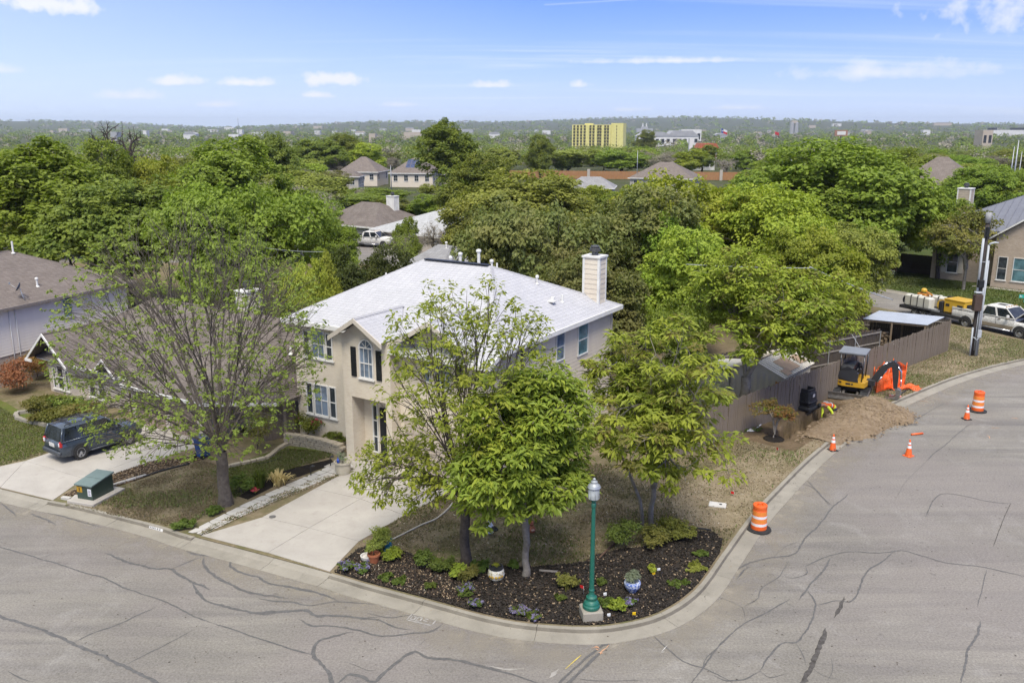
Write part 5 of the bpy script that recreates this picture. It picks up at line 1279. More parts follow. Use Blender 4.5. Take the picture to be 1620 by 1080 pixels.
mb=MB(); mb.box(-7,7,-4,4,h-7,h); mb.build('head_house',TOWN[1],t)
t,h=tower(1020,195,2900,3,'factory with two thin white stacks right of the yellow block','factory')
for s in (-1,1): mb=MB(); mb.lathe([(2.3,-2),(1.9,h)],12,(s*6,0,0)); mb.build('stack',TOWN[0],t)
mb=MB(); mb.box(-26,26,-8,8,-2,h*.5); mb.build('wall',TOWN[2],t); mb=MB(); mb.box(-12,10,-6,6,h*.5,h*.68); mb.build('upper_block',TOWN[2],t)
def mast(px,top,Y,label,r=.35,name='radio_mast'):
    t,h=tower(px,top,Y,0,label,name); mb=MB(); mb.tube([(0,0,-1),(0,0,h*.6),(0,0,h)],[r,r*.7,r*.35],5); mb.build('shaft',STEEL,t)
    return t,h
t,h=mast(376,185,2600,'thin radio mast on the skyline left of centre',.9)
mb=MB()
for k in range(6): mb.cbox((0,0,h*(.3+.11*k)),(3.2,3.2,.7))
mb.build('platforms',STEEL,t)
# flags on poles
FW=M('flag_white',(.65,.65,.65)); FB=M('flag_blue',(.03,.06,.25)); FR=M('flag_red',(.5,.03,.04))
def flag(px,top,Y,w,h,label,three=True):
    t,hh=mast(px,top-2,Y,label,.3,'flagpole')
    mb=MB(); n=8
    for i in range(n):
        x0,x1=i*w/n,(i+1)*w/n; y0,y1=.8*math.sin(i*.9),.8*math.sin((i+1)*.9); dz0,dz1=-.35*x0,-.35*x1; zt=hh-.6
        if three:
            if i<3: mb.add([(x0,y0,zt-h+dz0),(x1,y1,zt-h+dz1),(x1,y1,zt+dz1),(x0,y0,zt+dz0)],[(0,1,2,3)],1)
            else:
                mb.add([(x0,y0,zt-h/2+dz0),(x1,y1,zt-h/2+dz1),(x1,y1,zt+dz1),(x0,y0,zt+dz0)],[(0,1,2,3)],0); mb.add([(x0,y0,zt-h+dz0),(x1,y1,zt-h+dz1),(x1,y1,zt-h/2+dz1),(x0,y0,zt-h/2+dz0)],[(0,1,2,3)],2)
        else: mb.add([(x0,y0,zt-h+dz0),(x1,y1,zt-h+dz1),(x1,y1,zt+dz1),(x0,y0,zt+dz0)],[(0,1,2,3)],2)
    mb.build('flag',[FW,FB,FR],t)
    if three:
        mb=MB(); c=(w*.19,-1.2,hh-.6-h*.5-.35*w*.19); pts=[]
        for k in range(10): r=(.9,.38)[k%2]; an=math.pi/2+k*math.pi/5; pts.append((c[0]+r*math.cos(an),c[1],c[2]+r*math.sin(an)))
        mb.poly(pts); mb.build('star',FW,t)
flag(1141,204,900,6.5,4.3,'tall pole flying a huge blue, white and red lone star flag')
flag(1226,209,1000,5,3.2,'pole flying a red flag left of the silo tower',False)
t,h=tower(1331,206,700,0,'dark roadside billboard on a post above the trees','billboard')
mb=MB(); mb.tube([(0,0,-1),(0,0,h-4)],.6,8); mb.build('post',DARK,t); mb=MB(); mb.box(-5,5,-.5,.5,h-4.5,h); mb.build('board',TOWN[3],t); mb=MB(); mb.box(-3.2,3.4,-.62,-.52,h-3.6,h-.9); mb.build('poster',TOWN[0],t)
st=town(1570,1640,206,2200,'long white arena wall with dark boxes on top at the right skyline',TOWN[0],None,0,d=40,wins=0)
for x,ww in ((-48,7),(14,13)): mb=MB(); mb.box(x-ww,x+ww,4,22,13,20); mb.build('rooftop_box',DARK,st)
town(1556,1572,206,980,'small pale building left of the white arena',TOWN[1],None,0,wins=2)
far_house('hip_roofed_house','grey-brown hip roof behind the largest tree at right',(atY(1497,285,140).x,142),R(-35),13,12,5.2,atY(1490,249,140).z,RTAUPE,SIDING,.12)
rg=random.Random(9)
for i in range(46):
    Y=rg.uniform(1300,4200); px=rg.choice((rg.uniform(180,700),rg.uniform(60,890),rg.uniform(1000,1560))); w=rg.uniform(5,16)*rg.choice((1,1,1.8))
    a=atY(px,205,Y); g=ground_h(a.x,Y); hh=rg.uniform(9,15); ty=inproj(Vector((a.x,Y,g+hh)))[1]
    town(px,px+w,ty,Y,'tiny pale building on the distant plain, '+zone(px).replace('round','near').replace('anear','around').replace('below','under'),rg.choice(TOWN[:3]),rg.choice((TOWN[2],TOWN[1])),rg.choice((0,3)),name='distant_building',group='buildings on the distant plain',wins=0)
for px,top,Y,lab in ((618,262,200,'wooden utility pole left of the tan roofs'),(1009,238,230,'dark utility pole below the civic buildings'),(1252,252,210,'lamp standard with a bent arm at the far road'),(1212,247,240,'short pole beside the leafless tree')):
    mast(px,top,Y,lab,.14,'utility_pole')
for px,top,w in ((1605,232,.16),(1612,222,.2),(1617,240,.14)): mast(px,top,150,{1605:'grey steel pole, leftmost of three at the right edge',1612:'tallest of three grey steel poles at the right edge',1617:'shortest of three grey steel poles at the right edge'}[px],w,'steel_pole')
# ------------------------------------------------------------------ house with the metal roof, at right
a,b=G(1471,439,.1),G(1640,457,.1); d=(b-a).normalized(); ang=math.atan2(d.y,d.x)
mh=thing('metal_roofed_house','brick house with a blue-grey metal roof across the back street','house',(a.x,a.y,.1),ang)
e=5.0; WW=20; DD=13; rz=8.6
mb=MB(); mb.box(0,WW,0,DD,-.3,e); mb.build('wall',BRICKT,mh)
def seam_roof(parent,quads,mat):
    mb=MB()
    for (e0,e1,t1,t0) in quads:
        e0,e1,t0,t1=map(Vector,(e0,e1,t0,t1)); N=(e1-e0).cross(t0-e0).normalized(); N=N if N.z>0 else -N
        q=[e0,e1,t1,t0]; q=q if (q[1]-q[0]).cross(q[3]-q[0]).z>0 else q[::-1]; mb.add(q,[(0,1,2,3)])
        n=int((e1-e0).length/.6); ax=(e1-e0).normalized()
        for k in range(1,n):
            p=e0.lerp(e1,k/n); u=(p-e0).length; L=(e1-e0).length
            # seam runs straight up the slope until it meets the hip
            l0=(t0-e0).dot(ax); l1=(t1-e0).dot(ax); up=(t0-e0)-ax*l0
            f=1.0
            if u<l0: f=u/l0
            elif u>l1: f=(L-u)/(L-l1)
            if f<.03: continue
            qq=p+up*f; s=ax*.02; mb.add([p-s,p+s,qq+s,qq-s,p-s+N*.05,p+s+N*.05,qq+s+N*.05,qq-s+N*.05],[(4,5,6,7),(0,4,7,3),(1,2,6,5),(0,1,5,4)])
    return mb.build('roof',mat,parent)
seam_roof(mh,[((-.6,-.6,e),(WW+.6,-.6,e),(12.5,6.5,rz),(7.5,6.5,rz)),((WW+.6,-.6,e),(WW+.6,DD+.6,e),(12.5,6.5,rz),(12.5,6.5,rz)),((WW+.6,DD+.6,e),(-.6,DD+.6,e),(7.5,6.5,rz),(12.5,6.5,rz)),((-.6,DD+.6,e),(-.6,-.6,e),(7.5,6.5,rz),(7.5,6.5,rz)),
  ((5.4,-2.2,e-.4),(5.4,2.2,e-.4),(8.6,4.5,e+1.9),(8.6,-2.2,e+1.9)),((11.8,-2.2,e-.4),(11.8,2.2,e-.4),(8.6,4.5,e+1.9),(8.6,-2.2,e+1.9))],ALU)
mb=MB(); mb.add([(5.8,-1.8,e-.4),(11.4,-1.8,e-.4),(8.6,-1.8,e+1.7),(5.8,-.01,e-.4),(11.4,-.01,e-.4),(8.6,-.01,e+1.7)],[(0,1,2),(5,4,3),(0,2,5,3),(1,4,5,2)]); mb.box(5.8,11.4,-1.8,-.01,-.3,e-.41); mb.build('gable_wall',BRICKT,mh)
rake(mh,8.6,3.2,-2.2,e-.4,e+1.9,TRIM,.18)
fascia(mh,[((-.6,-.6,e),(5.4,-.6,e)),((11.8,-.6,e),(WW+.6,-.6,e)),((-.6,DD,e),(-.6,-.6,e))],M('trim_bluegrey',(.16,.165,.19)),.2)
mb=MB(); mb.box(-.5,WW+.5,-.5,DD+.5,e-.1,e-.03); mb.build('soffit',TRIM,mh)
window(mh,'f',1.9,.7,2.75,1.0,0,GLASS,mull=1)
for u in (1.15,2.65): mb=MB(); mb.box(u-.22,u+.22,-.05,-.003,.7,2.75); mb.build('shutter',TRIMC,mh)
for u,w in ((6.6,.8),(8.1,1.3),(9.75,.9)): window(mh,'f',u,.75,2.9,w,-1.8,GLASST if w>1 else GLASS,mull=1)
chimney(mh,1.0,5,4.5,8.4,1.2,1.2,True,M('chimney_tan',(.4,.34,.27),(.35,.29,.23)))
mb=MB(); mb.box(4.5,26,-2.7,-2.1,-.1,.05); mb.build('front_walk',CONC,mh)
gf=G(1440,432,.1); t=thing('garden_fence','dark wooden fence running left from the brick house','fence',(a.x,a.y,.1),ang)
me=None
for i in range(60):
    if me is None: mb=MB(); mb.box(0,.14,-.012,.012,0,1.9); me=mb.mesh('picket',M('fence_dark',(.055,.043,.035),(.035,.028,.023),4,.9))
    if i<22: link('picket',M and me,t,(-.3-i*.15,1.6,random.uniform(-.02,.02)))
mb=MB(); mb.box(-3.6,-.1,1.63,1.67,.3,.4); mb.box(-3.6,-.1,1.63,1.67,1.5,1.6); mb.build('rail',MATS['fence_dark'],t)
t=thing('wooden_gate','red-brown wooden gate between the dark fence and the brick house','gate',(a.x,a.y,.1),ang)
me=None
for i in range(24):
    if me is None: mb=MB(); mb.box(0,.14,-.014,.014,0,2.0); me=mb.mesh('picket',M('fence_redbrown',(.19,.085,.045),(.15,.065,.035),4,.9))
    if i<22: link('picket',me,t,(-3.8-i*.15,1.5,random.uniform(-.02,.02)))
mb=MB(); mb.box(-7.1,-3.7,1.53,1.57,.3,.4); mb.box(-7.1,-3.7,1.53,1.57,1.6,1.7); mb.build('rail',MATS['fence_redbrown'],t)
# ------------------------------------------------------------------ fences
FEN=M('fence_grey',(.205,.166,.126),(.14,.112,.083),2.2,.92,0,.4,20,stretch=(3,3,.35)); FEND=M('fence_darkbrown',(.075,.062,.054),(.048,.04,.035),2.2,.92,stretch=(3,3,.35)); RAIL=M('rail_weathered',(.26,.235,.21),(.19,.17,.15),3,.9)  # FEND: darker brown for the back and inner fences
rf=random.Random(3)
def fence(label,p0,p1,h0,h1,mat,rails_side=1,pw=.14,gap=.006,name='plank_fence',posts=True,limit=290,railmat=None):
    p0=Vector((p0[0],p0[1],ZK-.03)); p1=Vector((p1[0],p1[1],ZK-.03)); L=(p1-p0).length; d=(p1-p0).normalized()
    t=thing(name,label,'fence',p0,math.atan2(d.y,d.x)); n=int(L/(pw+gap)); ms=[]
    for k in range(4):
        mb=MB(); c=.03
        mb.extr([(0,0),(pw,0),(pw,1-c*(k%2)),(pw-c*.5,1),(c*.5,1),(0,1-c)],-.009,.009); ms.append(mb.mesh('picket',mat))
    for i in range(min(n,limit)):
        o=link('picket',rf.choice(ms),t,(i*(pw+gap),rf.uniform(-.007,.007),rf.uniform(-.02,.02))); h=h0+(h1-h0)*i/n
        o.scale=(rf.uniform(.95,1.0),1,h+rf.uniform(-.03,.035)); o.rotation_euler=(rf.uniform(-.012,.012),rf.uniform(-.008,.008),0)
    for zf in (.16,.55,.9):
        mb=MB(); y=.035*rails_side; vs=[]
        mb.add([(0,y-.02,h0*zf-.04),(0,y+.02,h0*zf-.04),(0,y+.02,h0*zf+.04),(0,y-.02,h0*zf+.04),(L,y-.02,h1*zf-.04),(L,y+.02,h1*zf-.04),(L,y+.02,h1*zf+.04),(L,y-.02,h1*zf+.04)],[(0,1,2,3),(7,6,5,4),(0,4,5,1),(1,5,6,2),(2,6,7,3),(3,7,4,0)]); mb.build('rail',railmat or RAIL,t)
    if posts:
        me=None
        for k in range(int(L/2.4)+1):
            if me is None: mb=MB(); mb.lathe([(.03,-.3),(.03,1.75),(.035,1.78),(.0,1.8)],8); me=mb.mesh('post',STEEL)
            link('post',me,t,(min(k*2.4,L),.075*rails_side,0))
    return t
fence('long weathered grey plank fence along the grass strip',G(1045,736,.1),G(1500,555,.1),1.85,2.12,FEN)
cb=G(1310,490,1.95); fB=G(1500,555,.1)
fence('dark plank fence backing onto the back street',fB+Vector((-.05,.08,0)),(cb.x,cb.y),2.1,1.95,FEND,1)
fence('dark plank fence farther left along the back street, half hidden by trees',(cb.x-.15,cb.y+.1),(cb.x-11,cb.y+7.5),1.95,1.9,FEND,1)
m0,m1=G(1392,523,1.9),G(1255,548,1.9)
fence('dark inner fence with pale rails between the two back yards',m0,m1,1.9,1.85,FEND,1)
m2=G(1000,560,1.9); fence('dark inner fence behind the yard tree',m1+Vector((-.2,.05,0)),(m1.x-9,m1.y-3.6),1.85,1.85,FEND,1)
fence('grey plank side fence between the pale brick house and the corner house',G(418,700,.1),G(470,688,.1),1.7,1.7,FEN,posts=False)
# ------------------------------------------------------------------ shed and lean-to
BEI=M('shed_beige',(.50,.475,.42),(.44,.415,.37),1.5,.6); BEIR=M('shed_roof_beige',(.60,.555,.47),(.52,.475,.4),1.5,.6); TANP=M('panel_tan',(.34,.235,.145),(.29,.2,.125),2,.8)
r0,r1=G(1198,572,2.45),G(1244,551,2.45); d=(r1-r0).normalized(); L=(r1-r0).length
sh=thing('garden_shed','beige garden shed with tan patches on its ribbed roof behind the grey fence','shed',(r0.x,r0.y,.1),math.atan2(d.y,d.x))
mb=MB(); hw=1.45
mb.extr([(0,0),(1,0)],0,0) if False else None
for k in range(int(L/.3)):
    pass
def ribbed(mb,x0,x1,y,z0,z1,axis,n,dep=.03,mi=0):
    """wall of vertical ribs as a zig-zag sheet"""
    pts=[]
    for i in range(n*4+1):
        u=x0+(x1-x0)*i/(n*4); dd=dep if i%4 in (1,2) else 0; pts.append((u,dd))
    vs=[]
    for z in (z0,z1): vs+= [((u,y-dd,z) if axis=='x' else (y-dd,u,z)) for u,dd in pts]
    m=len(pts); fs=[(i,i+1,m+i+1,m+i) for i in range(m-1)]
    if axis!='x': fs=[f[::-1] for f in fs]
    mb.add(vs,fs,mi)
ribbed(mb,-hw,hw,0,-.1,1.8,'y',9); ribbed(mb,0,L,-hw,-.1,1.8,'x',14); mb.box(.02,L-.02,-hw+.03,hw,-.1,1.8)
mb.add([(0.01,-hw,1.8),(0.01,hw,1.8),(.01,0,2.33)],[(2,1,0)]); mb.build('wall',BEI,sh)
mb=MB()
for s in (-1,1):
    e0,e1=(-.15,s*(hw+.15),1.74),(L+.15,s*(hw+.15),1.74); t0,t1=(-.15,0,2.36),(L+.15,0,2.36)
    q=[Vector(x) for x in (e0,e1,t1,t0)]
    if s>0: q=q[::-1]
    mb.add(q,[(0,1,2,3)]); n=15
    for k in range(n+1):
        x=-.15+(L+.3)*k/n; mb.add([(x-.02,s*(hw+.15),1.75),(x+.02,s*(hw+.15),1.75),(x+.02,0,2.37),(x-.02,0,2.37),(x,s*(hw+.15),1.79),(x,0,2.41)],[(0,4,5,3),(4,1,2,5)])
rfm=mb.build('roof',BEIR,sh)
mb=MB()
for x0,x1,u0,u1 in ((.35,1.0,.02,.3),(.95,2.35,.12,.72),(2.75,3.6,.2,.62)):
    P=lambda x,u:(x,-(hw+.15)*(1-u),1.74+.62*u+.052)
    mb.add([P(x0,u0),P(x1,u0),P(x1,u1),P(x0,u1)],[(0,1,2,3)])
mb.build('roof_patch',TANP,rfm)
mb=MB(); mb.tube([(-.17,0,2.4),(L+.17,0,2.4)],.03,6); mb.build('ridge_cap',M('cap_brown',(.16,.11,.075)),sh)
mb=MB(); ribbed(mb,hw+.05,hw+1.9,-.1,-.1,1.55,'y',6); mb.box(-.07,2.2,hw+.06,hw+1.9,-.1,1.5); mb.add([(-.25,hw+.05,1.75),(2.3,hw+.05,1.75),(2.3,hw+2,1.5),(-.25,hw+2,1.5)],[(0,1,2,3)]); mb.build('side_store',BEI,sh)
tools=thing('orange_tarp','orange cover hung at the corner of the beige shed','cover',tuple(Vector((r0.x,r0.y,.9))-d*.12+Vector((d.y,-d.x,0))*(hw*.9)),math.atan2(d.y,d.x))
mb=MB(); mb.add([(-.05,-.2,0),(-.05,.2,.05),(-.03,.16,.75),(-.03,-.12,.8),(-.12,0,.1),(-.1,.02,.7)],[(0,4,5,3),(4,1,2,5)]); mb.build('sheet',M('tarp_orange',(.5,.24,.04),(.35,.17,.04),5,.8),tools)
c=[G(1364,502,2.3),G(1467,512,2.3),G(1494,506,2.3),G(1390,496,2.3)]; o=c[0]; d=(c[1]-c[0]).normalized(); ang=math.atan2(d.y,d.x)
lt=thing('lean_to','open lean-to with a corrugated metal roof in the corner of the plank fences','shelter',(o.x,o.y,.1),ang)
lc=[]
for p in c: v=p-o; lc.append((v.x*math.cos(-ang)-v.y*math.sin(-ang),v.x*math.sin(-ang)+v.y*math.cos(-ang)))
mb=MB(); n=44; vs=[]
for i in range(n*2+1):
    f=i/(n*2); dz=.022 if i%2 else 0
    a=Vector((*lc[0],0)).lerp(Vector((*lc[1],0)),f); b_=Vector((*lc[3],0)).lerp(Vector((*lc[2],0)),f)
    vs+= [(a.x,a.y,2.1+dz),(b_.x,b_.y,2.4+dz)]
mb.add(vs,[(i*2,i*2+2,i*2+3,i*2+1) for i in range(n*2)]); mb.build('roof',M('corrugated_blue',(.40,.43,.48),(.36,.385,.43),1.5,.45,.3),lt)
W=lc[1][0]; dp=max(lc[2][1],lc[3][1])
WOOD=M('timber_old',(.2,.15,.1),(.14,.105,.07),4,.9,stretch=(6,6,.6))
me=None
for x,y,h in ((.12,.1,2.05),(W*.47,.1,2.05),(W-.1,.1,2.05),(.5,dp-.1,2.3),(W*.6,dp-.1,2.3)):
    mb=MB(); mb.cbox((x,y,h/2-.05),(.11,.11,h+.1)); mb.build('post',WOOD,lt)
mb=MB(); mb.cbox((W/2,.1,2.03),(W,.07,.12)); mb.build('beam',WOOD,lt)
me=None
for i in range(24): 
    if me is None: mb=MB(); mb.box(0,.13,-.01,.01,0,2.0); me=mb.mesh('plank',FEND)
    link('plank',me,lt,(.3+i*.14,dp-.02,0))
for k in range(3): mb=MB(); mb.cbox((.05,dp*.5,.5+k*.6),(.03,dp*.8,.12)); mb.build('slat',WOOD,lt)
st=thing('log_pile','stack of split firewood under the left end of the lean-to','log pile',(o.x,o.y,.1),ang); me=None
for r in range(7):
    for k in range(6):
        if me is None: mb=MB(); mb.lathe([(.1,-.25),(.1,.25)],7); me=mb.mesh('log',M('log_cut',(.22,.165,.11),(.12,.09,.065),8,.9))
        q=link('log',me,st,(.45+k*.2+.1*(r%2)+rf.uniform(-.02,.02),.55,.1+r*.18)); q.rotation_euler=(math.pi/2,0,rf.random()*6)
bk=thing('covered_heap','dark clutter of bikes and boxes stored under the lean-to','stored clutter',(o.x,o.y,.1),ang)
mb=MB()
for x in (2.0,2.9):
    for s in (0,.95):
        mb.tube([(x+s+.32*math.cos(a*.524),.7,.36+.32*math.sin(a*.524)) for a in range(13)],.025,5)
    mb.tube([(x,.7,.36),(x+.3,.7,.75),(x+.75,.7,.78),(x+.95,.7,.36)],.02,5); mb.tube([(x+.75,.7,.78),(x+.8,.7,1.0),(x+.95,.95,1.02)],.018,5)
mb.build('bicycle',STEEL,bk); mb=MB()
for x,w,h in ((1.8,.7,.6),(2.7,.9,.8),(3.8,.6,.5)): mb.cbox((x,1.2,h/2),(w,.6,h),bev=.03)
mb.build('box',DARK,bk)
# ------------------------------------------------------------------ vehicles
TYRE=M('tyre',(.022,.022,.023),(.035,.034,.033),7,.85); RIM=M('alloy',(.52,.53,.55),(.42,.43,.45),6,.35,.7); LAMPR=Mpaint('lamp_red',(.42,.012,.014),.15); LAMPW=Mpaint('lamp_clear',(.6,.62,.64),.12)
CHR=M('chrome',(.6,.6,.62),(.5,.5,.52),4,.18,.9); CARGL=Mglass('car_glass',(.012,.015,.018),.04); BLK=M('plastic_black',(.022,.022,.024),(.032,.032,.034),6,.6)
def wheel(parent,x,y,r,w,spokes=6,name='wheel'):
    s=1 if y>0 else -1
    mb=MB(); vs=MB(); 
    prof=[(r*.62,-w/2),(r*.93,-w/2),(r,-w*.36),(r,w*.36),(r*.93,w/2),(r*.62,w/2)]
    mb.lathe(prof,22,cap=False); mb.lathe([(r*.62,w/2),(r*.62,-w/2)],22,cap=False)
    wl=mb.build(name,TYRE,parent,(x,y,r)); wl.rotation_euler=(-math.pi/2 if s>0 else math.pi/2,0,0)
    rm=MB(); z=w*.28
    rm.lathe([(r*.60,z-.06),(r*.63,w*.47),(r*.57,w*.47),(r*.56,z)],22,cap=False)
    for k in range(spokes):
        a=2*math.pi*k/spokes; c,si=math.cos(a),math.sin(a)
        for q in (-.13,.13):
            A=Vector((c*r*.13-si*r*.06*(1 if q>0 else -1),si*r*.13+c*r*.06*(1 if q>0 else -1),z+.035)); B=Vector((math.cos(a+q)*r*.58,math.sin(a+q)*r*.58,z+.02)); n=Vector((-si,c,0))*r*.05
            rm.add([A-n,A+n,B+n,B-n,A-n+Vector((0,0,-.04)),A+n+Vector((0,0,-.04)),B+n+Vector((0,0,-.04)),B-n+Vector((0,0,-.04))],[(0,3,2,1) if False else (0,1,2,3),(0,4,5,1),(1,5,6,2),(2,6,7,3),(3,7,4,0)])
    rm.lathe([(r*.17,z-.02),(r*.17,z+.05),(r*.08,z+.06)],12); rm.build('rim',RIM,wl)
    dk=MB(); dk.lathe([(r*.58,z-.1),(r*.58,z-.08)],20); dk.build('brake',BLK,wl)
    return wl
def loft(mb,st,mi=0,smooth=True,ch=.09):
    """body from stations (x, z bottom, z top, half width bottom, half width top)"""
    rows=[]
    for x,zb,zt,hb,ht in st:
        zm=zb+(zt-zb)*.55; hm=max(hb,ht)
        rows.append([(x,-hb+.06,zb),(x,-hb,zb+.08),(x,-hm,zm),(x,-ht,zt-ch),(x,-ht+ch,zt),(x,0,zt+.015),(x,ht-ch,zt),(x,ht,zt-ch),(x,hm,zm),(x,hb,zb+.08),(x,hb-.06,zb)])
    n=len(rows[0]); vs=[p for r in rows for p in r]; fs=[]
    for i in range(len(rows)-1):
        for j in range(n): a=i*n+j; b=i*n+(j+1)%n; fs.append((a,a+n,b+n,b))
    mb.add(vs,fs,mi,smooth); mb.add(rows[0],[tuple(range(n))],mi); mb.add(rows[-1],[tuple(range(n-1,-1,-1))],mi)
def glasshouse(parent,xb0,xb1,xt0,xt1,hb,ht,zb,zt,paint,splits,roofover=.03,mid=None):
    """dark glass cabin, painted roof and pillars"""
    mb=MB(); B=[(xb0,-hb,zb),(xb1,-hb,zb),(xb1,hb,zb),(xb0,hb,zb)]; T=[(xt0,-ht,zt),(xt1,-ht,zt),(xt1,ht,zt),(xt0,ht,zt)]
    mb.add(B+T,[(0,1,5,4),(1,2,6,5),(2,3,7,6),(3,0,4,7),(4,5,6,7)]); cab=mb.build('window',CARGL,parent)
    mb=MB(); st=[]
    for f,dz in ((0,-.01),(.08,.035),(.3,.06),(.6,.062),(.9,.04),(1,-.005)):
        st.append((xt0-.02+(xt1-xt0+.04)*f,dz))
    rows=[[(x,-ht-.015,zt-.02),(x,-ht+.05,zt+dz),(x,0,zt+dz+.02),(x,ht-.05,zt+dz),(x,ht+.015,zt-.02)] for x,dz in st]
    vs=[p for r in rows for p in r]; fs=[]
    for i in range(len(rows)-1):
        for j in range(4): a=i*5+j; fs.append((a,a+5,a+6,a+1))
    mb.add(vs,fs,0,True)
    def lp(f,s,k=0):  # point on the side at fraction f along, bottom/top
        b=Vector((xb0+(xb1-xb0)*f,s*hb,zb)); t=Vector((xt0+(xt1-xt0)*f,s*ht,zt)); return b,t
    for s in (-1,1):
        for f,w in splits:
            b,t=lp(f,s); o=Vector((0,s*.012,.0)); q=[b+Vector((-w/2,0,0))+o,b+Vector((w/2,0,0))+o,t+Vector((w/2,0,0))+o,t+Vector((-w/2,0,0))+o]
            mb.add(q+[p-Vector((0,s*.03,0)) for p in q],[(0,1,2,3) if s<0 else (3,2,1,0),(0,3,7,4),(1,5,6,2)])
        b0,t0=lp(0,s); b1,t1=lp(1,s); mb.tube([b0+Vector((0,s*.0,0)),t0],.045,6); mb.tube([b1,t1],.04,6)
        mb.tube([b0+Vector((0,s*.012,.0)),b1+Vector((0,s*.012,0))],.03,5)
    mb.build('roof',paint,parent); return cab
def arch(mb,x,y,r,s,mi=0):
    n=14; pts=[(x+r*math.cos(math.pi*k/n),y,r*math.sin(math.pi*k/n)) for k in range(n+1)]
    return pts
# blue estate car on the neighbour's drive
BLU=Mpaint('paint_blue',(.042,.058,.08),.28,.8,.3); BLUD=Mpaint('trim_darkblue',(.04,.046,.055),.5,.1)
ra,rb=G(128,726,ZK+.012),G(203,703,ZK+.012); d=(rb-ra).normalized(); n_=Vector((-d.y,d.x,0))
sc=(rb-ra).length/2.62; o=ra+n_*.78*sc-d*.0
suv=thing('blue_suv','slate blue five-door car parked on the driveway at the left','car',(o.x,o.y,ZK+.014),math.atan2(d.y,d.x),scale=sc)
suv.scale=(sc,sc,sc*1.13)
mb=MB(); loft(mb,[(-.98,.42,.80,.80,.78),(-.93,.36,1.02,.86,.85),(-.6,.30,1.06,.89,.87),(0,.27,1.05,.90,.88),(1.0,.27,1.04,.90,.88),(1.9,.27,1.04,.90,.87),(2.35,.29,1.02,.90,.84),(2.9,.32,.98,.89,.80),(3.25,.36,.92,.86,.76),(3.42,.42,.78,.80,.70)]); body=mb.build('body',BLU,suv)
glasshouse(suv,-.92,2.3,-.70,1.55,.86,.70,1.03,1.62,BLU,[(.02,.16),(.33,.14),(.63,.10)])
for x in (0,2.62):
    for s in (-1,1):
        mb=MB(); m=14; pts=[(x+.44*math.cos(math.pi*k/m),s*.905,.33+.44*math.sin(math.pi*k/m)) for k in range(m+1)]; mb.poly(pts if s<0 else pts[::-1]); mb.build('wheel_arch',BLK,body)
        pts=[(x+r*math.cos(math.pi*k/m),s*.912,.33+r*math.sin(math.pi*k/m)) for r in (.44,.50) for k in range(m+1)]; mb=MB(); mb.add(pts,[(k,k+1,m+2+k,m+1+k) if s>0 else (m+1+k,m+2+k,k+1,k) for k in range(m)]); mb.build('arch_trim',BLUD,body)
        wheel(suv,x,s*.80,.355,.24,6)
mb=MB()
for s in (-1,1): mb.tube([(.52,s*.93,.34),(2.1,s*.93,.34)],.05,6)
mb.build('side_step',BLUD,suv)
mb=MB(); mb.cbox((-1.0,0,.50),(.2,1.7,.24),bev=.06); mb.build('bumper',BLUD,suv)
mb=MB(); mb.cbox((3.42,0,.52),(.2,1.62,.3),bev=.07); mb.build('bumper',BLU,suv)
for s in (-1,1): mb=MB(); mb.cbox((-.93,s*.79,.93),(.14,.17,.27),bev=.03); mb.build('tail_light',LAMPR,suv); mb=MB(); mb.cbox((-.98,s*.74,.93),(.08,.09,.18),bev=.02); mb.build('reverse_light',LAMPW,suv); mb=MB(); mb.cbox((3.32,s*.62,.76),(.16,.3,.2),bev=.05); mb.build('headlight',LAMPW,suv)
mb=MB(); mb.cbox((-.985,0,.82),(.03,.5,.16)); mb.build('number_plate',WHP,suv)
for s in (-1,1): mb=MB(); mb.tube([(-.55,s*.62,1.68),(-.5,s*.62,1.74),(1.25,s*.62,1.74),(1.3,s*.62,1.68)],.02,6); mb.build('roof_rail',BLK,suv); mb=MB(); mb.cbox((1.95,s*1.0,1.13),(.13,.2,.17),bev=.05); mb.build('mirror',BLU,suv)
for x in (-.2,.75): mb=MB(); mb.cbox((x,0,1.745),(.06,1.26,.03)); mb.build('roof_bar',BLK,suv)
mb=MB()
for x in (.56,1.42): mb.box(x,x+.012,-.9115,-.905,.42,1.02); mb.box(x,x+.012,.905,.9115,.42,1.02)
mb.build('door_gap',BLK,suv)
mb=MB()
for x in (.68,1.55): mb.cbox((x+.08,-.92,.93),(.17,.03,.035)); mb.cbox((x+.08,.92,.93),(.17,.03,.035))
mb.build('handle',CHR,suv)
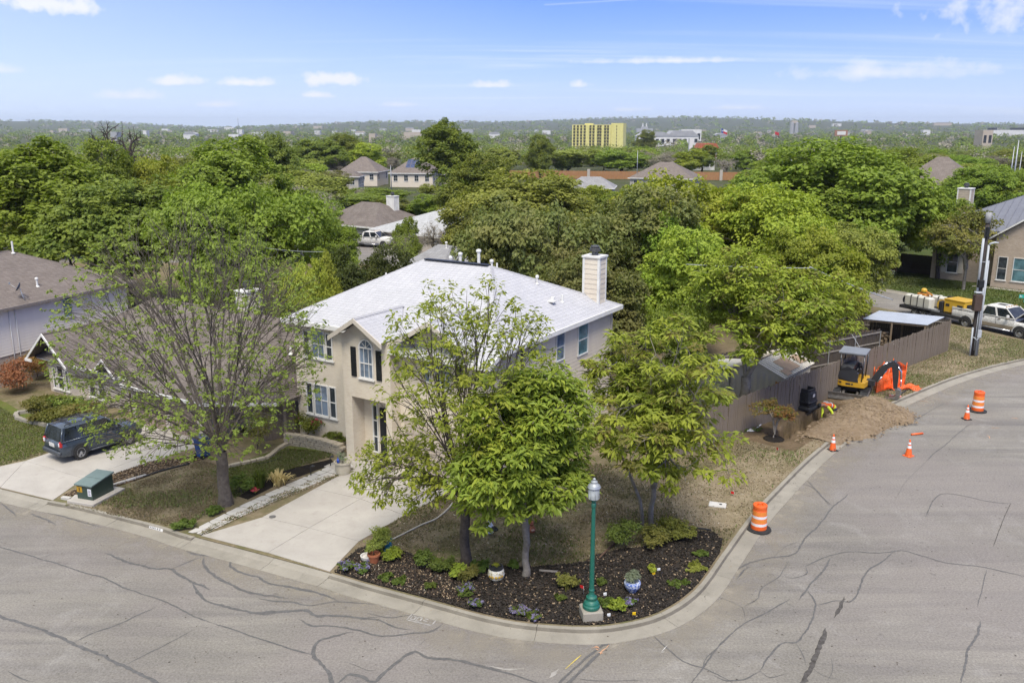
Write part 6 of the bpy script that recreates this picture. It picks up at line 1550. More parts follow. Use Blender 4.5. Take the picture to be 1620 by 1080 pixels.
# white crew-cab pickup with its bonnet up
WHI=Mpaint('paint_white',(.68,.68,.67),.25,.7); TANL=Mpaint('paint_tan',(.21,.175,.13),.4,.3)
ra,rb=G(1528,518.5,.0),G(1613.7,536,.0); d=(rb-ra).normalized(); n_=Vector((-d.y,d.x,0)); sc=(rb-ra).length/3.96
o=ra+n_*.82*sc
def pickup(name,label,loc,rz,sc,two_tone=True,hood=True,group=None):
    t=thing(name,label,'pickup truck',loc,rz,group,sc)
    mb=MB(); loft(mb,[(-1.15,.62,1.22,.92,.94),(-1.05,.52,1.27,.96,.96),(.95,.5,1.27,.98,.96),(1.0,.48,1.30,.99,.96),(3.1,.48,1.30,.99,.95),(3.5,.48,1.30,.99,.94)],0); 
    if not hood: loft(mb,[(3.5,.48,1.3,.99,.94),(4.5,.5,1.26,.98,.9),(4.8,.56,1.1,.93,.85)],0)
    else: loft(mb,[(3.5,.48,1.12,.99,.96),(4.5,.5,1.1,.98,.94),(4.8,.56,1.05,.93,.88)],0)
    b=mb.build('body',WHI,t)
    if two_tone:
        for s in (-1,1):
            mb=MB(); mb.add([(-1.05,s*.972,.5),(4.6,s*.986,.5),(4.6,s*.99,.78),(-1.05,s*.978,.78),(-1.05,s*1.0,.52),(4.6,s*1.006,.52),(4.6,s*1.006,.76),(-1.05,s*1.0,.76)],[(4,5,6,7) if s<0 else (7,6,5,4),(0,1,5,4),(3,7,6,2)]); mb.build('lower_panel',TANL,t)
    mb=MB(); mb.box(-1.0,.85,-.8,.8,1.282,1.286); mb.build('bed_floor',BLK,t)
    mb=MB()
    for s in (-1,1): mb.box(-1.12,.95,s*.89-.06,s*.89+.06,1.27,1.40)
    mb.box(-1.16,-1.07,-.94,.94,1.2,1.40); mb.build('bed_rail',WHI,t)
    mb=MB(); mb.cbox((.62,.1,1.42),(.42,1.5,.24),bev=.03); mb.cbox((-.2,.35,1.4),(.6,.5,.2),bev=.03); mb.tube([(-.8,-.3,1.35),(.2,-.5,1.45)],.05,6); mb.build('bed_load',BLK,t)
    glasshouse(t,.98,3.5,1.2,2.75,.95,.78,1.29,1.9,WHI,[(.03,.2),(.5,.13)])
    for x in (0,3.96):
        for s in (-1,1):
            mb=MB(); m=14; pts=[(x+.50*math.cos(math.pi*k/m),s*1.008,.42+.50*math.sin(math.pi*k/m)) for k in range(m+1)]; mb.poly(pts if s<0 else pts[::-1]); mb.build('wheel_arch',BLK,b)
            pts=[(x+r*math.cos(math.pi*k/m),s*1.012,.42+r*math.sin(math.pi*k/m)) for r in (.50,.56) for k in range(m+1)]; mb=MB(); mb.add(pts,[(k,k+1,m+2+k,m+1+k) if s>0 else (m+1+k,m+2+k,k+1,k) for k in range(m)]); mb.build('arch_trim',WHI,b)
            wheel(t,x,s*.9,.41,.27,8)
    mb=MB()
    for s in (-1,1): mb.tube([(.75,s*1.0,.44),(3.3,s*1.0,.44)],.055,8)
    mb.build('side_step',CHR,t)
    for s in (-1,1): mb=MB(); mb.cbox((3.1,s*1.16,1.42),(.16,.26,.28),bev=.05); mb.build('mirror',WHI,t); mb=MB(); mb.cbox((3.1,s*1.16,1.32),(.17,.24,.14),bev=.04); mb.build('mirror_case',TANL,t); mb=MB(); mb.cbox((-1.16,s*.86,1.02),(.06,.14,.3),bev=.02); mb.build('tail_light',LAMPR,t); mb=MB(); mb.cbox((4.76,s*.68,.95),(.12,.34,.24),bev=.04); mb.build('headlight',LAMPW,t)
    mb=MB(); mb.cbox((-1.26,0,.62),(.16,1.75,.2),bev=.04); mb.build('bumper',CHR,t); mb=MB(); mb.cbox((4.88,0,.68),(.16,1.85,.26),bev=.05); mb.build('bumper',CHR,t)
    mb=MB(); mb.cbox((4.84,0,.98),(.08,1.0,.3),bev=.02); mb.build('grille',CHR,t)
    mb=MB()
    for y in (-.6,-.3,0,.3,.6): mb.cbox((2.62,y,2.0),(.12,.07,.05),bev=.02)
    mb.build('roof_lamp',M('amber',(.45,.2,.03)),t)
    mb=MB(); mb.cbox((2.0,0,1.985),(.55,.42,.02)); mb.build('sunroof',CARGL,t)
    mb=MB()
    for x in (1.02,2.2): mb.box(x,x+.014,-1.0,-.992,.55,1.28); mb.box(x,x+.014,.992,1.0,.55,1.28)
    mb.build('door_gap',BLK,t); mb=MB()
    for x in (1.15,2.32): mb.cbox((x+.1,-1.0,1.16),(.2,.03,.05)); mb.cbox((x+.1,1.0,1.16),(.2,.03,.05))
    mb.build('handle',CHR,t)
    if hood:
        mb=MB(); a=R(42); L=1.35; p=lambda u,y,w:(3.5+math.cos(a)*u-math.sin(a)*w,y,1.28+math.sin(a)*u+math.cos(a)*w)
        vs=[p(u,y,w) for w in (0,.06) for u,y in ((0,-.9),(L,-.82),(L,.82),(0,.9))]; mb.add(vs,[(3,2,1,0),(4,5,6,7),(0,1,5,4),(1,2,6,5),(2,3,7,6),(3,0,4,7)]); mb.build('bonnet',WHI,t)
        mb=MB(); vs=[p(u,y,-.012) for u,y in ((.08,-.8),(L-.1,-.72),(L-.1,.72),(.08,.8))]; mb.add(vs,[(3,2,1,0)]); mb.build('bonnet_lining',BLK,t)
        mb=MB(); mb.box(3.55,4.65,-.8,.8,1.08,1.135); mb.cbox((4.0,0,1.2),(.6,.6,.16),bev=.03); mb.build('engine',BLK,t)
    return t
pickup('white_pickup','white crew-cab pickup with a tan lower band and raised bonnet at the right edge','x' and (o.x,o.y,.004),math.atan2(d.y,d.x),sc)
g=G(569,388,0); pickup('far_pickup','white pickup on the driveway below the brown roof',(g.x,g.y-.6,0),R(-20),1.0,False,False)
g=G(553,398,0); 
# ------------------------------------------------------------------ trailer with mud tanks and a yellow power pack
TANK=M('tank_white',(.58,.565,.5),(.5,.48,.42),1.5,.5); MYEL=Mpaint('machine_yellow',(.56,.34,.03),.4,.3)
ta,tb=G(1432,499,.0),G(1520,519,.0); d=(tb-ta).normalized(); n_=Vector((-d.y,d.x,0)); L=(tb-ta).length; o=ta+n_*.1
tr=thing('equipment_trailer','black flat trailer hitched behind the white pickup','trailer',(o.x,o.y,.004),math.atan2(d.y,d.x))
mb=MB(); mb.cbox((2.1,.95,.72),(5.6,1.9,.12)); mb.cbox((2.1,.0,.66),(5.6,.08,.22)); mb.cbox((2.1,1.9,.66),(5.6,.08,.22)); mb.build('deck',BLK,tr)
mb=MB(); mb.tube([(4.8,.1,.66),(6.4,.95,.6)],.06,6); mb.tube([(4.8,1.8,.66),(6.4,.95,.6)],.06,6); mb.cbox((6.5,.95,.6),(.4,.14,.12)); mb.build('drawbar',BLK,tr)
mb=MB(); mb.tube([(5.7,.9,.05),(5.7,.9,1.1)],.045,6); mb.build('jack',STEEL,tr)
for x in (.9,1.75): wheel(tr,x,-.12,.36,.24,5); wheel(tr,x,2.02,.36,.24,5)
mb=MB(); mb.cbox((1.32,-.14,.84),(1.8,.3,.05)); mb.cbox((1.32,2.04,.84),(1.8,.3,.05)); mb.build('mudguard',BLK,tr)
wl=wheel(tr,-.55,.5,.38,.24,5,'spare_wheel'); wl.location=(-.5,.6,1.15); wl.rotation_euler=(math.pi/2,0,R(70))
def mudtank(label,x,y,L):
    t=thing('water_tank',label,'tank',(o.x,o.y,.0),math.atan2(d.y,d.x),'white tanks on the trailer')
    mb=MB(); mb.cbox((x+L/2,y,1.23),(L,.62,.9),bev=.1)
    for k in range(1,4): mb.cbox((x+L*k/4,y,1.23),(.05,.66,.82),bev=.02)
    mb.lathe([(.14,1.66),(.14,1.74),(.1,1.76)],12,(x+L*.5,y,0)); mb.build('shell',TANK,t)
    mb=MB()
    for k in (.27,.52,.77): mb.cbox((x+L*k,y,1.23),(.05,.675,.93)); 
    mb.build('strap',BLK,t)
mudtank('long white water tank on the near side of the trailer',-.45,.42,2.4); mudtank('long white water tank on the far side of the trailer',.45,1.62,2.4)
pp=thing('power_pack','yellow boxed power pack on the front of the trailer','generator',(o.x,o.y,.0),math.atan2(d.y,d.x))
mb=MB(); mb.cbox((3.95,.95,1.32),(1.75,1.5,1.08),bev=.06); mb.build('cabinet',MYEL,pp)
mb=MB(); mb.cbox((3.95,.95,1.875),(1.8,1.56,.05)); mb.build('lid',MYEL,pp)
mb=MB(); mb.cbox((4.45,.19,1.3),(.45,.03,.55))
for k in range(6): mb.cbox((4.45,.17,1.08+k*.09),(.42,.03,.02))
mb.build('louvre_panel',SOOT,pp); mb=MB(); mb.cbox((4.84,.9,1.3),(.03,.9,.7)); mb.build('control_panel',BLK,pp)
mb=MB(); mb.cbox((3.4,.19,1.45),(.3,.02,.2)); mb.cbox((3.45,.19,.9),(.75,.02,.06)); mb.build('decal',BLK,pp)
rl=thing('hose_reel','yellow hose reel and black pump between the tanks and the power pack','hose reel',(o.x,o.y,0),math.atan2(d.y,d.x))
mb=MB(); mb.lathe([(.42,-.3),(.42,-.26),(.25,-.24),(.25,.24),(.42,.26),(.42,.3)],20); q=mb.build('drum',MYEL,rl,(2.55,.95,1.25)); q.rotation_euler=(math.pi/2,0,0)
mb=MB(); mb.cbox((2.85,.35,1.2),(.35,.45,.85),bev=.04); mb.lathe([(.16,1.6),(.16,1.95)],12,(2.9,1.0,0)); mb.build('pump',BLK,rl)
mb=MB(); mb.cbox((2.4,.3,.85),(.9,.5,.14)); mb.build('tray',STEEL,rl)
cn=thing('trailer_winch','orange and yellow winch with a yellow hood behind the tanks','winch',(o.x,o.y,0),math.atan2(d.y,d.x))
mb=MB(); mb.cbox((.55,1.0,1.35),(.8,.5,.9),bev=.05); mb.tube([(.1,1.0,1.6),(.6,1.0,2.05),(1.4,1.0,1.75)],.07,6); mb.build('frame',M('machine_orange',(.5,.2,.03),(.4,.16,.03),4,.5),cn)
mb=MB(); mb.lathe([(.22,1.95),(.22,2.1),(.12,2.2)],12,(.6,1.0,0)); mb.build('hood',MYEL,cn)
# ------------------------------------------------------------------ excavator
EXY=Mpaint('excavator_yellow',(.52,.29,.02),.4,.3); EXB=Mpaint('excavator_black',(.025,.026,.03),.35,.4); STL=M('steel_worn',(.23,.22,.2),(.14,.13,.12),7,.5,.5)
g=G(1343,622,.12); g=G(1339,622,.12); ex=thing('mini_excavator','yellow and black mini excavator with a flat canopy standing by the plank fence','excavator',(g.x+.32,g.y+.02,ZK-.03),R(-118))
us=1.0
for s in (-1,1):
    mb=MB(); prof=[]
    for k in range(9): a=math.pi/2+math.pi*k/8; prof.append((-.75+.24*math.cos(a),.25+.24*math.sin(a)))
    for k in range(9): a=-math.pi/2+math.pi*k/8; prof.append((.75+.24*math.cos(a),.25+.24*math.sin(a)))
    mb.extr(prof,s*.55-.15,s*.55+.15)
    for k in range(15):
        x=-.8+k*.115; mb.cbox((x,s*.55,.5),(.05,.3,.03)); mb.cbox((x,s*.55,.0),(.05,.3,.03))
    tk=mb.build('track',BLACK,ex); mb=MB(); mb.cbox((0,s*.55,.25),(1.2,.32,.16))
    for x in (-.75,-.35,0,.35,.75): mb.tube([(x,s*.55-.17,.25),(x,s*.55+.17,.25)],.11,10)
    mb.build('roller_frame',STL,tk)
mb=MB(); mb.cbox((0,0,.42),(.9,.85,.22)); mb.lathe([(.4,.5),(.4,.62)],18); mb.build('undercarriage',BLK,ex)
mb=MB(); mb.extr([(1.25,.02),(1.32,.1),(1.3,.28),(1.34,.46),(1.28,.46),(1.24,.28),(1.2,.06)],-.85,.85); bl=mb.build('blade',STL,ex)
mb=MB()
for s in (-1,1): mb.tube([(.35,s*.28,.35),(1.26,s*.28,.2)],.06,6)
mb.build('blade_arm',STL,bl)
ex.scale=(1.28,1.28,1.0)
up=R(88)   # the upper works are slewed towards the right-hand arm
cu,su=math.cos(up),math.sin(up)
def upper(name,mb,mat,par=None):
    mb.v=[(x*cu-y*su,x*su+y*cu,z) for x,y,z in mb.v]; return mb.build(name,mat,par or ex)
mb=MB()
pts=[(.55,.72),(.62,.3),(.62,-.3),(.55,-.72),(-.35,-.72),(-.7,-.55),(-.88,-.2),(-.88,.2),(-.7,.55),(-.35,.72)][::-1]
mb.prism(pts,.64,.92); deck=upper('body',mb,EXY)
mb=MB(); vs=[]
lo=[(.02,-.71),(-.68,-.56),(-.87,-.2),(-.87,.2),(-.68,.56),(.02,.71)]
for z,k,ox in ((.92,1,0),(1.3,.99,.0),(1.62,.86,.03),(1.76,.7,.06)): vs+= [(x*k+ox,y*k,z) for x,y in lo]
n=6; fs=[]
for r in range(3):
    for j in range(n-1): a=r*n+j; fs.append((a,a+n,a+n+1,a+1))
fs.append(tuple(18+j for j in range(n))); fs+= [(0,5,11,6),(6,11,17,12),(12,17,23,18)]
mb.add(vs,fs,0); upper('engine_cover',mb,EXB)
mb=MB(); vs=[]
for z,k in ((.9,1.035),(1.28,1.03),(1.42,.98)): vs+= [(x*k,y*k,z) for x,y in lo[1:5]]
mb.add(vs,[(r*4+j,r*4+4+j,r*4+5+j,r*4+1+j) for r in range(2) for j in range(3)]); upper('counterweight',mb,EXY)
for s in (-1,1):
    mb=MB(); mb.add([(-.1,s*.735,.93),(-.55,s*.64,1.1),(-.5,s*.62,1.45),(-.2,s*.67,1.74),(.2,s*.71,1.6),(.3,s*.735,.93),(-.1,s*.70,.93),(-.53,s*.60,1.1),(-.48,s*.58,1.43),(-.2,s*.6,1.7),(.18,s*.66,1.57),(.28,s*.70,.93)],[(0,1,2,3,4,5) if s>0 else (5,4,3,2,1,0),(0,6,7,1),(1,7,8,2),(2,8,9,3),(3,9,10,4),(4,10,11,5)]); upper('side_panel',mb,EXB)
    mb=MB()
    for a,b_,z0,z1 in ((-.62,-.5,.82,.88),(-.47,-.38,.8,.88),(-.2,.0,.74,.84),(.03,.1,.74,.84)): y=s*.728 if a>-.36 else s*(.72+(a+.35)*.49+.012); y2=s*.728 if b_>-.36 else s*(.72+(b_+.35)*.49+.012); mb.add([(a,y,z0),(b_,y2,z0),(b_,y2,z1),(a,y,z1)],[(0,1,2,3) if s<0 else (3,2,1,0)])
    upper('decal',mb,EXB)
mb=MB(); mb.box(-.6,.5,-.60,.60,2.42,2.48); mb.box(-.52,.42,-.52,.52,2.36,2.42); cano=upper('canopy',mb,M('canopy_grey',(.2,.215,.235),(.17,.18,.2),2,.5))
for x,y in ((.44,-.55),(.44,.55),(-.5,-.55),(-.5,.55)): mb=MB(); mb.tube([(x-(.04 if x>0 else -.02),y,.9 if x>0 else 1.45),(x,y,2.4)],.03,6); upper('canopy_post',mb,EXB,cano)
mb=MB(); mb.cbox((-.2,0,1.15),(.5,.5,.14),bev=.05); mb.cbox((-.42,0,1.5),(.14,.48,.62),bev=.05); mb.cbox((-.44,0,1.86),(.1,.28,.18),bev=.04); upper('seat',mb,EXB)
mb=MB()
for s in (-1,1): mb.cbox((.0,s*.4,1.2),(.5,.16,.35),bev=.04); mb.tube([(.15,s*.4,1.35),(.2,s*.38,1.6)],.02,5)
mb.tube([(.38,-.1,.92),(.36,-.12,1.35)],.02,5); mb.tube([(.38,.1,.92),(.36,.12,1.35)],.02,5); upper('controls',mb,EXB)
mb=MB(); mb.cbox((.72,0,.8),(.36,.3,.34),bev=.03); upper('swing_post',mb,EXB)
def beam(mb,P,w,h):
    """bent box beam in the xz plane"""
    vs=[]
    for i,(x,z,hh) in enumerate(P):
        a=P[max(i-1,0)]; b=P[min(i+1,len(P)-1)]; t=Vector((b[0]-a[0],0,b[1]-a[1])).normalized(); n=Vector((-t.z,0,t.x))*hh/2
        for q,y in ((n,-w/2),(n,w/2),(-n,w/2),(-n,-w/2)): vs.append((x+q.x,y,z+q.z))
    fs=[(3,2,1,0),tuple(len(vs)-4+j for j in range(4))]
    for i in range(len(P)-1):
        for j in range(4): a=i*4+j; b=i*4+(j+1)%4; fs.append((a,b,b+4,a+4))
    mb.add(vs,fs)
mb=MB(); beam(mb,[(.78,.85,.22),(1.0,1.35,.27),(1.22,1.75,.26),(1.42,1.92,.24),(1.66,1.9,.18)],.24,0); boom=upper('boom',mb,EXB)
mb=MB(); mb.tube([(.95,0,.85),(1.12,0,1.2)],.05,8); mb.tube([(1.12,0,1.2),(1.3,0,1.6)],.03,8); mb.tube([(.98,0,1.62),(1.3,0,2.02)],.045,8); mb.tube([(1.3,0,2.02),(1.6,0,2.12)],.028,8); upper('ram',mb,CHR)
mb=MB(); beam(mb,[(1.5,2.14,.14),(1.6,1.9,.26),(1.66,1.3,.22),(1.7,.62,.15)],.2,0); arm=upper('dipper_arm',mb,EXB)
mb=MB(); mb.tube([(1.62,.0,2.0),(1.85,0,1.6),(1.88,0,1.2)],.045,8); mb.tube([(1.88,0,1.2),(1.9,0,.75)],.025,8); upper('ram',mb,CHR,arm)
mb=MB()
for k in (-.05,.05): mb.tube([(1.2,k,1.9),(1.5,k*1.6,2.12),(1.7,k*2,2.05),(1.9,k*2,1.7)],.018,5)
upper('hose',mb,BLK,arm)
mb=MB(); B=[(x-.16,z) for x,z in [(1.84,.66),(2.06,.6),(2.1,.35),(1.98,.1),(1.72,.0),(1.6,.05),(1.78,.14),(1.92,.32),(1.9,.5)]]; mb.extr(B,-.2,.2)
for k in (-.16,-.05,.06,.16): mb.cbox((1.40,k,.05),(.14,.05,.04))
upper('bucket',mb,STL)
# ------------------------------------------------------------------ dirt heap
hm=MB(); pk=[(G(1376,652,0),.86,1.35),(G(1335,678,0),.34,1.3),(G(1398,658,0),.36,1.1),(G(1295,692,0),.2,1.2),(G(1358,666,0),.42,1.2),(G(1410,662,0),.16,.8)]
from mathutils import noise as mn
ctr=G(1345,662,0); NX,NY=110,90; DX,DY=5.6,4.4; ax=Vector((TD.x,TD.y,0)); ay=Vector((-TD.y,TD.x,0)); vs=[]
def heap(x,y):
    z=0
    for c,h,r in pk:
        dd=math.hypot(x-c.x,y-c.y)/r; z+=h*max(0,1-dd*.62)**1.35 if dd<1.62 else 0
    z*=.80; 
    s,nn=tloc((x,y)); 
    if abs(s)<TL/2+.5: z*=max(0,min(1,(nn-.45)/.55))
    f=mn.fractal(Vector((x*1.4,y*1.4,3)),1,2.1,5)*.10+mn.fractal(Vector((x*5,y*5,8)),1,2,3)*.035
    return z+f*min(1,z*4) if z>.01 else -.02
base=lambda x,y:0.0
for i in range(NX+1):
    for j in range(NY+1):
        p=ctr+ax*(i/NX-.5)*2*DX*.8+ay*(j/NY-.5)*2*DY*.72
        z=heap(p.x,p.y); vs.append((p.x,p.y,(ZK if z<.02 and False else 0)+z+ (.10 if z>.05 else -.06)))
keep=[(i*(NY+1)+j,(i+1)*(NY+1)+j,(i+1)*(NY+1)+j+1,i*(NY+1)+j+1) for i in range(NX) for j in range(NY)]
keep=[f for f in keep if max(vs[k][2] for k in f)>-.03]
hm.add(vs,keep,0,True); dp=thing('dirt_heap','heap of tan dug soil spilling over the kerb beside the trench','dirt heap',(0,0,0)); hm.build('soil',DIRT,dp)
CLOD=M('clod',(.26,.195,.125),(.18,.13,.085),6,.95); r_=np.random.default_rng(4); V=[];Fq=[];off=0
for k in range(900):
    c,h,r=pk[r_.integers(len(pk))]; a=r_.random()*6.28; rr=r*r_.uniform(.3,1.6); x,y=c.x+rr*math.cos(a),c.y+rr*math.sin(a); z=heap(x,y)
    if z<=.0:
        if tloc((x,y))[1]<.6 : continue
        z=0.0 if r_.random()<.5 else -9
        if z<-1: continue
        # lies on the ground or on the street
        z=.02 if min((x-q.x)**2+(y-q.y)**2 for q in KL[::4])>.6 and tloc((x,y))[1]>2.4 else .13-.1
    s=r_.uniform(.03,.09); B=np.array([(1,0,0),(0,1,0),(-1,0,0),(0,-1,0),(0,0,.8),(0,0,-.6)])*s*r_.uniform(.6,1.3,(6,3))
    V.append(B+np.array([x,y,z+.11])); Fq+= [(off+a_,off+b_,off+c_) for a_,b_,c_ in ((0,1,4),(1,2,4),(2,3,4),(3,0,4),(1,0,5),(2,1,5),(3,2,5),(0,3,5))]; off+=6
o_=link('clods',rawmesh('clods',np.concatenate(V),np.array(Fq),CLOD),dp); o_['kind']='stuff'
# ------------------------------------------------------------------ worker in the trench
def skin(name,verts,edges,radii,mat,parent,sub=2):
    me=bpy.data.meshes.new(name); me.from_pydata(verts,edges,[]); o=bpy.data.objects.new(name,me); COL.objects.link(o)
    m=o.modifiers.new('s','SKIN'); m.use_smooth_shade=True; s=o.modifiers.new('d','SUBSURF'); s.levels=sub; s.render_levels=sub
    for i,r in enumerate(radii):
        r=r if hasattr(r,'__len__') else (r,r); me.skin_vertices[0].data[i].radius=r
    me.skin_vertices[0].data[0].use_root=True
    dg=bpy.context.evaluated_depsgraph_get(); nm=bpy.data.meshes.new_from_object(o.evaluated_get(dg)); nm.name=name
    bpy.data.objects.remove(o); nm.materials.clear(); nm.materials.append(mat)
    for p in nm.polygons: p.use_smooth=True
    return link(name,nm,parent)
SKN=M('skin',(.36,.2,.13),(.3,.16,.1),6,.6); VORG=M('vest_orange',(.75,.13,.02),(.65,.1,.015),6,.7); VYEL=M('shirt_yellow',(.62,.72,.05),(.5,.62,.04),6,.7); NAVY=M('trousers_navy',(.02,.03,.075),(.015,.02,.05),6,.85); SILV=M('reflective_tape',(.62,.66,.66),(.52,.56,.56),6,.4)
w0=G(1316,652,.1); wk=thing('person','worker in an orange and yellow safety vest bending down in the trench','person',(w0.x-.12,w0.y+.1,-.72),0)
# local frame: the back slopes from the hips (right) down to the shoulders (left), legs in the trench
hip=Vector((.38,.28,.98)); sho=Vector((-.28,-.06,1.20)); side=Vector((.30,-.62,0)).normalized(); fw=(sho-hip).normalized()
nk=sho+fw*.12+Vector((0,0,.0)); hd=nk+fw*.16+Vector((-.02,-.02,-.06))
def arm(s,hand):
    a=sho+side*s*.20; e=a+(hand-a)*.5+Vector((.05,-.03*s,.05)); return [a,e,hand]
hl=Vector((-.42,-.36,.50)); hr=Vector((.10,-.50,.62))
A1=arm(1,hr); A2=arm(-1,hl+Vector((0,.1,0)))
K=[]; E=[]; Rr=[]
def addc(chain,rad,root=None):
    i0=len(K); 
    for p,r in zip(chain,rad): K.append(tuple(p)); Rr.append(r)
    for j in range(len(chain)-1): E.append((i0+j,i0+j+1))
    if root is not None: E.append((root,i0))
    return i0
addc([hip,hip.lerp(sho,.5)+Vector((0,0,.05)),sho,nk,hd,hd+fw*.1+Vector((0,0,-.02))],[(.15,.12),(.15,.12),(.16,.12),.055,(.085,.1),(.08,.09)])
for a in (A1,A2):
    i=addc(a,[.06,.048,.036],2)
    h=a[2]; dn=(a[2]-a[1]).normalized(); addc([h+dn*.06],[.035],i+2)
for s in (1,-1):
    hj=hip+side*s*.1; kn=hj+Vector((-.16,-.02,-.47)); an=kn+Vector((.16,.06,-.44)); addc([hj,kn,an,an+Vector((-.2,-.06,-.05))],[.09,.065,.05,.045],0)
skin('body',K,E,Rr,SKN,wk)
for a in (A1,A2):   # fingers, curled round the tool
    h=a[2]; dn=(a[2]-a[1]).normalized(); px=dn.cross(Vector((0,0,1))).normalized()
    for q,ln in ((-.03,.07),(-.01,.085),(.01,.08),(.03,.065)):
        b=h+dn*.07+px*q; skin('finger',[tuple(b),tuple(b+dn*ln*.5+Vector((0,0,-.008))),tuple(b+dn*ln+Vector((-.015,.02,-.01)))],[(0,1),(1,2)],[.010,.009,.008],SKN,wk,1)
    b=h+dn*.03-px*.04; skin('thumb',[tuple(b),tuple(b-px*.03+dn*.03),tuple(b-px*.03+dn*.065)],[(0,1),(1,2)],[.012,.011,.009],SKN,wk,1)
nose=hd+fw*.09+Vector((0,0,-.08)); skin('nose',[tuple(hd+fw*.06+Vector((0,0,-.09))),tuple(nose+Vector((0,0,-.03)))],[(0,1)],[.02,.015],SKN,wk,1)
mb=MB(); mb.lathe([(.115,0),(.118,.03),(.1,.08),(.06,.115),(.0,.13)],16); mb.cbox((.12,0,.01),(.12,.16,.015)); q=mb.build('cap',DARK,wk,tuple(hd+fw*.05+Vector((0,0,.0)))); q.rotation_euler=(R(8),R(52),R(205))
m_=hip.lerp(sho,.5)+Vector((0,0,.06))
skin('vest',[tuple(hip.lerp(sho,.1)),tuple(m_),tuple(sho+Vector((0,0,.01))),tuple(sho+side*.17),tuple(sho-side*.17)],[(0,1),(1,2),(2,3),(2,4)],[(.175,.145),(.185,.15),(.17,.135),.09,.09],VORG,wk)
skin('shirt_tail',[tuple(hip+fw*-.06),tuple(hip.lerp(sho,.22)),tuple(hip.lerp(sho,.34))],[(0,1),(1,2)],[(.17,.14),(.19,.155),(.186,.152)],VYEL,wk)
for a in (A1,A2): skin('sleeve',[tuple(a[0]),tuple(a[1]),tuple(a[1].lerp(a[2],.86))],[(0,1),(1,2)],[.088,.07,.056],VYEL,wk)
for s in (1,-1):
    hj=hip+side*s*.1; kn=hj+Vector((-.16,-.02,-.47)); an=kn+Vector((.16,.06,-.44)); skin('trouser_leg',[tuple(hj+Vector((0,0,.03))),tuple(kn),tuple(an+Vector((0,0,.05)))],[(0,1),(1,2)],[.125,.092,.075],NAVY,wk)
    mb=MB(); mb.cbox(tuple(an+Vector((-.07,-.02,-.045))),(.3,.12,.13),bev=.04); mb.build('boot',BLK,wk)
def hoop(c,ax,r1,r2,name):
    ax=ax.normalized(); u=side; v=ax.cross(u).normalized(); mb=MB(); n=20; vs=[]
    for k in range(n):
        a=2*math.pi*k/n; p=c+u*math.cos(a)*r1+v*math.sin(a)*r2; vs+= [p+ax*.03,p-ax*.03]
    mb.add(vs,[(2*k,2*k+1,(2*k+3)%(2*n),(2*k+2)%(2*n)) for k in range(n)],0,True); mb.build(name,SILV,wk)
hoop(hip.lerp(sho,.52)+Vector((0,0,.055)),fw,.205,.165,'reflective_band')
for s in (-1,1): 
    mb=MB(); mb.tube([hip.lerp(sho,.55)+side*s*.1+Vector((0,0,.205)),sho+side*s*.1+Vector((0,0,.155))],.022,4); mb.build('reflective_strap',SILV,wk)
sp=thing('shovel','shovel held down in the trench by the worker','shovel',tuple(Vector(wk.location)+hl),0)
mb=MB(); mb.tube([(.03,.12,.12),(-.06,-.02,-.36)],.016,6); mb.build('handle',WOOD,sp); mb=MB(); mb.add([(-.14,-.0,-.34),(.0,-.06,-.34),(.0,-.08,-.56),(-.08,-.08,-.62),(-.15,-.03,-.55)],[(0,1,2,3,4)]); mb.build('blade',STL,sp)
# ------------------------------------------------------------------ things round the dig
g=G(1272,646,ZK); tb_=thing('spoil_bin','black open plastic bin stacked on a second one by the trench','plastic bin',(g.x,g.y,ZK-.02),R(44))
def tubbin(z,name):
    mb=MB(); B=.42;T=.50
    def ring(k,z,c=.1): 
        h=k*1.15; return [(-k+c,-h,z),(k-c,-h,z),(k,-h+c,z),(k,h-c,z),(k-c,h,z),(-k+c,h,z),(-k,h-c,z),(-k,-h+c,z)]
    rows=[ring(.40,z),ring(.46,z+.12),ring(.46,z+.16),ring(.43,z+.2),ring(.40,z+.62),ring(.36,z+.66),ring(.36,z+.82),ring(.30,z+.82),ring(.30,z+.3)]
    vs=[p for r in rows for p in r]; fs=[tuple(range(7,-1,-1)),tuple(64+j for j in range(8))]
    for i in range(8):
        for j in range(8): fs.append((i*8+j,i*8+(j+1)%8,i*8+8+(j+1)%8,i*8+8+j))
    mb.add(vs,fs); 
    for s in (-1,1):
        for k in (-.25,.05,.3): mb.cbox((s*.425,k,z+.4),(.05,.05,.4))
    mb.build(name,BLK,tb_)
mb=MB(); mb.cbox((0,0,.14),(1.02,1.2,.26),bev=.08); mb.cbox((.05,.05,.32),(.9,1.05,.12),bev=.05); mb.build('lower_bin',BLK,tb_); tubbin(.36,'upper_bin')
mb=MB(); mb.cbox((-.06,-.515,.86),(.2,.02,.15)); mb.build('label_plate',WHP,tb_)
g=G(1291,628,ZK); t=thing('orange_tool','orange power tool lying on the trench edge beside the black bin','power tool',(g.x,g.y,ZK),R(30)); mb=MB(); mb.cbox((0,0,.12),(.5,.22,.2),bev=.05); mb.tube([(.2,0,.18),(.55,.1,.25)],.04,6); mb.build('casing',VORG,t); mb=MB(); mb.tube([(.25,0,.2),(1.2,.5,.4)],.03,6); mb.build('pole',WOOD,t)
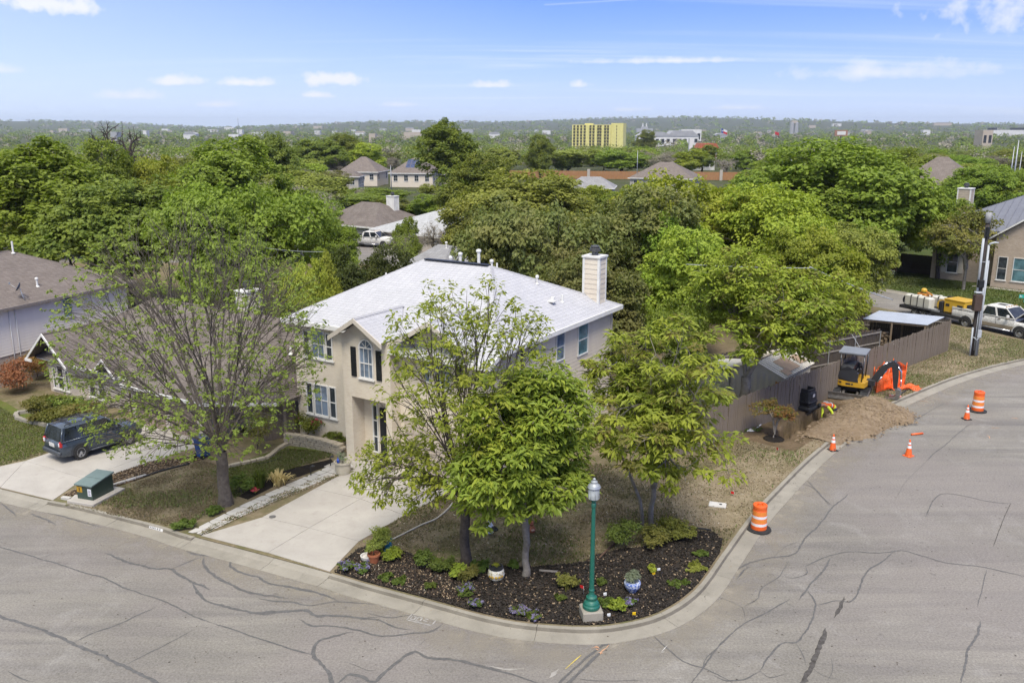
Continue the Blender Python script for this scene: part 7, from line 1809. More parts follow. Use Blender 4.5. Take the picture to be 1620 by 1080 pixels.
# orange plastic netting on stakes
NETC=Mpaint('net_orange',(.85,.115,.012),.55,.05)
def netting():
    t=thing('safety_netting','sagging orange plastic safety netting on stakes beside the excavator','safety netting',(0,0,0))
    P=[(1380,603),(1386,616),(1402,611),(1430,605),(1431,597),(1406,592),(1384,597)]; Q=[G(x,y+6,ZK) for x,y in P]; Z=[1.0,1.08,1.1,1.08,1.0,1.15,.95]
    L=[]
    for k in range(len(Q)-1):
        m=max(2,int((Q[k+1]-Q[k]).length/.12)); L+= [Q[k].lerp(Q[k+1],i/m) for i in range(m)]
    n=len(L); hz=np.interp(np.linspace(0,1,n),np.linspace(0,1,len(Z)),Z)
    mb=MB(); cell=9; 
    def pt(i,j): 
        p=L[i]; nn=Vector((math.sin(i*.7),math.cos(i*.5),0))*.03*math.sin(j*1.1+i*.4); return Vector((p.x,p.y,ZK+hz[i]*(.04+.96*j/cell)*(1-.1*abs(math.sin(i*.35))*(j/cell))))+nn
    for i in range(n-1):
        for j in range(cell):
            a,b,c,d=pt(i,j),pt(i+1,j),pt(i+1,j+1),pt(i,j+1); m=(a+b+c+d)/4; k=.36
            q=[m.lerp(x,k) for x in (a,b,c,d)]
            mb.add([a,b,c,d]+q,[(0,1,5,4),(1,2,6,5),(2,3,7,6),(3,0,4,7)])
    mb.build('net',NETC,t)
    for i in range(0,n,max(1,n//9)):
        mb=MB(); p=L[i]; mb.tube([(p.x,p.y,ZK-.1),(p.x+.03,p.y,ZK+hz[i]+.08)],.025,6); mb.build('stake',VORG,t)
    mb=MB(); c=sum(Q,Vector())/len(Q)
    for k in range(3): 
        a,b=Q[k*2],Q[(k*2+3)%7]; mb.tube([(a.x,a.y,ZK+.05),(b.x,b.y,ZK+.75)],.022,5)
    mb.build('cross_stake',M('stake_pale',(.62,.3,.2),(.5,.25,.16),5,.8),t)
    return t
netting()
mb=MB(); g0=G(1392,615,ZK); g1=G(1412,601,ZK); t=thing('loose_netting','loose bunch of orange netting on the ground in front of the netting fence','safety netting',(g0.x,g0.y,ZK),0)
vs=[];NX=22;NY=10
for i in range(NX+1):
    for j in range(NY+1): vs.append((i*.1,-.45+j*.08,max(.02,.12*math.sin(i*.6)*math.cos(j*.9)+.12)))
for i in range(NX):
    for j in range(NY):
        q=[Vector(vs[k]) for k in (i*(NY+1)+j,(i+1)*(NY+1)+j,(i+1)*(NY+1)+j+1,i*(NY+1)+j+1)]; m=sum(q,Vector())/4; w=[m.lerp(x,.55) for x in q]; mb.add(q+w,[(0,1,5,4),(1,2,6,5),(2,3,7,6),(3,0,4,7)])
mb.build('net',NETC,t)
# traffic barrels and cones
ORP=Mpaint('plastic_orange',(.72,.115,.015),.45,.15); ORS=Mpaint('sheeting_orange',(.74,.23,.04),.35,.2); WHS=Mpaint('sheeting_white',(.68,.69,.70),.35,.2)
def barrel(label,p,h,rz=0):
    t=thing('traffic_barrel',label,'traffic barrel',p,rz,'orange traffic barrels'); k=h
    mb=MB(); mb.lathe([(.455,0),(.46,.02),(.45,.05),(.33,.075)],28); mb.build('rubber_base',BLACK,t)
    prof=[(.292,.05),(.292,.2),(.285,.215),(.285,.31),(.275,.325),(.275,.475),(.268,.49),(.268,.585),(.26,.6),(.26,.75),(.252,.765),(.252,.85),(.262,.86),(.262,.93),(.25,.955),(.2,.955),(.19,.93),(.0,.93)]
    mis=[0,0,1,0,2,0,1,0,2,0,0,0,0,0,0,0,0]
    mis=[0,0,1,0,2,0,1,0,2,0,0,0,0,0,0,0,0]
    prof=[(r,z*h) for r,z in prof]
    order=[0,0,1,0,2,0,1,0,2,0,0,0,0,0,0,0,0]
    mb=MB(); mb.lathe(prof,28,mis=order); 
    bo=MB()
    bands=[(.215,.31,WHS,'white_band',.285),(.325,.475,ORS,'orange_band',.275),(.49,.585,WHS,'white_band',.268),(.6,.75,ORS,'orange_band',.26)]
    mb.m=[0]*len(mb.m); b=mb.build('barrel',ORP,t)
    for z0,z1,mt,nm,r in bands: q=MB(); q.lathe([(r+.004,z0*h),(r+.004,z1*h)],28,cap=False); q.build(nm,mt,t)
    mb=MB(); mb.tube([(-.1,0,.94*h),(-.06,0,1.0*h),(.06,0,1.0*h),(.1,0,.94*h)],.022,6); mb.build('handle',ORP,t)
    return t
barrel('orange and white traffic barrel on the gutter beside the mulch bed',G(1200,837,.013),1.05)
barrel('orange and white traffic barrel standing on the asphalt behind a cone',G(1546,650,0),1.12,.4)
def cone(label,p,h,rz):
    t=thing('traffic_cone',label,'traffic cone',p,rz,'orange traffic cones')
    mb=MB(); mb.cbox((0,0,.02),(.38,.38,.04),bev=.012); mb.build('base',BLACK if 'gutter' in label or 'barrel' in label else ORP,t)
    R_=lambda z:.135*(1-z/h)+.03
    mb=MB(); mb.lathe([(.15,.04),(.135,.06),(R_(.1*h),.1*h),(R_(h),h),(.02,h+.01)],20); mb.build('cone',ORP,t)
    for z0,z1 in ((.5,.66),(.74,.86)): q=MB(); q.lathe([(R_(z0*h)+.004,z0*h),(R_(z1*h)+.004,z1*h)],20,cap=False); q.build('white_band',WHS,t)
    return t
cone('orange cone with a black base standing in the gutter',G(1317,712,.013),.78,.3); cone('orange cone standing alone on the asphalt, nearest the orange stick',G(1437,721,0),.78,.6); cone('orange cone with a black base right in front of the far barrel',G(1529,663,0),.76,.2)
def stick(a,b,r,label,name,mat,z=.03,cat=None):
    A,B=G(*a,z),G(*b,z); t=thing(name,label,cat or name.replace('_',' '),tuple(A)); d=B-A; mb=MB(); mb.tube([(0,0,0),tuple(d*.5),tuple(d)],r,8); mb.build('shaft',mat,t); return t
stick((1442,687),(1460,685),.05,'orange plastic stick lying on the asphalt between the cones','marker_stick',ORP,.05)
t=thing('warning_board','pink and white board lying flat by the kerb','board',tuple(G(1416,627,ZK)),R(-22)); mb=MB(); mb.cbox((0,0,.035),(.62,.22,.04)); mb.build('board',M('board_pink',(.62,.2,.17),(.55,.3,.26),7,.7),t); mb=MB(); mb.cbox((-.1,.02,.062),(.2,.12,.008)); mb.build('stripe',WHP,t)
stick((1422,625),(1441,612),.045,'black rubber strip lying on the grass behind the pink board','rubber_strip',BLK,ZK+.03)
# small survey flags
def sflag(p,label,mat,h=.3):
    t=thing('survey_flag',label,'marker flag',tuple(G(*p,ZK)),random.uniform(0,3),'small marker flags'); mb=MB(); mb.tube([(0,0,-.05),(0,0,h)],.006,4); mb.build('wire',STEEL,t)
    mb=MB(); mb.add([(0,0,h-.1),(.13,.02,h-.1),(.13,.03,h),(0,0,h),(0,.008,h-.1),(.13,.028,h-.1),(.13,.038,h),(0,.008,h)],[(0,1,2,3),(7,6,5,4),(0,4,5,1),(1,5,6,2),(2,6,7,3),(3,7,4,0)]); mb.build('flag',mat,t)
REDF=M('flag_bright_red',(.62,.02,.02),(.5,.015,.015),5,.7)
sflag((1231,716),'small red marker flag on the dry grass above the kerb',REDF,.22); sflag((1161,785),'small red marker flag near the white meter cover',REDF,.2); sflag((923,940),'red marker flag in the mulch left of the lamp post',REDF,.3); sflag((1352,642),'red tag on the dirt heap',REDF,.16)
# white cord on the grass, meter cover
def cord(pts,r,label,name,mat,z=.02,cat=None):
    P=smooth_line([G(*p,ZK+z) for p in pts],.2); o=P[0].copy(); t=thing(name,label,cat or name.replace('_',' '),tuple(o)); mb=MB(); mb.tube([tuple(p-o) for p in P],r,6); mb.build('length',mat,t); return t
cord([(1186,682),(1194,679),(1204,671),(1216,664),(1222,661)],.03,'white rope lying on the grass by the fence','rope',WHS)
t=thing('white_rag','white rag at the end of the rope on the grass','rag',tuple(G(1189,681,ZK)),.4); mb=MB()
for k in range(9): mb.cbox((random.uniform(-.25,.25),random.uniform(-.12,.12),.03+.02*random.random()),(.18,.12,.05),rz=random.random()*3,bev=.02)
mb.build('cloth',WHS,t)
t=thing('meter_cover','pale concrete meter cover set in the dry grass','utility cover',tuple(G(1135,799,ZK)),R(-18)); mb=MB(); mb.cbox((0,0,.01),(.66,.42,.09),bev=.015); mb.build('lid',M('cover_pale',(.55,.53,.49),(.47,.45,.41),6,.85),t); mb=MB(); mb.lathe([(.06,.056),(.06,.06)],10,(.12,.02,0)); mb.build('reader_hole',DARK,t)
t=thing('cleanout_cap','round metal cap in the driveway slab','utility cover',tuple(G(431,817,ZK+.018)),0); mb=MB(); mb.lathe([(.13,0),(.13,.012),(.11,.016),(.0,.016)],18); mb.build('cap',STL,t)
# ------------------------------------------------------------------ utility pole
PB=M('pole_dark',(.035,.03,.028),(.06,.05,.045),4,.85,0,.4,12,stretch=(4,4,.4)); CONDU=M('conduit_grey',(.42,.44,.46),(.35,.37,.39),3,.5)
g=G(1537,562,ZK); tp=G(1537,562,ZK)
PHt=9.4; lean=(-.06,0)
up_=thing('utility_pole','tall dark wooden utility pole with grey conduits and a brown box on the verge','utility pole',(g.x,g.y,ZK-.02),0)
def LX(z): return lean[0]*z/PHt
mb=MB(); mb.tube([(LX(z),0,z) for z in (-.4,2,4,6,8.6)],[.15,.145,.135,.128,.12],14); mb.build('shaft',PB,up_)
mb=MB(); mb.tube([(LX(8.55),0,8.55),(LX(9.2),0,9.2)],.17,14); mb.build('top_sleeve',M('sleeve_grey',(.3,.3,.3),(.24,.24,.24),3,.7),up_)
for x,y,z0,z1,r in ((-.2,-.13,-.1,1.9,.055),(.14,-.17,-.1,7.2,.065),(.30,-.08,-.1,6.2,.05),(-.2,-.1,4.1,7.6,.075),(.0,-.2,.4,3.4,.02)): mb=MB(); mb.tube([(x+LX(z0),y,z0),(x+LX(z1),y,z1)],r,9); mb.build('conduit',CONDU,up_)
mb=MB(); mb.cbox((-.2+LX(3.6),-.28,3.55),(.5,.36,1.05),bev=.03); mb.build('control_box',M('box_brown',(.075,.05,.038),(.06,.04,.03),4,.6),up_)
mb=MB(); mb.cbox((-.2+LX(4.1),-.26,4.2),(.42,.3,.1),bev=.02); mb.build('box_hood',CONDU,up_); mb=MB(); mb.cbox((-.1+LX(4.7),-.22,4.75),(.34,.3,.5),bev=.03); mb.lathe([(.1,7.7),(.12,8.3)],10,(LX(8)-.05,-.2,0)); mb.build('fuse_box',DARK,up_)
mb=MB(); mb.tube([(LX(7)+.14,-.17,7.15),(LX(7)+.2,-.25,7.3),(LX(7)+.5,-.3,7.38)],.06,8); mb.cbox((LX(7.2)+.5,-.3,7.35),(.3,.12,.08),bev=.02); mb.build('weatherhead',CONDU,up_)
mb=MB(); mb.cbox((.2,-.22,1.5),(.26,.12,.5),bev=.02); mb.tube([(-.15,-.22,1.3),(.05,-.26,1.1),(.2,-.24,1.25)],.03,6); mb.build('meter',CONDU,up_)
mb=MB(); 
for z in (1.2,3.0,4.6,6.1): mb.lathe([(.2-z*.004,z),(.2-z*.004,z+.05)],14,(LX(z),0,0),cap=False)
mb.build('strap',STEEL,up_)
# overhead wires
def wire(label,a,b,sag,r=.018,n=24,name='overhead_wire'):
    a,b=Vector(a),Vector(b); t=thing(name,label,'wire',tuple(a)); mb=MB(); P=[]
    for i in range(n+1):
        f=i/n; p=a.lerp(b,f)-a; p.z-=sag*4*f*(1-f); P.append(tuple(p))
    mb.tube(P,r,5); mb.build('strand',CONDU,t); return t
wt=Vector((g.x+LX(7.0),g.y,7.0))
jn=atY(1281,422,48.5)
wire('pale service cable from the yard tree down towards the back fence',jn,atY(1412,474,55),.1,.03)
wire('thin wire through the trees above the ridge of the pale roof',atY(1282,424,48.5),atY(1085,418,50),.05,.016)
wire('guy wire running down over the inner fence to the excavator',atY(1300,450,50),atY(1362,552,47.5),.0,.014)
wire('thin wire behind the bare tree, left of the pale roof',atY(520,398,56),atY(420,392,60),.1,.012)
wire('dark service wire sagging past the side wall of the corner house',atY(1000,556,33),atY(905,612,38),.1,.014)
# street name blades: the post stands just outside the picture on the right
SG=Mpaint('sign_green',(.01,.29,.22),.5,.1)
s0=atY(1613,469,63); ss=thing('street_sign','green street name blades at the right edge beyond the pickup','street sign',(s0.x+.6,s0.y,ZK),R(-8))
mb=MB(); mb.tube([(0,0,-.2),(0,0,s0.z+.25)],.03,8); mb.build('post',STEEL,ss)
def text_mesh(name,body,size,mat,parent,loc,rot,align='LEFT'):
    cu=bpy.data.curves.new(name,'FONT'); cu.body=body; cu.size=size; cu.align_x=align; cu.align_y='CENTER'; cu.extrude=.002
    o=bpy.data.objects.new(name,cu); COL.objects.link(o); dg=bpy.context.evaluated_depsgraph_get(); me=bpy.data.meshes.new_from_object(o.evaluated_get(dg)); bpy.data.objects.remove(o)
    me.materials.clear(); me.materials.append(mat); o=link(name,me,parent,loc); o.rotation_euler=rot; return o
mb=MB(); mb.cbox((-.1,0,s0.z-ZK),(1.0,.02,.26),bev=.005); b1=mb.build('name_blade',SG,ss); text_mesh('lettering','Ri',.22,WHS,b1,(-.56,-.013,s0.z-ZK),(math.pi/2,0,0))
mb=MB(); mb.cbox((.16,0,s0.z-ZK-.33),(.8,.02,.2),bev=.005); mb.build('second_blade',SG,ss)
# ------------------------------------------------------------------ street lamp
LGR=Mpaint('lamp_green',(.006,.105,.072),.4,.25); g=G(935,975,ZK)
lp=thing('street_lamp','tall green street lamp on a concrete block in the mulch bed','street lamp',(g.x,g.y,ZK),R(8))
mb=MB(); mb.cbox((0,0,.1),(.62,.62,.42),bev=.03); mb.build('concrete_block',KERB,lp)
mb=MB(); mb.lathe([(.25,.31),(.262,.35),(.262,.41),(.235,.45),(.225,.5),(.2,.54),(.15,.58),(.15,.62),(.165,.64),(.165,.68),(.11,.72),(.085,.78),(.078,.86),(.09,.88),(.09,.92),(.075,.95),(.058,3.55),(.075,3.6),(.075,3.68),(.05,3.72),(.12,3.82)],20); mb.build('post',LGR,lp)
mb=MB(); mb.lathe([(.12,3.82),(.17,3.86),(.155,4.18)],16); mb.build('lantern_glass',Mglass('lantern_glass',(.28,.3,.3),.25),lp)
mb=MB(); mb.lathe([(.16,4.18),(.2,4.2),(.17,4.27),(.1,4.33),(.1,4.38),(.04,4.42),(.05,4.46),(.0,4.5)],16)
for k in range(8): a=k*math.pi/4; mb.tube([(.17*math.cos(a),.17*math.sin(a),3.86),(.155*math.cos(a),.155*math.sin(a),4.18)],.008,4)
mb.build('lantern_cap',M('lantern_metal',(.36,.38,.39),(.3,.32,.33),5,.4,.4),lp)
# ------------------------------------------------------------------ transformer box, bin
TGR=Mpaint('transformer_green',(.028,.05,.038),.45,.2); TGT=M('transformer_top',(.15,.20,.19),(.13,.175,.165),3,.6)
ca,cb_=G(126,786,ZK+.1),G(148,797,ZK+.1); cc=G(188,776,ZK+.1); d=(cc-cb_).normalized(); ang=math.atan2(d.y,d.x)
tx=thing('transformer','dark green electrical cabinet with warning labels on a concrete pad','transformer',(cb_.x,cb_.y,ZK-.03),ang)
mb=MB(); mb.cbox((.78,.6,.05),(1.72,1.3,.2),bev=.02); mb.build('concrete_pad',CONC,tx)
mb=MB(); vs=[(.22,.22,.15),(1.32,.22,.15),(1.32,.98,.15),(.22,.98,.15),(.22,.22,.72),(1.32,.22,.86),(1.32,.98,.86),(.22,.98,.72)]; mb.add(vs,[(3,2,1,0),(4,5,6,7),(0,1,5,4),(1,2,6,5),(2,3,7,6),(3,0,4,7)]); mb.build('cabinet',TGR,tx)
mb=MB(); vs=[(.16,.17,.725),(.74,.17,.80),(.74,1.03,.80),(.16,1.03,.725)]; mb.add(vs+[(x,y,z+.05) for x,y,z in vs],[(3,2,1,0),(4,5,6,7),(0,1,5,4),(1,2,6,5),(2,3,7,6),(3,0,4,7)]); vs=[(.752,.17,.802),(1.38,.17,.872),(1.38,1.03,.872),(.752,1.03,.802)]; mb.add(vs+[(x,y,z+.055) for x,y,z in vs],[(3,2,1,0),(4,5,6,7),(0,1,5,4),(1,2,6,5),(2,3,7,6),(3,0,4,7)]); mb.build('lid',TGT,tx)
mb=MB(); mb.cbox((.214,.84,.55),(.01,.26,.24)); mb.build('warning_label',M('label_amber',(.42,.24,.02),(.35,.2,.02),9,.6),tx); mb=MB(); mb.cbox((.208,.84,.57),(.006,.04,.11)); mb.cbox((.208,.84,.49),(.006,.04,.03)); mb.build('warning_mark',DARK,tx)
mb=MB(); mb.cbox((.214,.36,.46),(.01,.17,.3)); mb.build('notice_label',WHS,tx); mb=MB()
for k in range(4): mb.cbox((.208,.36+.01*(k%2),.37+k*.06),(.006,.11-.02*(k%2),.025))
mb.build('notice_print',M('print_purple',(.12,.08,.2)),tx)
BLUB=Mpaint('bin_blue',(.015,.055,.2),.5,.1); g=G(322,722,ZK+.015)
wb=thing('wheelie_bin','blue wheeled bin with a grey lid on the driveway beside the bare tree','wheelie bin',(g.x,g.y,ZK+.014),R(58),None,.95)
mb=MB(); lo=[(-.22,-.2),(.22,-.2),(.22,.2),(-.22,.2)]; hi=[(-.3,-.27),(.3,-.27),(.3,.27),(-.3,.27)]; mb.add([(x,y,.05) for x,y in lo]+[(x,y,.95) for x,y in hi],[(3,2,1,0),(0,1,5,4),(1,2,6,5),(2,3,7,6),(3,0,4,7),(4,5,6,7)]); mb.box(-.32,.32,-.29,.29,.9,.96); mb.build('bin_body',BLUB,wb)
mb=MB(); mb.extr([(-.34,.965),(.34,.965),(.34,1.0),(.1,1.06),(-.34,1.03)],-.3,.3); mb.build('lid',M('lid_greyblue',(.13,.15,.19),(.11,.13,.165),3,.5),wb)
for s in (-1,1): mb=MB(); mb.lathe([(.11,-.03),(.11,.03)],14); q=mb.build('wheel',BLACK,wb,(-.25,s*.25,.11)); q.rotation_euler=(math.pi/2,0,0)
mb=MB(); mb.tube([(-.34,-.25,.98),(-.42,-.25,1.0),(-.42,.25,1.0),(-.34,.25,.98)],.018,6); mb.build('handle',BLUB,wb)
# ------------------------------------------------------------------ planters, edging, garden
def stonewall(name,label,pts,h,thick,mat,sx=.42,sh=.15,cat='stone wall',cap=True):
    P=smooth_line([G(*p,ZK) for p in pts],.4); o=P[0].copy(); t=thing(name,label,cat,tuple(o)); rg=random.Random(len(pts)); meshes=[]
    for k in range(6):
        mb=MB(); mb.cbox((0,0,0),(1,thick*rg.uniform(.9,1.1),1),bev=.04); meshes.append(mb.mesh('stone',mat))
    S=[0]
    for i in range(len(P)-1): S.append(S[-1]+(P[i+1]-P[i]).length)
    def at(s):
        i=max(0,min(len(P)-2,next((k for k in range(len(P)-1) if S[k+1]>=s),len(P)-2))); f=(s-S[i])/max(1e-6,S[i+1]-S[i]); q=P[i].lerp(P[i+1],f); d=P[i+1]-P[i]; return q,math.atan2(d.y,d.x)
    rows=max(1,round(h/sh))
    for r in range(rows):
        s=-rg.uniform(0,sx*.5)
        while s<S[-1]:
            w=sx*rg.uniform(.55,1.2) if not (cap and r==rows-1) else sx*1.15; m=min(max(s+w/2,0),S[-1]); q,a=at(m)
            ob=link('stone',rg.choice(meshes),t,tuple(q-o+Vector((0,0,(r+.5)*h/rows-.02)))); ob.rotation_euler=(rg.uniform(-.03,.03),rg.uniform(-.03,.03),a+rg.uniform(-.05,.05)); ob.scale=(w-.025,(1.12 if cap and r==rows-1 else 1)*rg.uniform(.92,1.05),h/rows-.012); s+=w
    return t
stonewall('planter_wall','low cream stone planter wall under the front windows',[(455,702),(478,705),(510,711),(541,720)],.56,.3,STONE,.36,.11)
stonewall('bed_edging','row of pale stones edging the bed between the two driveways',[(352,742),(372,737),(400,731),(425,724),(440,712),(455,703)],.16,.22,STONE,.42,.16,'edging',False)
stonewall('curved_edging','pale concrete block edging round the shrub bed of the neighbour',[(60,652),(28,655),(30,664),(60,672),(100,680),(130,690)],.2,.2,KERB,.5,.2,'edging',False)
stonewall('strip_edging','white stone edging along the bark strip by the transformer',[(98,788),(115,790),(122,786)],.12,.16,FLAG,.4,.12,'edging',False)
stonewall('strip_edging','white stone edging continuing behind the transformer',[(178,768),(205,760),(225,754)],.1,.14,FLAG,.5,.12,'edging',False)
cord([(226,754),(260,743),(300,733)],.05,'dark rubber edging along the bark strip','rubber_edging',BLK,.02,'edging')
cord([(318,846),(345,832),(400,806),(470,775)],.025,'thin black strip edging the flagstone path','path_edging',BLK,.01,'edging')
cord([(612,857),(640,843),(668,829),(690,820),(708,805),(716,795)],.035,'pale hose lying along the grass beside the driveway','garden_hose',M('hose_pale',(.5,.46,.38),(.42,.38,.3),5,.7),.03)
cord([(404,733),(420,731),(436,727),(445,722)],.018,'dark hose lying on the small lawn','garden_hose',BLK,.03)
cord([(948,882),(962,868),(982,850),(998,836)],.035,'rusty metal edging bent through the mulch bed','bed_edging_strip',M('rust',(.08,.05,.035),(.12,.07,.045),6,.9),.03,'edging')
cord([(1050,838),(1075,835),(1105,835),(1125,838)],.035,'dark metal edging along the back of the mulch bed','bed_edging_strip',BLK,.03,'edging')
stick((853,902),(882,904),.045,'grey timber lying at the back of the mulch bed behind the trunk','timber',RAIL,ZK+.04)
# plants from small leaf clumps
def plant(label,p,w,h,leaf,seed=0,n=60,k=26,L=.12,W=.05,name='shrub',cat='shrub',group=None,flower=None,up=.3,droop=0.0,stem=True,z=ZK,ff=.3):
    rng=np.random.default_rng(seed+int(p[0])); g=G(*p,z) if len(p)==2 else Vector(p)
    t=thing(name,label,cat,tuple(g),0,group)
    T=lobes_points(rng,n,h*.12,h,w,w,6,.5)
    V,Fq=clump_leaves(rng,T,np.array([0,0,h*.2]),k=k,size=min(w,h)*.2,L=L,W=W,up=up,droop=droop)
    mats=[LEAF[leaf]]; mi=np.zeros(len(Fq),int)
    if flower:
        sel=T[T[:,2]>h*.45]; sel=sel[rng.random(len(sel))<ff]*np.array([1.03,1.03,1.06])
        if len(sel):
            V2,F2=clump_leaves(rng,sel,np.array([0,0,0]),k=14,size=.06,L=.075,W=.06); mats.append(LEAF[flower]); mi=np.concatenate([mi,np.ones(len(F2),int)]); Fq=np.concatenate([Fq,F2+len(V)]); V=np.concatenate([V,V2])
    link('foliage',rawmesh('foliage',V,Fq,mats,mi),t)
    if stem:
        segs,_=skeleton(rng,(0,0,0),(0,0,h*.1),T[:max(8,n//4)],.006,.4); segs.insert(0,(np.array([0,0,-.05]),np.array([0,0,h*.1]),.02,.018)); V,Fq=branch_mesh(segs); link('stem',rawmesh('stem',V,Fq,BARK),t)
    return t
def blades(label,p,h,w,leaf,n=160,seed=0,L=None,wd=.02,name='grass_clump',cat='plant',arch=.5,fw=None):
    rng=np.random.default_rng(seed+int(p[0])); g=G(*p,ZK); t=thing(name,label,cat,tuple(g))
    V=[];Fq=[];o=0
    for i in range(n):
        a=rng.random()*6.28; d=np.array([math.cos(a),math.sin(a),0]); r0=rng.random()*w*.2; ln=h*rng.uniform(.6,1.1); s=np.array([-d[1],d[0],0])*wd*rng.uniform(.6,1.2)
        sp=rng.uniform(.1,1)*w*.5; P=[d*r0,d*(r0+sp*.3)+np.array([0,0,ln*.6]),d*(r0+sp*.75)+np.array([0,0,ln*(1-.15*arch)]),d*(r0+sp*1.1)+np.array([0,0,ln*(1-.5*arch*rng.random())])]
        for j,wv in enumerate((1,.9,.6,.08)): V+= [P[j]-s*wv,P[j]+s*wv]
        for j in range(3): b=o+j*2; Fq.append((b,b+1,b+3,b+2))
        o+=8
    link('leaves',rawmesh('leaves',np.array(V),np.array(Fq),LEAF[leaf]),t); return t
plant('dark green rose bush with red flowers behind the stone planter wall',(488,690),2.3,1.5,'dark',1,130,30,.1,.06,flower='pink',ff=.5)
plant('low dark shrub at the right end of the stone planter',(530,706),1.3,.7,'dark',2,60,30,.09,.05)
plant('clipped dark shrub in a pot beside the front door',(578,692),.9,1.1,'dark',3,60,30,.09,.05,name='potted_shrub')
plant('yellow-green shrub left in the neighbour\'s curved bed',(72,664),2.7,1.25,'yelgr',4,120,34,.12,.07)
plant('large yellow-green shrub in front of the neighbour\'s windows',(128,676),3.6,1.35,'yelgr',5,170,34,.12,.07)
plant('green shrub hidden between the two yellow-green ones',(100,660),2.2,1.3,'dark',6,90,30,.12,.07)
plant('red-leaved shrub at the left end of the pale brick house',(38,618),3.0,2.1,'red',7,130,24,.14,.07)
plant('orange-tinged shrub behind the red-leaved one',(60,600),2.2,1.9,'rust',8,90,24,.14,.07)
plant('feathery green shrub beside the trunk of the bare tree',(382,780),.95,.85,'ground',9,60,30,.12,.03)
plant('low green ground cover at the kerb end of the border',(296,834),1.1,.32,'ground',10,70,30,.1,.05,name='ground_cover')
plant('low green ground cover beside the flagstones',(335,812),1.0,.3,'ground',11,60,30,.1,.05,name='ground_cover')
plant('small red-flowered plant in the planted border',(404,781),.4,.3,'ground',12,26,20,.07,.04,flower='pink',ff=.8,name='flowering_plant')
plant('wispy yellow-green bush between the bare tree and the side fence',(408,716),1.6,2.1,'yelgr',13,110,14,.12,.05)
blades('upright clump of grassy leaves in the planted border',(412,770),.75,.8,'ground',220,1)
blades('pale yellow spiky plant drooping beside the path',(442,766),.6,1.25,'straw',60,2,wd=.045,arch=1.3,name='agave_plant')
for p,l in (((492,752),'black path light in the planted border, nearer the pale spiky plant'),((523,737),'black path light at the house end of the border')):
    t=thing('path_light',l,'garden light',tuple(G(*p,ZK)),0,'path lights'); mb=MB(); mb.tube([(0,0,-.05),(0,0,.42),(.1,0,.46)],.02,6); mb.build('stake',BLK,t); mb=MB(); mb.lathe([(.02,.5),(.09,.43),(.07,.42)],10,(.1,0,0)); mb.build('shade',BLK,t)
# pots
def pot(label,p,prof,mat,soil=True,extra=None,name='plant_pot',rz=0,z=ZK):
    t=thing(name,label,'pot',tuple(G(*p,z)),rz); mb=MB(); r1,z1=prof[-1]; mb.lathe(prof+[(r1-.04,z1),(r1-.05,z1-.08)],22); mb.build('vessel',mat,t)
    return t
POTC=M('pot_cream',(.46,.42,.33),(.38,.345,.27),4,.8); TERR=M('pot_terracotta',(.36,.13,.06),(.3,.1,.05),5,.8)
pot('large cream stone pot beside the path near the porch',(543,748),[(.3,0),(.32,.1),(.33,.45),(.37,.47),(.37,.55)],POTC)
plant('sparse pale twigs in the large cream pot',tuple(G(543,748,ZK)+Vector((0,0,.5))),.6,.5,'sage',14,30,8,.08,.04,name='potted_plant',cat='plant')
t=thing('blue_bottle','small blue ornament stuck in the large cream pot','ornament',tuple(G(540,748,ZK)+Vector((-.1,-.05,.5)))); mb=MB(); mb.lathe([(.06,0),(.07,.12),(.02,.2),(.02,.26)],10); mb.build('bottle',Mpaint('glaze_blue',(.03,.08,.4),.15),t)
pot('white bowl-shaped pot beside the terracotta pot',(581,887),[(.12,0),(.2,.1),(.23,.22)],M('pot_white',(.62,.6,.56),(.52,.5,.46),6,.6)); pot('terracotta pot beside the white bowl',(592,889),[(.15,0),(.2,.26),(.225,.27),(.225,.34)],TERR)
plant('dry grey plant in the terracotta pot',tuple(G(592,889,ZK)+Vector((0,0,.3))),.7,.55,'grey',15,40,14,.1,.03,name='potted_plant',cat='plant')
pot('turquoise glazed pot at the back of the bed by the driveway',(613,872),[(.14,0),(.17,.2),(.16,.42),(.19,.46)],Mpaint('glaze_turquoise',(.03,.2,.34),.2)); plant('bushy green plant growing round the turquoise pot',(606,874),1.1,.95,'grey',16,70,26,.1,.05)
TAL=M('pot_painted_white',(.60,.57,.48),(.35,.3,.16),9,.45,lo=.5,hi=.6)
tp_=pot('round white painted pot with a dark rim at the front of the mulch bed',(785,916),[(.14,0),(.24,.08),(.28,.2),(.26,.33),(.2,.42),(.235,.46)],TAL)
mb=MB(); mb.lathe([(.225,.40),(.215,.425),(.235,.455),(.245,.462),(.19,.465),(.18,.42)],20); mb.build('dark_rim',DARK,tp_); plant('tiny green plant in the round white pot',tuple(G(785,916,ZK)+Vector((0,0,.42))),.26,.2,'bright',17,16,14,.06,.03,name='potted_plant',cat='plant',stem=False)
for k in range(5):
    a=-math.pi/2+(k-2)*.42; mb=MB(); mb.lathe([(.05,0),(.03,.012)],8); q=mb.build('painted_flower',M('paint_pot_yellow',(.55,.38,.04),(.4,.2,.05),8,.6),tp_,(.272*math.cos(a),.272*math.sin(a),.2)); q.rotation_euler=(0,math.pi/2,a)
BW=M('glaze_blue_white',(.5,.54,.62),(.07,.12,.36),14,.25,lo=.44,hi=.56)
pot('blue and white glazed pot right of the lamp post',(1000,936),[(.12,0),(.15,.06),(.25,.22),(.27,.34),(.24,.4)],BW); plant('grey-green spiky plant in the blue and white pot',tuple(G(1000,936,ZK)+Vector((0,0,.36))),.62,.42,'sage',18,40,26,.12,.03,name='potted_plant',cat='plant')
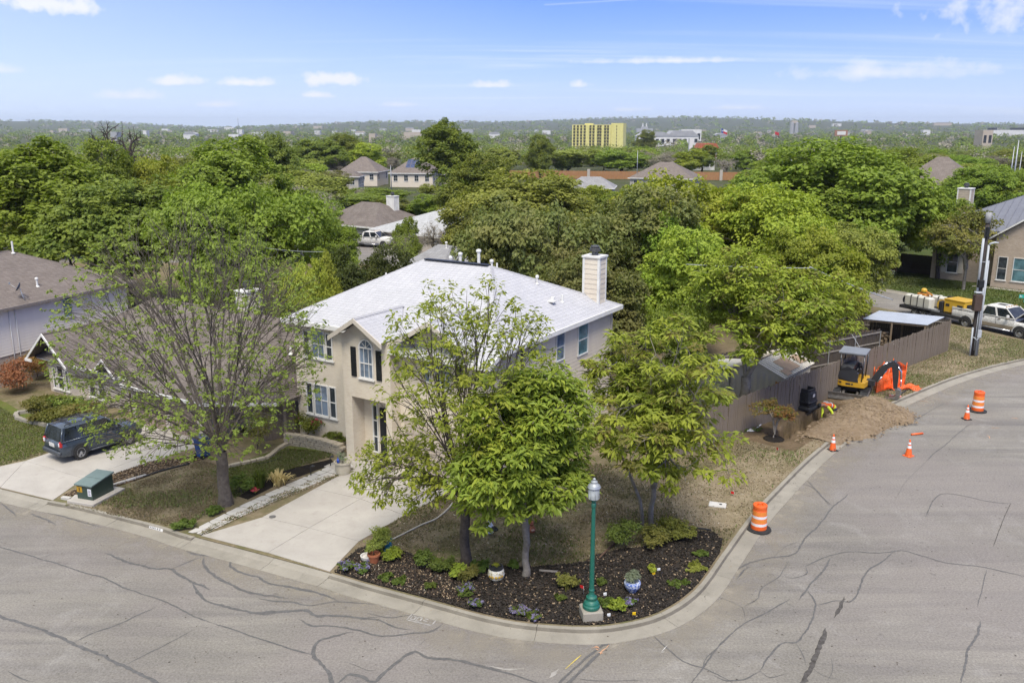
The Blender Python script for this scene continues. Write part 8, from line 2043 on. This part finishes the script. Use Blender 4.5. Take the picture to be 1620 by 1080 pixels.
# shrubs and flowers of the mulch bed
for p,w,h,lf,lab in (((672,899),.95,.6,'ground','rounded green shrub, left of a pair in the mulch bed'),((701,905),.9,.55,'ground','rounded green shrub, right of a pair in the mulch bed'),((726,915),.75,.6,'fresh','green half of a shrub at the foot of the slender tree'),((741,918),.85,.55,'yelgr','yellow-orange shrub at the foot of the slender tree'),((622,888),.75,.55,'fresh','light green shrub beside the turquoise pot'),((990,868),1.7,1.1,'ground','bushy green shrub at the foot of the two-trunked tree'),((1035,862),1.6,.75,'yelgr','straggly yellow-green plant right of the two trunks'),((1065,850),1.6,.8,'grey','tall grass-like bush at the back right of the bed'),((975,966),.8,.38,'fresh','bright green low plant right of the lamp base'),((960,960),.6,.3,'ground','green seedlings beside the lamp block'),((760,902),.9,.35,'ground','low green plant between the slender trunk and the white pot'),((815,900),.5,.28,'ground','low green plant left of the pale trunk'),((634,923),.6,.2,'ground','flat green weed near the kerb, left side of the bed'),((612,918),.6,.25,'ground','green weed near the driveway corner of the bed'),((680,930),.5,.22,'ground','small green weed in the dry mulch'),((1100,900),1.0,.16,'grey','flat creeping weed in the right part of the bed'),((1075,925),.8,.16,'ground','creeping weed near the right kerb of the bed'),((885,950),.45,.22,'ground','seedling with a red leaf in the middle of the mulch'),((952,925),.4,.25,'ground','green seedling right of the lamp post'),((1030,905),.4,.28,'bright','small flowering seedling with yellow tags'),((1110,880),.7,.2,'ground','weed at the back right corner of the bed')):
    plant(lab,p,w,h,lf,21,max(24,int(w*60)),24,.1,.05)
blades('yellow-leaved sapling in the middle of the mulch bed',(898,934),.5,.7,'yelgr',10,5,name='sapling',wd=.02); plant('yellow shrub with rusty tips in the middle of the mulch bed',(897,930),.85,.62,'yelgr',22,36,16,.11,.07)
for p,w,h,lab in (((548,903),.7,.35,'lavender flowers by the kerb at the driveway corner'),((575,905),.8,.35,'lavender flowers beside the first clump at the driveway corner'),((738,945),.75,.5,'tall violet flowers near the kerb below the slender tree'),((752,962),.5,.3,'small violet flowers right at the kerb edge'),((842,978),.8,.28,'violet flowers at the kerb left of the lamp base'),((822,970),.7,.26,'green and violet ground plant left of the violet flowers'),((1000,960),.6,.3,'pale violet flowers below the blue and white pot')):
    plant(lab,p,w,h,'ground',31,40,18,.08,.04,name='flowering_plant',cat='flowers',flower='purple',ff=.5)
for p,lab,mat in (((1003,973),'bright yellow plastic tag at the right end of the bed',M('tag_yellow',(.7,.45,.01))),((957,942),'white scrap of paper in the mulch behind the lamp post',WHS),((963,975),'white plant label beside the lamp block',WHS),((1042,903),'white plant label near the yellow tags',WHS),((1034,909),'yellow plant label near the small flowering seedling',M('tag_yellow',(.7,.45,.01)))):
    t=thing('plant_label',lab,'plant label',tuple(G(*p,ZK)),.3,'plant labels'); mb=MB(); mb.cbox((0,0,.06),(.11,.03,.1),bev=.005); mb.build('tag',mat,t)
# ornaments on the lawn behind the trees
t=thing('goose_figurine','black and white goose figurine on the lawn behind the pale trunk','garden ornament',tuple(G(775,844,ZK)),R(140)); mb=MB(); mb.lathe([(.02,0),(.13,.06),(.17,.2),(.13,.34),(.06,.45),(.05,.6),(.075,.66),(.05,.73),(.0,.75)],14); mb.build('body',WHS,t); mb=MB(); mb.cbox((-.2,0,.26),(.34,.24,.16),bev=.07); mb.build('wing',DARK,t); mb=MB(); mb.lathe([(.03,0),(.0,.1)],8); q=mb.build('beak',M('beak_orange',(.6,.25,.03)),t,(.06,0,.67)); q.rotation_euler=(0,math.pi/2,0)
t=thing('chick_figurine','terracotta bird figurine on the lawn behind the pale trunk, right of the goose','garden ornament',tuple(G(841,842,ZK)),R(20)); mb=MB(); mb.lathe([(.02,0),(.12,.04),(.15,.14),(.1,.24),(.06,.28),(.09,.36),(.06,.43),(.0,.45)],14); mb.build('body',TERR,t); mb=MB(); mb.cbox((0,-.12,.15),(.14,.08,.08),bev=.03); mb.build('wing',M('pale_clay',(.55,.35,.25)),t)
# crape myrtle, olive bush and shrubs by the fence
b=G(1224,694,ZK); T=lobes_points(np.random.default_rng(41),150,.75,2.05,2.3,2.1,7,.5)
hero('small_crape_tree','small rust-leaved tree with several thin stems in front of the grey fence',b,T,(0,0,.35),.035,.008,BARKL,None,[('rust',.8,dict(k=20,size=.2,L=.13,W=.06)),('mid',.25,dict(k=14,size=.2,L=.13,W=.06))],seed=41,adv=(.35,.6))
mb=MB(); mb.lathe([(.5,.0),(.45,.04),(.2,.08)],14); q=mb.build('mulch_ring',MULCH,bpy.data.objects['small_crape_tree'])
b=G(1128,690,ZK); plant('silvery sage-green bush leaning over the grey fence',tuple(b+Vector((-.6,1.6,0))),3.6,3.3,'sage',42,260,22,.15,.04)
plant('low green weeds at the foot of the grey fence',(1180,676),2.2,.18,'ground',43,70,18,.1,.03,name='weeds',cat='weeds')
# ------------------------------------------------------------------ loose ground texture: grass blades, litter, mulch chips
def inpoly(P,poly):
    x,y=P[:,0],P[:,1]; c=np.zeros(len(P),bool); n=len(poly)
    for i in range(n):
        x1,y1=poly[i][0],poly[i][1]; x2,y2=poly[(i+1)%n][0],poly[(i+1)%n][1]
        k=((y1>y)!=(y2>y))&(x<(x2-x1)*(y-y1)/((y2-y1)+1e-12)+x1); c^=k
    return c
def scatter(poly,n,seed,excl=()):
    rng=np.random.default_rng(seed); A=np.array([(p[0],p[1]) for p in poly]); lo,hi=A.min(0),A.max(0); out=[]
    while sum(len(o) for o in out)<n:
        P=rng.uniform(lo,hi,(n*2,2)); P=P[inpoly(P,poly)]
        for e in excl: P=P[~inpoly(P,e)]
        out.append(P)
        if len(out)>8: break
    return np.concatenate(out)[:n],rng
def px2(*a): return [tuple(G(*p,ZK).xy) for p in a]
def grass(name,label,poly,n,seed,h,mats,excl=(),z=ZK,wd=.018,patch=None,strict=False):
    P,rng=scatter(poly,n,seed,excl); n=len(P)
    if patch is not None:
        w=np.array([mn.noise(Vector((x*patch,y*patch,seed))) for x,y in P]); P=P[rng.random(n)<(np.clip(w*3.2-.25,.04,1) if strict else np.clip(.62+w*1.4,.12,1))]; n=len(P)
    a=rng.random(n)*6.28; d=np.stack([np.cos(a),np.sin(a)],1); hh=h*rng.uniform(.5,1.2,n); w=wd*rng.uniform(.7,1.4,n)
    s=np.stack([-d[:,1],d[:,0]],1)*w[:,None]; ln=d*hh[:,None]*rng.uniform(.3,1.1,(n,1)); Z=np.full((n,1),z)
    V=np.stack([np.concatenate([P-s,Z],1),np.concatenate([P+s,Z],1),np.concatenate([P+ln+s*.4,Z+hh[:,None]],1),np.concatenate([P+ln-s*.4,Z+hh[:,None]],1)],1).reshape(-1,3)
    link(name,rawmesh(name,V,np.arange(4*n).reshape(-1,4),mats,rng.integers(0,len(mats),n)),None,kind='stuff',label=label)
GD=Mleaf('blade_dry',(.2,.165,.1),(.26,.21,.13),(.17,.15,.08)); GT=Mleaf('blade_tan',(.30,.245,.155),(.36,.295,.19),(.26,.22,.13)); GG=Mleaf('blade_green',(.085,.125,.022),(.12,.16,.034),(.15,.165,.045)); GO=Mleaf('blade_olive',(.18,.16,.078),(.215,.185,.096),(.155,.155,.06))
drv=px2((318,847),(522,904),(568,856),(640,815),(770,742),(622,705),(565,742)); corner=[(p[0],p[1]) for p in [((KL[i]-KN[i]*.1).x,(KL[i]-KN[i]*.1).y) for i in range(len(KL)) if 525<inproj(KL[i])[0]<1480]]
verge=corner+px2((1500,556),(1300,628),(1130,700),(1050,735),(900,735),(770,745),(640,815),(568,857))
grass('dry_grass','short dry grass on the corner lawn and verge',verge,36000,1,.05,[GD,GO,GO],[bed,drv,hole,vloop],patch=.9)
grass('corner_verge_grass','tan dry grass above the kerb of the side street',vloop,24000,21,.05,[GT,GT,GD,GO],[hole],patch=.8)
grass('verge_grass','dry grass on the wide verge round the utility pole',px2((1380,650),(1450,618),(1506,596),(1567,578),(1640,563),(1640,545),(1505,515),(1500,556),(1400,598)),20000,2,.06,[GT,GO,GG],patch=.5,wd=.024)
grass('kerb_lawn_grass','patchy brown grass between the driveways',px2((100,800),(250,828),(290,838),(360,790),(352,760),(345,735),(320,728),(205,766)),16000,3,.045,[GD,GO,GD],patch=1.1)
grass('path_lawn_grass','green grass of the small lawn by the path',px2((372,788),(352,762),(356,742),(400,728),(455,709),(530,716),(524,722),(450,745),(400,772)),9000,4,.06,[GG,GG,GO])
grass('neighbour_grass','green grass of the lawn at the left edge',px2((-40,690),(0,737),(73,717),(118,703),(110,680),(60,672),(26,658),(-40,622)),12000,5,.06,[GG,GG,GO])
grass('far_lawn_grass','grass of the lawn across the back street',px2((1380,448),(1450,466),(1620,492),(1640,462),(1470,440),(1380,428)),14000,6,.09,[GG,GG],z=.1,wd=.04)
grass('strip_grass','weeds in the gravel strip beside the driveway',px2((322,846),(382,818),(450,788),(520,760),(562,742),(553,740),(500,758),(420,790),(345,826),(316,844)),4200,7,.05,[GG,GO,GD],patch=2.0)
grass('green_tufts','greener tufts of grass scattered over the dry verge',vloop,15000,31,.085,[GG,GO],[hole],patch=.28,wd=.022,strict=True)
grass('lawn_tufts','greener tufts of grass and weeds on the corner lawn',verge,16000,32,.08,[GG,GO,GG],[bed,drv,hole,vloop],patch=.3,wd=.022,strict=True)
grass('kerb_lawn_tufts','greener tufts on the brown lawn between the driveways',px2((100,800),(250,828),(290,838),(360,790),(352,760),(345,735),(320,728),(205,766)),7000,33,.08,[GG,GO],patch=.45,wd=.02,strict=True)
def flakes(name,label,poly,n,seed,size,mats,z,probs=None,excl=(),lift=.03):
    P,rng=scatter(poly,n,seed,excl); n=len(P); V=np.zeros((n,4,3)); a=rng.random(n)*6.28; s=size*rng.uniform(.5,1.4,n)
    for k,(u,v) in enumerate(((1,.1),(0,.45),(-1,-.1),(.1,-.5))):
        V[:,k,0]=P[:,0]+(np.cos(a)*u-np.sin(a)*v)*s; V[:,k,1]=P[:,1]+(np.sin(a)*u+np.cos(a)*v)*s; V[:,k,2]=z+.006+rng.random(n)*lift
    link(name,rawmesh(name,V.reshape(-1,3),np.arange(4*n).reshape(-1,4),mats,rng.choice(len(mats),n,p=probs)),None,kind='stuff',label=label)
CH=M('chip_black',(.018,.016,.014),(.045,.036,.028),9,.95); CHB=M('chip_brown',(.075,.05,.034),(.05,.035,.024),9,.95); LT=M('litter_tan',(.33,.25,.16),(.24,.17,.105),9,.9); LP=M('litter_pale',(.45,.4,.32),(.36,.31,.24),9,.9)
flakes('mulch_chips','black mulch chips over the corner bed',bed,26000,11,.045,[CH,CHB,LT],ZK,[.91,.055,.035],lift=.05)
flakes('leaf_litter','tan leaf litter on the dry left part of the bed',px2((545,890),(600,868),(720,895),(760,930),(740,955),(640,935),(560,912)),3000,12,.036,[LT,CHB,LP],ZK,[.3,.66,.04],lift=.06)
flakes('fallen_leaves','scattered fallen leaves on the corner lawn',verge,5200,13,.035,[LT,LP,CHB],ZK,[.62,.2,.18],[bed,drv,hole],lift=.03)
flakes('bark_chips','brown bark chips on the strip by the transformer',px2((100,783),(165,755),(240,729),(310,722),(318,727),(272,740),(205,763),(130,786)),3500,14,.05,[CHB,LT,CH],ZK,[.5,.35,.15],lift=.04)
flakes('strip_gravel','pale gravel in the strip beside the driveway',px2((322,846),(382,818),(450,788),(520,760),(562,742),(553,740),(500,758),(420,790),(345,826),(316,844)),2600,15,.035,[LP,LT,LT],ZK,[.4,.4,.2],lift=.02)
flakes('gutter_debris','leaf debris collected in the gutter and on the street edge',[(q.x,q.y) for q in [KL[i]+KN[i]*.22 for i in range(len(KL)) if 500<inproj(KL[i])[0]<1500]]+[(q.x,q.y) for q in [KL[i]+KN[i]*.5 for i in range(len(KL)) if 500<inproj(KL[i])[0]<1500]][::-1],420,16,.03,[CHB,LT,CH],.02,[.5,.3,.2],lift=.01)
flakes('street_specks','small dark specks of debris on the asphalt',px2((0,800),(530,940),(920,1020),(1060,1000),(1240,800),(1400,670),(1620,590),(1620,1080),(0,1080)),330,17,.03,[CHB,CH],.004,[.6,.4],lift=.005)
# ------------------------------------------------------------------ air
def haze():
    m=bpy.data.materials.new('haze_air'); m.use_nodes=True; nt=m.node_tree; nt.nodes.clear()
    v=nt.nodes.new('ShaderNodeVolumePrincipled'); v.inputs['Color'].default_value=(.84,.92,1,1); v.inputs['Density'].default_value=HAZE; v.inputs['Anisotropy'].default_value=.25
    o=nt.nodes.new('ShaderNodeOutputMaterial'); nt.links.new(v.outputs[0],o.inputs['Volume'])
    mb=MB(); mb.box(-15500,15500,-15500,15500,-150,140); mb.build('haze',m,kind='stuff')
HAZE=.00008
haze()
